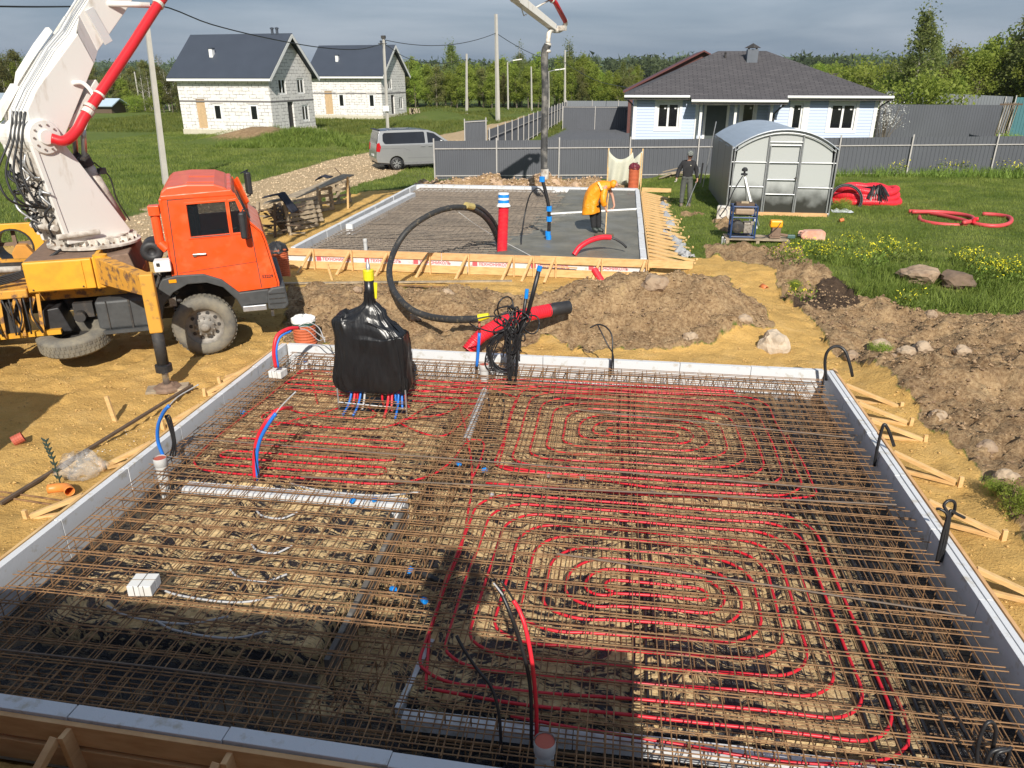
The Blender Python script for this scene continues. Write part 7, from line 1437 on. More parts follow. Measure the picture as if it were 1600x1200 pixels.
# ================================================================ GREENHOUSE
g0, g1, gy0, gy1, gz = 3.62, 7.0, 26.7, 32.6, .2; gc = (g0 + g1) / 2; gw = (g1 - g0) / 2; gh_s, gh_r = 2.2, .56
gt = thing('greenhouse', 'arched polycarbonate greenhouse with galvanised frame on the lawn', 'greenhouse', (gc, (gy0 + gy1) / 2, gz))
def arcp(n=18, inset=0, z_=0): return [(gc + (gw - inset) * (2 * k / n - 1), gz + gh_s - .03 + z_ + (.62 - inset * .4) * (1 - abs(2 * k / n - 1)**2.15)) for k in range(n + 1)]
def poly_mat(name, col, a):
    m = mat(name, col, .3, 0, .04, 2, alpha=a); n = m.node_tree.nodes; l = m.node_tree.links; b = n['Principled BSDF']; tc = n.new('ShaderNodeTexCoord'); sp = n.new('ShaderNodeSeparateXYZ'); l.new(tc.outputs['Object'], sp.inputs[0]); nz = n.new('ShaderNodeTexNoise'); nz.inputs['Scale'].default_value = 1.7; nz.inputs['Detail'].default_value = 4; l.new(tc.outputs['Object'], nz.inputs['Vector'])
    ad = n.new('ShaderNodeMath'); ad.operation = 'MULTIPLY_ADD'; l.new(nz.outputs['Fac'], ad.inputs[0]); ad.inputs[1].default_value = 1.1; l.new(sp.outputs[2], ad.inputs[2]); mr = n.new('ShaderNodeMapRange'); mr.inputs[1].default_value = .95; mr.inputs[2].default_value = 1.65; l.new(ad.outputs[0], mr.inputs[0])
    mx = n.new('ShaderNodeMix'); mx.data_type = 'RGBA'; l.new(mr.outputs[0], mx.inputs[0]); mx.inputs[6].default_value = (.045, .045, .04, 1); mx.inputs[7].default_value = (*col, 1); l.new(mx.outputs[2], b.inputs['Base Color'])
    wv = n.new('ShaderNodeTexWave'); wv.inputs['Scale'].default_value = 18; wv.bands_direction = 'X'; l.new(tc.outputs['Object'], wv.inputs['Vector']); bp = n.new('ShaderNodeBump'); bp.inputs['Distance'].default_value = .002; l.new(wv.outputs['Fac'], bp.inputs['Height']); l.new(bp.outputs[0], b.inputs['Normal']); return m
M_PC = poly_mat('dirty_polycarbonate', (.48, .50, .49), .9); M_PCR = mat('sky_tinted_roof_polycarbonate', (.40, .47, .55), .35, 0, .08, 3, alpha=.88, stretch=(1, .3, 1)); M_PCS = mat('side_polycarbonate', (.16, .17, .17), .4, 0, .3, 2.2, col2=(.20, .20, .17), alpha=.93, stretch=(1, 6, .4))  # roof sheet has the sky reflection painted into its blue-grey colour
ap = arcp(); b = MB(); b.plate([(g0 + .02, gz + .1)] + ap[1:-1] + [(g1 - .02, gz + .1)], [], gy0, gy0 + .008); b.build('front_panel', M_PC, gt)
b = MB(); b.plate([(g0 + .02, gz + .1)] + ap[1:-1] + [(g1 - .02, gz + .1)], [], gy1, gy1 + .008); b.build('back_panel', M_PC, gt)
b = MB(); b.sheet([[(x, y, z) for x, z in ap] for y in (gy0 - .1, gy1 + .1)]); b.build('roof_panel', M_PCR, gt, solid=.006)
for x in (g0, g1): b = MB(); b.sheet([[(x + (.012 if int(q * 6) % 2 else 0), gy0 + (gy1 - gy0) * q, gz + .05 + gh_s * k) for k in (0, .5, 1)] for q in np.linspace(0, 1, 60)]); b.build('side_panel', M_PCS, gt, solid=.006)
def gb(pts, r=.022, nm='frame_bar'): b = MB(); b.tube(pts, r, 6); b.build(nm, M_GALV, gt)
for y in (gy0 - .03,): 
    gb([(x, y, z) for x, z in ap], .024, 'front_arch'); gb([(x, y - .05, z - .07) for x, z in arcp(inset=.08)], .02, 'front_arch')
for k in range(1, 4): y = gy0 + (gy1 - gy0) * k / 3; gb([(x, y, z - .03) for x, z in ap], .02, 'rib')
for x in (g0, g0 + .09, g1 - .09, g1): gb([(x, gy0 - .04, gz), (x, gy0 - .04, gz + gh_s + .05)], .025, 'upright')
dx0, dx1 = 4.78, 5.86
for x in (dx0, dx1): gb([(x, gy0 - .04, gz), (x, gy0 - .04, gz + gh_s + .47)], .028, 'door_jamb')
for z in (.95, 1.75): gb([(g0, gy0 - .04, gz + z), (dx0, gy0 - .04, gz + z)], .018); gb([(dx1, gy0 - .04, gz + z), (g1, gy0 - .04, gz + z)], .018)
gb([(g0, gy0 - .04, gz + .1), (g1, gy0 - .04, gz + .1)], .02)
d_ = thing('x', None, None)
bpy.data.objects.remove(d_)
b = MB()
for z in (.1, .72, 1.2, 1.75, 2.3): b.tube([(dx0 + .06, gy0 - .06, gz + z), (dx1 - .06, gy0 - .06, gz + z)], .020, 6)
for x in (dx0 + .06, dx1 - .06): b.tube([(x, gy0 - .06, gz + .1), (x, gy0 - .06, gz + 2.3)], .020, 6)
dr = b.build('door', M_GALV, gt); b = MB(); b.box((dx1 - .1, gy0 - .09, gz + 1.25), (.04, .05, .1)); b.build('handle', M_DARKCH, dr)
gb([(dx0, gy0 - .04, gz + 2.4), (dx1, gy0 - .04, gz + 2.4)], .02)
b = MB(); b.bb((g0 + .1, gy0 - .08, gz - .05), (g1 - .05, gy0 - .0, gz + .12)); b.build('sill_timber', M_WOODO, gt)
b = MB(); b.bb((g0 + .3, gy0 + .8, gz), (g1 - .3, gy1 - .5, gz + .25)); b.build('inner_bed', mat('soil_bed', (.06, .045, .03), .9), gt)
# ================================================================ small items on the lawn
def pallet(label, F, w_=1.2, d_=.8, m=None, cat='pallet', group=None, gap=6):
    t = thing('timber_pallet', label, cat, tuple(F.translation), 0, group); t.matrix_world = Matrix.Translation(F.translation); FR[t] = Matrix.Translation(F.translation); m = m or M_WOODG
    for k in range(gap): b = MB(F); y = -d_ / 2 + .06 + (d_ - .12) * k / (gap - 1); b.box((0, y, .13), (w_, .10, .022)); b.build('deck_board', m, t)
    for x in (-w_ / 2 + .05, 0, w_ / 2 - .05): b = MB(F); b.box((x, 0, .06), (.09, d_, .10)); b.build('stringer', m, t)
    for x in (-w_ / 2 + .05, 0, w_ / 2 - .05): b = MB(F); b.box((x, 0, .0), (.10, d_ * .98, .018)); b.build('bottom_board', m, t)
    return t
g_ = G(1182, 386, .12); gzz = hz(g_.x, g_.y); pallet('low grey pallet carrying the generator and the orange engine on the lawn edge', Matrix.Translation((g_.x, g_.y + .3, gzz)), 1.75, .8)
ge = Vector((g_.x - .42, g_.y + .25, gzz + .15)); t = thing('generator', 'petrol generator in a blue tube frame standing on the pallet', 'generator', tuple(ge)); F = FR[t]
M_BLUF = mat('blue_frame', (.02, .05, .14), .5, 0, .2, 6)
for x in (-.33, .33):
    for y in (-.22, .22): b = MB(F); b.tube([(x, y, 0), (x, y, .9)], .028, 8); b.build('frame_post', M_BLUF, t)
b = MB(F)
for z in (.04, .58, .88):
    for y in (-.22, .22): b.tube([(-.33, y, z), (.33, y, z)], .024, 8)
    for x in (-.33, .33): b.tube([(x, -.22, z), (x, .22, z)], .024, 8)
b.build('frame_rail', M_BLUF, t)
b = MB(F); b.box((0, 0, .74), (.52, .40, .17)); b.build('fuel_tank', mat('dusty_brown_tank', (.30, .22, .15), .6, 0, .2, 8), t, bevel=.04)
b = MB(F); b.lathe([(0, -.2), (.10, -.2), (.17, -.17), (.18, -.1), (.18, .1), (0, .1)], (-.14, 0, .30), 'y', 20); b.build('recoil_cover', M_DARKCH, t)
b = MB(F); b.box((.14, 0, .28), (.24, .32, .3)); b.box((.24, -.1, .42), (.10, .16, .1)); b.build('engine_block', mat('dirty_alloy', (.4, .4, .4), .6), t, bevel=.02)
b = MB(F); b.box((0, 0, .93), (.5, .3, .09)); b.build('control_panel', M_WOODD, t, bevel=.01)
b = MB(F); b.box((-.02, -.1, .99), (.2, .12, .05)); b.build('gloves', M_WOODG, t)
og = Vector((g_.x + .50, g_.y + .25, gzz + .15)); t = thing('small_engine', 'small engine with an orange cover standing on the pallet right of the generator', 'engine', tuple(og)); F = FR[t]
b = MB(F); b.box((0, 0, .40), (.34, .24, .2)); b.build('orange_cover', mat('orange_plastic', (.85, .36, .01), .45, 0, .08, 8), t, bevel=.04)
b = MB(F); b.box((.02, .0, .18), (.24, .2, .24)); b.tube([(-.15, -.05, .04), (.0, -.1, .3)], .03, 8); b.tube([(.12, 0, .1), (.35, -.05, .08)], .04, 8); b.box((0, 0, .03), (.3, .26, .05)); b.build('engine_base', M_RUSTBR, t, bevel=.01)
b = MB(F); b.tube(spline([(.1, -.13, .45), (.0, -.15, .3), (-.3, -.1, .02), (-.7, -.12, .03)], 5), .012, 6); b.build('cable', M_BLACKC, t)
b = MB(F); b.box((.45, -.02, .05), (.22, .12, .1)); single(b, 'angle_grinder', mat('grey_green_tool', (.06, .12, .11), .5), 'grey green power tool lying at the right end of the pallet', 'power tool', bevel=.02)
# jerrycan
j = G(1268, 376, .18); t = thing('jerrycan', 'faded pink jerrycan lying on its side on the lawn', 'canister', tuple(j)); F = FR[t] @ Matrix.Rotation(R(5), 4, 'Z')
M_JER = mat('faded_pink_plastic', (.62, .30, .21), .5, 0, .1, 4, col2=(.70, .45, .36), thr=(.4, .7)); b = MB(F); b.prism([(-.26, .02), (-.36, .12), (-.36, .18), (-.24, .30), (.28, .31), (.34, .24), (.34, .06), (.28, .0)], -.14, .14); b.build('body', M_JER, t, bevel=.035)
b = MB(F); b.tube([(-.34, 0, .15), (-.42, 0, .15)], .045, 12); b.build('cap', M_BLACKPL, t); b = MB(F); b.tube(spline([(-.28, 0, .27), (-.38, 0, .27), (-.40, 0, .2)], 4), .02, 8); b.build('handle', M_JER, t)
# tripod with level
tp3 = G(1176, 356, .2); top = W(1163, tp3.y, 272); t = thing('laser_level_tripod', 'white laser level tripod standing before the greenhouse', 'tripod', (tp3.x, tp3.y, .2))
for k, (dx, dy) in enumerate(((.14, -.4), (-.05, .25), (.42, .3))): b = MB(); e_ = Vector((tp3.x + dx * .6, tp3.y + dy, hz(tp3.x, tp3.y))); b.bar(top, top.lerp(e_, .55), .055, .035, up=(0, 1, 0)); b.bar(top.lerp(e_, .5), e_, .03, .025, up=(0, 1, 0)); b.build('leg', M_WHITE if k == 0 else M_GALV, t)
b = MB(); b.lathe([(0, -.03), (.10, -.03), (.10, .02), (.03, .03), (.03, .08), (.09, .09), (.09, .15), (.04, .2), (0, .2)], top, n=14); b.build('level_head', M_BLACKPL, t)
b = MB(); b.tube(spline([top + Vector((-.05, -.05, -.05)), top + Vector((-.28, -.1, -.5)), top + Vector((-.42, -.1, -.95)), top + Vector((-.6, 0, -1.3))], 6), .018, 6); b.build('strap', M_BLACKC, t)
# white canister box w/ strap near greenhouse corner and stick
c = G(1129, 346, .18); t = thing('water_canister', 'dirty white canister with a looped wire at the near left corner of the greenhouse', 'canister', tuple(c)); F = FR[t] @ Matrix.Rotation(R(-10), 4, 'Z')
b = MB(F); b.box((0, 0, .26), (.42, .28, .5)); b.build('body', M_GRIMEW, t, bevel=.04); b = MB(F); b.tube([(.0 + .13 * math.cos(q), -.16, .32 + .16 * math.sin(q)) for q in np.linspace(0, 6.28, 16)], .012, 6); b.build('wire_loop', M_GREYC, t)
b = MB(); b.tube([G(1117, 362, .15), c + Vector((-.02, -.1, .12))], .015, 6); single(b, 'stick', M_WOOD, 'thin pale stick leaning on the white canister', 'stick')
b = MB(); b.tube([W(1098, 31, 292), W(1119, 30.5, 190)], .02, 6); single(b, 'long_rod', M_GALV, 'thin pale rod leaning against the left side of the greenhouse', 'rod')
c = G(1129, 383, .15); b = MB(); b.box((c.x - .02, c.y, .25), (.06, .06, .28)); b.box((c.x + .05, c.y, .22), (.04, .05, .2)); single(b, 'post_stub', M_GALV, 'small grey metal stub standing in the lawn left of the pallet', 'stub', bevel=.005)
# red coils
t = thing('pipe_coil', 'big stack of thick red pipe coils right of the greenhouse', 'pipe coil', tuple(G(1355, 325, .2)))
cc = G(1350, 316, .2); rs = random.Random(3)
for k in range(6):
    z = .10 + .19 * (k % 3); rx = 1.25 - .14 * (k % 3) - (.27 if k > 2 else 0); ry = .95 - .1 * (k % 3); n = 40; ox, oy = rs.uniform(-.12, .12), rs.uniform(-.1, .1)
    P = [Vector((cc.x + ox + rx * math.cos(q), cc.y + oy + ry * math.sin(q), .2 + z + .05 * math.sin(q * 3 + k))) for q in np.linspace(0, 6.2, n)]; corr(P, .13, .03, .06, 12, True).build('coil_turn', M_REDCOR, t, smooth=True)
t = thing('cable_hank', 'hank of thin black cables thrown over the red pipe coils', 'cable', tuple(cc + Vector((0, 0, .9))))
for k in range(26):
    a = rs.uniform(-.15, .15); s0 = W(1364, cc.y - .5, 294); e1 = W(1355 + k * 1.4, cc.y - 1.05, 306 + rs.uniform(-4, 12) * (1 if k < 20 else 1.3)); m1 = s0.lerp(e1, .5) + Vector((rs.uniform(-.05, .05), -.1, .22)); b = MB(); b.tube(spline([W(1340 + rs.uniform(-6, 6), cc.y, 293), s0 + Vector((0, 0, rs.uniform(-.03, .05))), m1, e1], 5), .022, 5); b.build('cable', M_BLACKC, t)
t = thing('cable_loop', 'round loop of black hose leaning on the red pipe coils', 'hose', tuple(G(1330, 330, .2))); lc = W(1322, cc.y - 1.15, 312)
for r_ in (.44, .49): b = MB(); b.tube([lc + Vector((r_ * math.cos(q) * 1.15, .25 * math.sin(q), r_ * math.sin(q) + .02)) for q in np.linspace(-1.2, 3.6, 26)], .03, 7); b.build('hose_loop', M_BLACKC, t, smooth=True)
b = MB(); p = G(1316, 333, .22); pr_ = []
for i in range(7): pr_.append([(p.x - .35 + .12 * i, p.y - .15 + .1 * j, p.z + .16 * max(0, noise.noise(Vector((i * .7, j * .9, 1)))) + .04) for j in range(6)])
b.sheet(pr_); single(b, 'plastic_scrap', mat('silver_film', (.55, .58, .60), .3, .2, .2, 12, bump=.02), 'crumpled silver film lying before the red pipe coils', 'litter')
b = MB(); b.tube([G(1312, 345, .22), G(1318, 343, .26)], .06, 12); single(b, 'flower_pot', M_ORPVC, 'small brown pot among weeds at the right corner of the greenhouse', 'pot')
t = thing('pipe_coil', 'loose flat loops of red pipe lying farther right on the lawn', 'pipe coil', tuple(G(1500, 345, .2)))
L1 = [(1420, 330), (1440, 331), (1470, 336), (1500, 343), (1530, 351), (1560, 353), (1578, 348), (1578, 340), (1560, 336), (1535, 334)]
L2 = [(1425, 331), (1460, 331), (1495, 334), (1518, 339), (1520, 345), (1505, 348)]; L3 = [(1436, 338), (1440, 345), (1465, 350), (1500, 352), (1520, 350)]
for i, L_ in enumerate((L1, L2, L3)): P = spline([G(x, y, .29 + .05 * i * (1 if i < 2 else -.6)) for x, y in L_], 6); b = MB(); b.tube(P, .065, 10); b.build('loop', mat('matt_red_pipe', (.62, .07, .075), .5, 0, .1, 3), t, smooth=True)
b = MB(); b.tube(spline([G(1521, 349, .3), G(1523, 343, .42), G(1529, 342, .45)], 4), .06, 10); b.build('pipe_end', M_REDCOR, t, smooth=True)
# tarp on a frame by the fence
t = thing('hanging_tarp', 'pale tarp hung between posts in front of the long grey fence', 'tarp', (.1, 34.5, 0)); rows = []
x0, x1 = W(950, 34.6, 260).x, W(1003, 34.6, 260).x
for i in range(25):
    u = i / 24; x = x0 + (x1 - x0) * u; zt = 1.62 - .42 * math.sin(math.pi * min(1, u * 1.35)) ** .7 if u < .74 else 1.20 + (u - .74) * 1.5; rows.append([(x, 34.6 + .10 * math.sin(u * 19 + v * 2) * (.3 + v), zt * (1 - v) + .0 * v) for v in (0, .15, .3, .5, .75, 1)])
b = MB(); b.sheet(rows); b.build('cloth', M_TARP, t, smooth=True, solid=.01)
for x in (x0, x1, W(985, 34.7, 260).x): b = MB(); b.bar((x, 34.68, -.1), (x, 34.68, 1.66), .06, .05, up=(0, 1, 0)); b.build('post', M_WOOD, t)
b = MB(); b.bar((W(999, 33.9, 260).x, 33.9, 0), (W(1001, 33.9, 260).x, 33.9, 1.55), .05, .05, up=(0, 1, 0)); single(b, 'timber_post', M_WOOD, 'pale upright post between the corrugated shaft and the long fence', 'post')
b = MB(); c = G(1054, 282, .1); rs = random.Random(9)
t = thing('scrap_heap', 'small heap of grey wooden scrap left of the standing man', 'scrap', tuple(c))
for k in range(9): b = MB(); a = rs.uniform(-.5, .5); p = c + Vector((rs.uniform(-.5, .4), rs.uniform(-.2, .3), .08 + .08 * k * .6)); b.bar(p - Vector((.45, .1, .1)), p + Vector((.45, rs.uniform(-.2, .2), rs.uniform(0, .25))), .12, .03); b.build('board', M_WOODG, t)
# ================================================================ pallets and trestles left of the far slab
def LF(p, rz=0, rx=0, ry=0): return Matrix.Translation(p) @ Matrix.Rotation(rz, 4, 'Z') @ Matrix.Rotation(ry, 4, 'Y') @ Matrix.Rotation(rx, 4, 'X')
GP = 'grey pallets stood up beside the track'
pl = [((470, 358), 62, 78, 'Upright slatted pallet, nearest the cab mirror', M_WOODG, 6), ((478, 350), 62, 74, 'Second upright slatted pallet behind the nearest one', M_WOODG, 6), ((500, 330), 60, 88, 'Upright pallet in the middle of the row by the track', M_WOODG, 4), ((528, 318), 60, 86, 'Last upright pallet at the far end of the row by the track', M_WOODG, 4), ((440, 362), 100, 60, 'Dark pallet leaning low beside the cab, full of scrap', M_WOODD, 7)]
for (px, rz_, rx_, lb, m_, gp) in pl:
    c = G(*px, 0); pallet(lb, LF((c.x, c.y, .42), R(rz_), R(rx_)), 1.15, .85, m_, group=GP, gap=gp)
tA = G(452, 352, 0); tB_ = G(545, 322, 0)
b = MB(); A_ = W(452, tA.y + .2, 309); B_ = W(545, tB_.y, 273); b.bar(A_, B_, .5, .04); single(b, 'work_bench_top', M_WOODG, 'long weathered plank table top laid over the pallets by the track', 'plank', bevel=.005)
for i, (px, pyb, pyt) in enumerate(((544, 326, 276), (497, 342, 292), (430, 372, 318))): c = G(px, pyb, 0); b = MB(); b.bar(c, W(px - 1, c.y, pyt), .07, .05, up=(0, 1, 0)); single(b, 'timber_post', (M_WOOD, M_WOODG, M_WOODD)[i], ('pale post holding the far end of the plank table', 'grey post under the middle of the plank table', 'brown post beside the cab mirror')[i], 'post')
c = G(428, 368, 0); t = thing('scrap_rack', 'low rack crammed with broken brown boards between the cab and the pallets', 'scrap', tuple(c)); rs = random.Random(21)
for k in range(30): b = MB(); p = c + Vector((rs.uniform(-.5, .8), rs.uniform(-.3, .6), rs.uniform(.05, .85))); q = p + Vector((rs.uniform(-.7, .7), rs.uniform(-.2, .2), rs.uniform(-.1, .15))); b.bar(p, q, .10, .03); b.build('board', (M_WOODD, M_WOODG, M_WOODD)[k % 3], t)
for x in (-.55, .55): b = MB(); b.bar(c + Vector((x, 0, 0)), c + Vector((x * .8, .1, 1.0)), .09, .07, up=(0, 1, 0)); b.build('upright', M_WOODG, t)
b = MB(); b.bar(W(412, c.y, 318), W(443, c.y + .2, 311), .6, .03); b.build('top_board', M_WOODG, t)
def cloth(label, P0, P1, P2, w_, m):
    b = MB(); rr_ = []
    for i in range(13):
        u = i / 12; p = P0.lerp(P1, u * 2) if u < .5 else P1.lerp(P2, u * 2 - 1); rr_.append([p + Vector((0, w_ * (v - .5), .04 * noise.noise(Vector((u * 5, v * 4, 2))) + .03)) for v in np.linspace(0, 1, 7)])
    b.sheet(rr_); single(b, 'jacket', m, label, 'jacket', smooth=True, solid=.03)
M_NAVY = mat('dark_navy_cloth', (.02, .022, .035), .9, 0, .2, 8)
cloth('dark jacket draped over the scrap rack beside the cab', W(415, c.y, 308), W(440, c.y, 303), W(462, c.y - .1, 332), .5, M_NAVY)
cloth('black jacket thrown on the far part of the plank table', W(496, tB_.y, 281), W(505, tB_.y, 275), W(517, tB_.y, 278), .5, M_NAVY)
b = MB(); b.bar(W(523, tB_.y, 262), W(536, tB_.y, 276), .03, .03); single(b, 'stick', M_WOODD, 'dark stick poking up behind the plank table', 'stick')
# rocks
def rock(label, c, s, m, seed, sq=.8, name='rock', cat='rock', grp=None):
    bm = bmesh.new(); bmesh.ops.create_icosphere(bm, subdivisions=3, radius=1); b = MB(); 
    for v in bm.verts: d = 1 + .35 * noise.fractal(v.co * 1.1 + Vector((seed, 0, 0)), 1, 2, 4) + .1 * noise.noise(v.co * 5); v.co = Vector((v.co.x * s * d, v.co.y * s * d * .9, v.co.z * s * sq * d))
    b.add([tuple(c + v.co + Vector((0, 0, s * sq * .45))) for v in bm.verts], [tuple(x.index for x in f.verts) for f in bm.faces]); bm.free(); return single(b, name, m, label, cat, grp)
rock('large pale lump of dusty concrete on the sand behind the near slab', G(1207, 548, 0), .27, mat('pale_lump', (.48, .39, .29), .95, 0, .2, 6, bump=.02, bscale=14), 2, 1.0, 'concrete_lump')
CL_ = sorted(((1160, 522, .14, M_CHUNK), (1375, 545, .16, M_CHUNK), (1385, 565, .13, M_CLAY), (1412, 560, .15, M_CHUNK), (1440, 552, .16, M_CHUNK), (1365, 575, .13, M_CLAY), (1500, 560, .14, M_CHUNK), (1330, 560, .12, M_CLAY), (1465, 655, .12, M_CHUNK), (1540, 705, .13, M_CLAY), (1570, 750, .14, M_CHUNK), (1020, 502, .24, M_CLAY), (1080, 535, .15, M_CHUNK), (1455, 492, .12, M_CLAY), (700, 478, .12, M_CHUNK), (560, 470, .1, M_CLAY), (650, 500, .12, M_CHUNK)), key=lambda q: q[0]); NM_ = sum(q[0] < 1300 for q in CL_)
for i, (px, py, s_, m_) in enumerate(CL_):
    c = G(px, py, .05); c.z = hz(c.x, c.y); rock('%s clod of earth from the left %s' % (ORD[i if px < 1300 else i - NM_].capitalize(), 'on the brown dirt at right' if px > 1300 else 'on the mound between the slabs'), c, s_, m_, i * 3.1, .75, 'earth_clod', 'clod', 'large clods of dry earth')
for i, (px, py, s_) in enumerate(((1432, 436, .42), (1495, 443, .38))): c = G(px, py, .2); rock(('pale brown' if i == 0 else 'darker brown') + ' heap of soil in the weeds of the lawn', c, s_, M_CLAY if i == 0 else mat('dark_soil', (.16, .11, .075), .95, 0, .2, 5, bump=.01), 31 + i, .5, 'soil_heap', 'soil heap')
M_SPOIL = mat('pale_spoil', (.50, .36, .24), .95, 0, .15, 4, col2=(.33, .22, .14), thr=(.4, .7), bump=.015, bscale=10)
for i, (px, s_) in enumerate(((775, .42), (800, .3), (848, .35), (868, .42), (900, .35))): c = Vector((W(px, 33.1, 280).x, 33.0 + .1 * (i % 2), .0)); rock('%s pale spoil lump from the left behind the far slab' % ORD[i].capitalize(), c, s_ * .8, M_SPOIL, 50 + i, 1.0, 'spoil_lump', 'clod', 'pale spoil lumps behind the far slab')
for i, (px, py, Y) in enumerate(((645, 182, 88), (503, 209, 64))):
    c = G(px, py + 4, 0); t = thing('timber_heap', ('heap of pale planks standing beside the farther white house' if i == 0 else 'small pile of pale boards before the larger white house'), 'planks', tuple(c)); rs = random.Random(i)
    for k in range(9): b = MB(); a = rs.uniform(-1.2, 1.2); b.bar(c + Vector((a, 0, 0)), c + Vector((a * .2 + rs.uniform(-.6, .6), 0, (1.2, .6)[i])), .14, .06, up=(0, 1, 0)); b.build('plank', M_WOODG, t)
# yellow flowering weeds
M_FLW = mat('yellow_flowers', (.75, .68, .02), .6, 0, .1, 5)
def weed(label, c, s_, seed, grp):
    r = np.random.default_rng(seed); t = thing('flowering_weed', label, 'flower', tuple(c), 0, grp); V = []
    for k in range(70):
        p = np.array(c) + np.array([r.normal(0, .14 * s_), r.normal(0, .12 * s_), r.uniform(.0, .3 * s_)]); a = r.uniform(0, 6.28); l_ = .07 * s_; V.append([p, p + np.array([math.cos(a) * l_, math.sin(a) * l_, .05]), p + np.array([math.cos(a + .4) * l_ * .6, math.sin(a + .4) * l_ * .6, .08])])
    o = bpy.data.objects.new('leaves', tris_obj('leaves', np.array(V) - np.array(c), M_WEED)); COL.objects.link(o); o.parent = t
    V = []
    for k in range(46):
        p = np.array(c) + np.array([r.normal(0, .15 * s_), r.normal(0, .12 * s_), r.uniform(.22, .46) * s_]); n_ = r.normal(0, 1, 3) * .02 * s_; m_ = r.normal(0, 1, 3) * .02 * s_; V.append([p, p + n_, p + m_])
    o = bpy.data.objects.new('flower_heads', tris_obj('flower_heads', np.array(V) - np.array(c), M_FLW)); COL.objects.link(o); o.parent = t
spots = [(1240, 395), (1262, 388), (1278, 400), (1322, 385), (1335, 378), (1300, 402), (1358, 398), (1372, 405), (1395, 390), (1402, 398), (1425, 400), (1350, 410), (1495, 404), (1520, 402), (1510, 412), (1540, 415), (1548, 425), (1530, 428), (1560, 420), (1575, 418), (1572, 430), (1246, 408), (1420, 462), (1385, 385), (1590, 428), (1555, 432), (1250, 448), (1475, 275), (1500, 272), (1560, 272), (1585, 270), (1590, 276), (1405, 276), (1215, 398), (1290, 392)]
spots.sort(); NF = 0; NL = [0, 0]
for i, (px, py) in enumerate(spots):
    c = G(px, py + (10 if py > 300 else 0), .2); c.z = hz(c.x, c.y)
    if py < 300: lb = '%s yellow flowering weed from the left at the foot of the grey fence' % ORD[NF]; NF += 1
    else: h_ = int(px > 1440); lb = '%s yellow flowering weed from the left %s' % (ORD[NL[h_]], 'in the clump behind the soil heaps' if h_ else 'between the jerrycan and the dark soil'); NL[h_] += 1
    weed(lb, c, 1.05 if py > 300 else 1.7, 100 + i, 'yellow weeds along the fence' if py < 300 else 'yellow weeds on the lawn edge')
# ================================================================ PEOPLE
def skin(name, V, E, m, parent, root=0, sub=2, sm=.0):
    """V: name -> (pos, radius or (rx, ry)); one continuous skinned surface"""
    ks = list(V); idx = {k: i for i, k in enumerate(ks)}; me = bpy.data.meshes.new(name); inv = FR[parent].inverted()
    me.from_pydata([tuple(inv @ Vector(V[k][0])) for k in ks], [(idx[a], idx[b]) for a, b in E], [])
    o = bpy.data.objects.new(name, me); COL.objects.link(o); o.parent = parent; FR[o] = FR[parent]
    bm = bmesh.new(); bm.from_mesh(me); sk = bm.verts.layers.skin.verify(); bm.verts.ensure_lookup_table()
    for k in ks:
        r = V[k][1]; r = (r, r) if not isinstance(r, tuple) else r; bm.verts[idx[k]][sk].radius = r; bm.verts[idx[k]][sk].use_root = (idx[k] == root)
    bm.to_mesh(me); bm.free(); md = o.modifiers.new('skin', 'SKIN'); md.use_smooth_shade = True; md.branch_smoothing = sm
    md2 = o.modifiers.new('s', 'SUBSURF'); md2.levels = sub; md2.render_levels = sub; me.materials.append(m); return o
def hand(V, E, w, wn, d, side, grip=0.0, up=(0, 0, 1)):
    """palm + five fingers from wrist wn in direction d"""
    d = Vector(d).normalized(); s_ = Vector(side).normalized(); n_ = d.cross(s_).normalized(); W0 = Vector(w)
    V[wn + 'p'] = (W0 + d * .05, (.036, .022)); E.append((wn, wn + 'p'))
    for i, (o_, L_) in enumerate(((-.032, .066), (-.011, .078), (.011, .072), (.031, .058))):
        a = wn + 'k%d' % i; V[a] = (W0 + d * .095 + s_ * o_, .0105); E.append((wn + 'p', a)); b1 = wn + 'f%d' % i; c1 = wn + 'g%d' % i
        V[b1] = (W0 + d * (.095 + L_ * .55 * (1 - grip * .5)) + s_ * o_ * 1.1 + n_ * (.03 + .03 * grip), .009); V[c1] = (W0 + d * (.095 + L_ * (1 - grip * .9)) + s_ * o_ * 1.1 + n_ * (.045 + .035 * grip), .0075); E += [(a, b1), (b1, c1)]
    V[wn + 't1'] = (W0 + d * .045 - s_ * .045 + n_ * .01, .012); V[wn + 't2'] = (W0 + d * .085 - s_ * .06 + n_ * .03, .0095); E += [(wn + 'p', wn + 't1'), (wn + 't1', wn + 't2')]
def head(V, E, nk, c, fwd, s=1.0):
    """skull, jaw, nose, ears joined to the neck"""
    c = Vector(c); f = Vector(fwd).normalized(); r = f.cross(Vector((0, 0, 1))).normalized(); u = r.cross(f)
    V['hd'] = (c - f * .012 * s, (.088 * s, .098 * s)); V['hc'] = (c + u * .075 * s - f * .01 * s, (.075 * s, .085 * s)); V['jw'] = (c - u * .075 * s + f * .035 * s, (.055 * s, .055 * s)); E += [(nk, 'hd'), ('hd', 'hc'), ('hd', 'jw')]
    V['ns'] = (c + f * .108 * s - u * .012 * s, .013 * s); E.append(('hd', 'ns'))
    for q in (-1, 1): V['er%d' % q] = (c + r * q * .092 * s - u * .01 * s, (.012 * s, .02 * s)); E.append(('hd', 'er%d' % q))
    return c, f, r, u
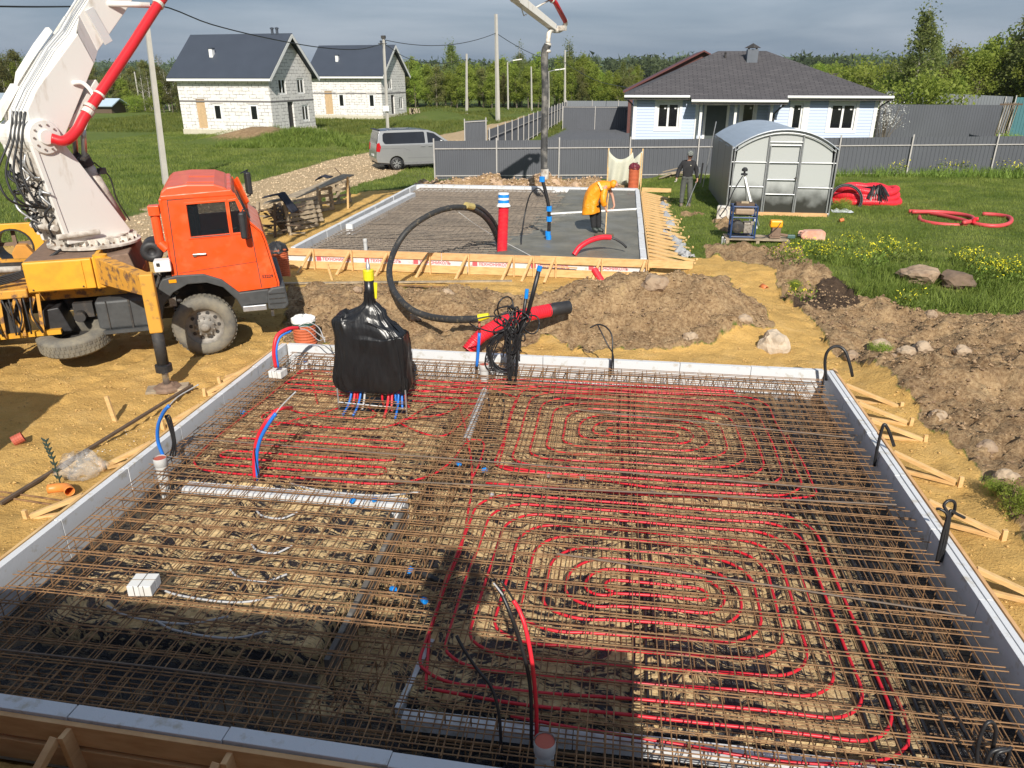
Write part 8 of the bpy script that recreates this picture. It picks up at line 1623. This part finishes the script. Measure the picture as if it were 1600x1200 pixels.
def face(t, c, f, r, u, s=1.0):
    for q in (-1, 1): b = MB(); b.lathe([(0, -.011), (.008, -.008), (.011, 0), (.008, .008), (0, .011)], c + f * .086 * s + r * q * .032 * s + u * .012 * s, n=8); b.build('eye', M_BLKCL, t)
    b = MB(); b.bar(c + f * .093 * s - u * .055 * s - r * .022, c + f * .093 * s - u * .055 * s + r * .022, .008, .008); b.build('mouth', mat('lips', (.32, .12, .10), .6), t)
# -- the man in black by the greenhouse
mp_ = G(1070, 323, .2); mp_.z = hz(mp_.x, mp_.y) ; t = thing('person', 'man in black top and grey trousers standing with a rake by the greenhouse', 'person', tuple(mp_)); s = 1.06
def L(x, y, z): return mp_ + Vector((x, y, z)) * s
V = {}; E = []
V['pel'] = (L(.0, 0, .98), (.15, .11)); V['bel'] = (L(0, -.02, 1.12), (.155, .125)); V['che'] = (L(0, 0, 1.36), (.165, .115)); V['nb'] = (L(.01, -.01, 1.53), .065); V['nk'] = (L(.02, -.03, 1.60), .055); E += [('pel', 'bel'), ('bel', 'che'), ('che', 'nb'), ('nb', 'nk')]
hc = head(V, E, 'nk', L(.03, -.06, 1.70), (0.0, -1, -.25))
for q, n_ in ((-1, 'l'), (1, 'r')):
    V['sh' + n_] = (L(q * .185, .01, 1.47), .07); V['el' + n_] = (L(q * (.31 if q < 0 else .29), .03, 1.21), .05); V['wr' + n_] = (L(q * (.36 if q < 0 else .33), -.06, .96), .033); E += [('che', 'sh' + n_), ('sh' + n_, 'el' + n_), ('el' + n_, 'wr' + n_)]
    hand(V, E, V['wr' + n_][0], 'wr' + n_, (.05 * q, -.1, -1), (0, -1, 0), .7)
    V['hi' + n_] = (L(q * .10, 0, .9), .10); V['kn' + n_] = (L(q * .125, -.03 - .04 * q, .50), .072); V['an' + n_] = (L(q * .135, .05 * q, .10), .052); V['to' + n_] = (L(q * .14, -.17, .04), .036); E += [('pel', 'hi' + n_), ('hi' + n_, 'kn' + n_), ('kn' + n_, 'an' + n_), ('an' + n_, 'to' + n_)]
skin('body', V, E, M_SKINM, t); face(t, *hc)
def sub_skin(nm, keys, E_, grow, m, par, root): 
    U = {}
    for k in keys: r = V[k][1]; r = (r, r) if not isinstance(r, tuple) else r; U[k] = (V[k][0], (r[0] + grow, r[1] + grow))
    return skin(nm, U, [e for e in E_ if e[0] in U and e[1] in U], m, par, root)
sub_skin('sweater', ['bel', 'pel', 'che', 'nb', 'shl', 'ell', 'wrl', 'shr', 'elr', 'wrr'], E, .032, M_BLKCL, t, 0)
sub_skin('trousers', ['bel', 'pel', 'hil', 'knl', 'anl', 'hir', 'knr', 'anr'], E, .024, M_GRYCL, t, 0)
for n_ in 'lr': sub_skin('boot', ['an' + n_, 'to' + n_], E, .022, M_BOOT, t, 0)
c, f, r_, u = hc; b = MB(); b.lathe([(.104, -.02), (.112, .02), (.105, .08), (.07, .125), (0, .14)], tuple(c + Vector((0, 0, .045))), n=20); cp = b.build('cap', mat('camouflage_cap', (.10, .11, .10), .9, 0, .3, 30, col2=(.25, .26, .24), thr=(.45, .55)), t, smooth=True)
b = MB(); b.box(c + f * .13 + Vector((0, 0, .045)), (.15, .09, .015)); b.build('cap_peak', M_BLKCL, cp, bevel=.005)
b = MB(); b.bar(c + f * .094 + r_ * .06 + u * .012, c + f * .094 - r_ * .06 + u * .012, .01, .025); b.build('sunglasses', M_BLKCL, t)
b = MB(); b.box(L(.07, -.145, 1.40), (.022, .01, .03)); b.build('chest_badge', mat('badge', (.8, .75, .6), .6), t)
for n_, q in (('l', -1), ('r', 1)):
    if n_ == 'l': U = {k: (v[0], (v[1] if isinstance(v[1], tuple) else (v[1], v[1]))) for k, v in V.items() if k.startswith('wrl')}; U = {k: (v[0], (v[1][0] + .006, v[1][1] + .006)) for k, v in U.items()}; skin('glove', U, [e for e in E if e[0] in U and e[1] in U], mat('pale_glove', (.42, .40, .34), .8), t, 0)
hr = V['wrrp'][0]; t2_ = thing('rake', 'thin pale rake handle held at an angle by the man in black', 'rake', tuple(mp_ + Vector((.2, -.15, 0))))
b = MB(); b.tube([hr + Vector((.05, 0, .45)), hr, mp_ + Vector((.03, -.25, .05))], .013, 6); b.build('handle', M_GALV, t2_); b = MB(); b.tube([mp_ + Vector((-.08, -.27, .05)), mp_ + Vector((.35, -.3, .04))], .014, 6); b.build('rake_head', M_RUSTBR, t2_)
b = MB(); b.tube([hr + Vector((.14, .02, .6)), hr + Vector((.12, .02, .1)), hr + Vector((.1, 0, -.1))], .035, 6); single(b, 'tool_handle', M_BLKCL, 'black tool handle behind the left arm of the man in black', 'tool')
# -- bent worker in orange raincoat
Yw = G(931, 363, .26).y; wp = G(931, 363, .26); t = thing('person', 'worker in an orange hooded raincoat and dark boots bending over the wet concrete', 'person', tuple(wp))
def Q(px, py, dy=0): return W(px, Yw + dy, py)
V = {}; E = []
V['pel'] = (Q(925, 318), (.15, .13)); V['bel'] = (Q(930, 305), (.16, .14)); V['che'] = (Q(940, 293), (.17, .13)); V['nb'] = (Q(950, 288, -.02), .07); V['nk'] = (Q(954, 287, -.03), .06); E += [('pel', 'bel'), ('bel', 'che'), ('che', 'nb'), ('nb', 'nk')]
hcw = head(V, E, 'nk', Q(962, 288, -.04), (.6, -.25, -.75))
V['shl'] = (Q(945, 294, -.19), .07); V['ell'] = (Q(942, 313, -.26), .05); V['wrl'] = (Q(946, 326, -.2), .034); V['shr'] = (Q(950, 291, .17), .07); V['elr'] = (Q(957, 306, .16), .045); V['wrr'] = (Q(960, 322, .02), .032)
E += [('che', 'shl'), ('shl', 'ell'), ('ell', 'wrl'), ('che', 'shr'), ('shr', 'elr'), ('elr', 'wrr')]; hand(V, E, V['wrl'][0], 'wrl', (.3, .3, -1), (0, 1, 0), .9); hand(V, E, V['wrr'][0], 'wrr', (-.5, -.3, -1), (0, -1, 0), .9)
for n_, px, dy in (('l', 927, -.08), ('r', 935, .12)): V['hi' + n_] = (Q(px - 2, 324, dy), .10); V['kn' + n_] = (Q(px, 342, dy), .065); V['an' + n_] = (Q(px + (1 if n_ == 'l' else 0), 358, dy), .05); V['to' + n_] = (Q(px + 8, 361.5, dy - .05), .04); E += [('pel', 'hi' + n_), ('hi' + n_, 'kn' + n_), ('kn' + n_, 'an' + n_), ('an' + n_, 'to' + n_)]
skin('body', V, E, M_SKINM, t)
sub_skin('trousers', ['pel', 'hil', 'knl', 'anl', 'hir', 'knr', 'anr'], E, .035, M_BLKCL, t, 0)
for n_ in 'lr':
    U = {'a': (V['kn' + n_][0] - Vector((0, 0, .05)), .095), 'b': (V['an' + n_][0], .075), 'c': (V['to' + n_][0], .06)}; skin('boot', U, [('a', 'b'), ('b', 'c')], M_RUBBER, t, 0)
# raincoat: lofted shell following the back, flared skirt, folds
sp = [(Q(923, 333.5, .0), .27, .30), (Q(922.5, 325, .0), .265, .28), (Q(923.5, 315), .25, .26), (Q(926, 306), .24, .245), (Q(931, 298.5), .235, .24), (Q(937.5, 293.5), .21, .235), (Q(944, 291), .18, .22), (Q(950, 290), .13, .16), (Q(955, 289.5), .11, .11)]
ax = [Vector((.15, 0, -1))] * 3 + [Vector((-.45, 0, -1)), Vector((-.8, 0, -.8)), Vector((-1, 0, -.45)), Vector((-1, 0, -.15)), Vector((-1, 0, 0)), Vector((-1, 0, 0))]; rings = []
for i, (c, ra, rb_) in enumerate(sp):
    d = ax[i].normalized(); u1 = Vector((0, 1, 0)); v1 = d.cross(u1).normalized(); rw = []
    for j in range(37):
        a = 2 * math.pi * j / 36; k = 1 + .07 * math.sin(a * 5 + i * .8) * (1 if i < 5 else .5) + .05 * noise.noise(Vector((math.cos(a) * 2, math.sin(a) * 2, i * .6))); rw.append(c + u1 * math.cos(a) * rb_ * k + v1 * math.sin(a) * ra * k)
    rings.append(rw)
b = MB(); b.sheet(rings); b.build('raincoat', M_RAIN, t, smooth=True, solid=.012, sub=1)
U = {'a': (V['shl'][0] + Vector((0, .04, .02)), .115), 'b': (V['ell'][0], .10), 'c': (V['ell'][0].lerp(V['wrl'][0], .75), .085)}; skin('sleeve', U, [('a', 'b'), ('b', 'c')], M_RAIN, t, 0)
U = {'a': (V['shr'][0] + Vector((0, -.02, .02)), .11), 'b': (V['shr'][0].lerp(V['elr'][0], .45), .09)}; skin('sleeve', U, [('a', 'b')], M_RAIN, t, 0)
c, f, r_, u = hcw; U = {'a': (Q(953, 288.5, -.03), .12), 'b': (Q(958.5, 287, -.04), .145), 'c': (Q(963, 289.5, -.04), .13)}; skin('hood', U, [('a', 'b'), ('b', 'c')], M_RAIN, t, 0)
b = MB(); b.tube([Q(935.0, 285.5, -.22), Q(937.5, 290, -.27), Q(940.5, 297, -.285)], .03, 6); b.build('reflective_stripe', mat('pale_yellow_stripe', (.85, .78, .35), .5), t)
t3 = thing('screed_float', 'long handled screed float held down on the concrete by the bent worker', 'tool', tuple(G(943, 368, .27))); fe = G(946, 366, .30)
b = MB(); b.tube([Q(951, 302, -.1), Q(948, 330, -.15), fe], .018, 8); b.build('handle', M_WOOD, t3); b = MB(); b.bar(G(929, 366.5, .29), G(959, 367, .29), .14, .05); b.build('float_board', M_WOODD, t3, bevel=.01)
# -- the photographer on the roof slab behind the camera
pp = Vector((.0, -.36, 3.0)); t = thing('person', 'photographer standing on the block roof with both arms raised to a phone', 'person', tuple(pp))
def L2(x, y, z): return pp + Vector((x, y, z))
V = {}; E = []
V['pel'] = (L2(0, 0, .92), (.15, .11)); V['bel'] = (L2(0, 0, 1.08), (.15, .11)); V['che'] = (L2(0, 0, 1.32), (.17, .12)); V['nb'] = (L2(0, .01, 1.48), .065); V['nk'] = (L2(0, .02, 1.54), .055); E += [('pel', 'bel'), ('bel', 'che'), ('che', 'nb'), ('nb', 'nk')]
head(V, E, 'nk', L2(0, .03, 1.64), (0, 1, -.3))
for q, n_ in ((-1, 'l'), (1, 'r')):
    V['sh' + n_] = (L2(q * .19, 0, 1.42), .07); V['el' + n_] = (L2(q * .30, .14, 1.24), .05); V['wr' + n_] = (L2(q * .12, .27, 1.48), .033); E += [('che', 'sh' + n_), ('sh' + n_, 'el' + n_), ('el' + n_, 'wr' + n_)]
    hand(V, E, V['wr' + n_][0], 'wr' + n_, (-q * .6, .1, .8), (-q, 0, .3), .6)
    V['hi' + n_] = (L2(q * .1, 0, .85), .09); V['kn' + n_] = (L2(q * .11, .02, .48), .062); V['an' + n_] = (L2(q * .12, 0, .09), .043); V['to' + n_] = (L2(q * .14, .17, .04), .036); E += [('pel', 'hi' + n_), ('hi' + n_, 'kn' + n_), ('kn' + n_, 'an' + n_), ('an' + n_, 'to' + n_)]
skin('body', V, E, M_SKINM, t)
sub_skin('jacket', ['bel', 'pel', 'che', 'nb', 'shl', 'ell', 'wrl', 'shr', 'elr', 'wrr'], E, .03, mat('dark_jacket', (.04, .05, .07), .85), t, 0)
sub_skin('trousers', ['pel', 'hil', 'knl', 'anl', 'hir', 'knr', 'anr'], E, .03, M_GRYCL, t, 0)
for n_ in 'lr': sub_skin('boot', ['an' + n_, 'to' + n_], E, .022, M_BOOT, t, 0)
b = MB(); b.lathe([(.105, -.01), (.108, .04), (.09, .09), (0, .12)], tuple(L2(0, .01, 1.68)), n=16); b.build('hair', M_BLKCL, t, smooth=True)
b = MB(); b.box((0, -.045, CH - .0), (.155, .008, .075)); single(b, 'phone', M_BLACKPL, 'black phone held up in both hands of the photographer', 'phone')
# ================================================================ TREES
def tree_meshes(kind, seed):
    """returns (wood mesh, crown mesh), unit: metres, trunk base at origin"""
    r = np.random.default_rng(seed); rr_ = random.Random(seed); b = MB()
    if kind == 'birch': H, sp, nl, ls, col = 9.0, 1.5, 6500, .18, M_LB
    elif kind == 'young': H, sp, nl, ls, col = 7.0, 1.45, 5600, .20, M_LG
    elif kind == 'dull': H, sp, nl, ls, col = 8.0, 1.7, 5600, .20, M_LD
    elif kind == 'bare': H, sp, nl, ls, col = 8.5, 1.5, 1500, .13, M_LD
    elif kind == 'round': H, sp, nl, ls, col = 6.6, 2.1, 7000, .17, M_LG
    else: H, sp, nl, ls, col = 2.6, 1.7, 3000, .16, M_LG
    lean = Vector((rr_.uniform(-.4, .4), rr_.uniform(-.4, .4), 0)); tr = [Vector((0, 0, -.3)), Vector((0, 0, H * .3)) + lean * .3, Vector((0, 0, H * .6)) + lean * .7, Vector((0, 0, H * .97)) + lean]; P = spline(tr, 4); n = len(P)
    tk = .045 * H / 3 + .03; b.tube(P, tk, 7, True, [tk * (1 - .9 * i / (n - 1)) for i in range(n)]); tips = []
    nb = {'birch': 26, 'young': 22, 'dull': 26, 'bare': 34, 'round': 30}.get(kind, 16)
    for k in range(nb):
        f = rr_.uniform(.16 if kind != 'bush' else .05, .96); base = P[int(f * (n - 1))]; a = rr_.uniform(0, 6.28)
        wsp = sp * (math.sin(math.pi * min(1, (f * .9 + .12)))**.7) * rr_.uniform(.45, 1.1) * (1.0 if kind != 'birch' else (1.15 - .5 * f)); up = rr_.uniform(.25, .9) * wsp
        e = base + Vector((math.cos(a) * wsp, math.sin(a) * wsp, up)); m_ = base.lerp(e, .5) + Vector((0, 0, .1 * wsp)); q = spline([base, m_, e], 3); r0 = tk * (1 - f) * .5 + .012; b.tube(q, r0, 5, True, [r0 * (1 - .8 * i / (len(q) - 1)) for i in range(len(q))]); tips += [q[len(q) // 2], q[-1], q[-1]]
        for z in range(2): a2 = a + rr_.uniform(-1, 1); e2 = m_ + Vector((math.cos(a2), math.sin(a2), .8)) * wsp * .55; b.tube([m_, e2], .012, 4, True, [.014, .006]); tips.append(e2)
    tips.append(P[-1]); me = bpy.data.meshes.new('wood_' + kind); me.from_pydata([tuple(v) for v in b.v], [], b.f); me.materials.append(M_BARKW if kind in ('birch', 'bare') else M_BARK)
    T = np.array([tuple(t) for t in tips]); ci = r.integers(0, len(T), nl); sc = .30 if kind != 'bush' else .35
    C = T[ci] + r.normal(0, 1, (nl, 3)) * np.array([sc, sc, sc * .9]) * r.uniform(.5, 1.4, (len(T), 1))[ci]
    if kind == 'birch': C[:, 2] -= np.abs(r.normal(0, .35, nl))
    C[:, 2] = np.maximum(C[:, 2], .15); u = r.normal(0, 1, (nl, 3)); u /= np.linalg.norm(u, axis=1)[:, None]; v = np.cross(u, r.normal(0, 1, (nl, 3))); v /= np.linalg.norm(v, axis=1)[:, None]; s_ = (ls * r.uniform(.5, 1.25, nl))[:, None]
    V = np.stack([C - u * s_ * .6, C + u * s_ * .5 + v * s_ * .4, C + u * s_ * .3 - v * s_ * .5], 1); return me, tris_obj('crown_' + kind, V, col)
M_LB = leaf_mat('birch_leaves', (.16, .21, .06), (.29, .34, .11), .8, .55); M_LG = leaf_mat('spring_leaves', (.19, .27, .04), (.38, .44, .085), .8, .55); M_LD = leaf_mat('dull_leaves', (.14, .155, .05), (.26, .255, .09), .8, .55)
M_BARKW = mat('pale_bark', (.40, .38, .34), .9, 0, .3, 4, col2=(.18, .16, .14), thr=(.45, .7)); M_BARK = mat('grey_brown_bark', (.13, .11, .085), .9, 0, .25, 4)
LIB = {k: [tree_meshes(k, s) for s in range(sd, sd + n)] for k, sd, n in (('birch', 10, 3), ('young', 20, 3), ('dull', 30, 3), ('bare', 40, 2), ('round', 50, 2), ('bush', 60, 2))}
def tree(kind, x, y, s, label, group, z=None, cname='tree'):
    wm_, cm_ = random.choice(LIB[kind]); t = bpy.data.objects.new({'birch': 'birch_tree', 'bush': 'bush'}.get(kind, 'tree'), None); COL.objects.link(t); t.location = (x, y, hz(x, y) if z is None else z); t.rotation_euler = (0, 0, random.uniform(0, 6.28)); t.scale = (s * random.uniform(.9, 1.15), s * random.uniform(.9, 1.15), s); tag(t, label, 'bush' if kind == 'bush' else 'tree', group)
    a = bpy.data.objects.new('trunk' if kind != 'bush' else 'stems', wm_); COL.objects.link(a); a.parent = t; c = bpy.data.objects.new('crown', cm_); COL.objects.link(c); c.parent = t; return t
# the wood behind the field, from left to middle
def at(px, Y): return W(px, Y, 150).x
rs = random.Random(77); CNT = {}
LM = ((60, 'at the far left edge'), (215, 'left of the small leaning pole'), (275, 'beside the leaning concrete pole'), (470, 'behind the larger white house'), (490, 'in the gap between the white houses'), (625, 'behind the farther white house'), (729, 'left of the box pole'), (776, 'just left of the tallest pole'), (830, 'just right of the tallest pole'), (884, 'around the hanging hose'), (935, 'right of the hanging hose'), (9999, 'next to the blue house roof'))
KN = {'young': 'bright green', 'dull': 'dull olive', 'bare': 'half bare grey', 'birch': 'pale trunked', 'bush': 'low bushy'}
for row, (Y0, hs) in enumerate(((97, .82), (101, .9), (106, 1.0))):
    px = -150 + row * 6
    while px < 1005:
        if px < 290: Y = Y0 + 4; kind = rs.choice(['dull', 'bare', 'dull', 'bare', 'young', 'bush'] if row else ['bush', 'dull', 'bush', 'young']); sc = (1.0 if px < 60 else .80) * rs.uniform(.85, 1.15)
        else: Y = Y0 + 24 * min(1, max(0, (px - 440) / 160)); kind = rs.choice(['young', 'dull', 'young', 'birch', 'young', 'young']); sc = .80 * rs.uniform(.78, 1.12) * Y / 102 * (1.0 if px < 930 else .85)
        lm = next(t for e, t in LM if px < e); ky = (lm, row, kind); CNT[ky] = CNT.get(ky, 0) + 1; o_ = CNT[ky]
        tree(kind, at(px, Y), Y + rs.uniform(-1.5, 1.5), sc * hs, '%s %s tree of the wood\'s %s row %s' % (ORD[o_ - 1], KN[kind], ('front', 'middle', 'back')[row], lm), 'trees of the wood behind the field')
        px += rs.uniform(11, 19) * (1.15 if row == 0 else 1)
# right group
for px, Y, kind, s_, lb in ((1425, 70, 'birch', 1.12, 'tall birch with hanging branches standing above the right trees'), (1446, 72, 'birch', .78, 'smaller birch just right of the tall birch'), (1396, 74, 'round', .62, 'round bush like tree left of the tall birch'), (1350, 92, 'bush', 2.0, 'broad green bush left of the right trees, nearest the barn'), (1372, 86, 'bush', 2.0, 'broad green bush below the left side of the tall birch'), (1475, 74, 'dull', .74, 'reddish olive tree right of the two birches'), (1500, 76, 'young', .82, 'bright green tree in the middle of the right trees'), (1522, 72, 'round', .82, 'wide rounded tree in the middle of the right trees'), (1552, 74, 'round', 1.08, 'largest rounded tree among the right trees'), (1578, 72, 'dull', 1.0, 'dark dull tree left of the picture edge'), (1606, 70, 'birch', .95, 'birch cut by the right edge of the picture'), (1410, 80, 'young', .62, 'low bright green tree behind the tall birch'), (1455, 82, 'young', .74, 'mid green tree behind the two birches'), (1535, 84, 'young', .95, 'mid green tree behind the rounded trees'), (1330, 120, 'dull', .6, 'distant olive tree beside the barn roof'), (1300, 150, 'round', 1.0, 'distant pale rounded tree over the blue house roof'), (1275, 170, 'round', 1.0, 'distant tree over the right slope of the blue house roof'), (1490, 68, 'young', .58, 'short bright green tree close behind the green fence'), (1440, 66, 'bush', 1.6, 'wide low bush close behind the green fence'), (1630, 68, 'young', 1.0, 'bright green tree beyond the right edge')):
    tree(kind, at(px, Y), Y, s_ * (1.16 if kind != 'bush' and px > 1390 and s_ < 1.1 else 1.0), lb, None)
# white blossoming shrub by the house corner
t = thing('blossom_shrub', 'leafless shrub with white blossom at the right corner of the blue house', 'shrub', (at(1392, 50), 50, 0)); r = np.random.default_rng(5); b = MB(); tips = []
for k in range(40): e = Vector((r.normal(0, .55), r.normal(0, .5), 1.9 + r.uniform(0, 1.5))); b.tube([(0, 0, 0), Vector((e.x * .4, e.y * .4, 1.4)), e], .012, 4); tips.append(e)
b.v = [FR[t] @ p for p in b.v]; b.build('stems', M_BARK, t); T = np.array([tuple(q) for q in tips]); C = T[r.integers(0, 40, 900)] + r.normal(0, .2, (900, 3)); u = r.normal(0, .035, (900, 3)); v = r.normal(0, .035, (900, 3))
o = bpy.data.objects.new('blossom', tris_obj('blossom', np.stack([C, C + u, C + v], 1), mat('white_blossom', (.7, .7, .66), .8))); COL.objects.link(o); o.parent = t
# small weeds beside the near slab
for i, (px, py, s_) in enumerate(((1368, 562, .10), (1585, 800, .13), (1560, 775, .08), (1245, 455, .1), (1310, 338, .16), (1580, 195, .45))):
    c = G(px, py, .05) if py > 300 else W(px, 52, py); tree('bush', c.x, c.y, s_, ('green weed among the clods behind the right corner', 'green weed on the bank at the right edge', 'tiny weed above the one on the right bank', 'small weed on the dark soil by the path', 'leafy weed at the right front corner of the greenhouse', 'bush growing under the old plank gate')[i], None, z=hz(c.x, c.y) if py > 300 else 0)
# far wood as one mass on the hills
def far_wood(name, n, x0, x1, Y, ztop, s0, seed, label):
    r = np.random.default_rng(seed); cx = r.uniform(x0, x1, n // 60); cy = Y + r.uniform(-25, 60, n // 60); cz = ztop(cx) + r.normal(0, s0 * .5, n // 60); k = r.integers(0, len(cx), n)
    C = np.stack([cx[k] + r.normal(0, s0 * .9, n), cy[k] + r.normal(0, s0, n), cz[k] - np.abs(r.normal(0, s0 * 1.4, n))], -1); u = r.normal(0, s0 * .33, (n, 3)); v = r.normal(0, s0 * .33, (n, 3)); o = bpy.data.objects.new(name, tris_obj(name, np.stack([C, C + u, C + v], 1), leaf_mat(name + '_leaf', (.06, .095, .04), (.11, .15, .06), .02, .3))); COL.objects.link(o); return tag(o, label, 'wood', kind='stuff')
far_wood('far_wood', 60000, -420, 520, 420, lambda X: 9 + 3 * np.sin(X * .01 + 1), 3.2, 8, 'far off wood along the foot of the hills')
far_wood('far_wood', 60000, -900, 1000, 830, lambda X: 19 + 3 * np.sin(X * .004), 5.0, 9, 'farthest wood on the skyline')
# ---------------------------------------------------------------- the air
b = MB(); b.bb((-700, -60, -4), (700, 1300, 46)); hzb = b.build('haze', mat('haze_air', (.8, .8, .8), 1)); hzb['kind'] = 'stuff'; hzb['label'] = 'thin pale haze in the air over the whole site'
m = bpy.data.materials.new('haze_volume'); m.use_nodes = True; n = m.node_tree.nodes; n.clear(); o_ = n.new('ShaderNodeOutputMaterial'); v_ = n.new('ShaderNodeVolumePrincipled'); v_.inputs['Density'].default_value = .00010; v_.inputs['Color'].default_value = (.86, .92, 1, 1); v_.inputs['Anisotropy'].default_value = .2
m.node_tree.links.new(v_.outputs[0], o_.inputs['Volume']); hzb.data.materials.clear(); hzb.data.materials.append(m)
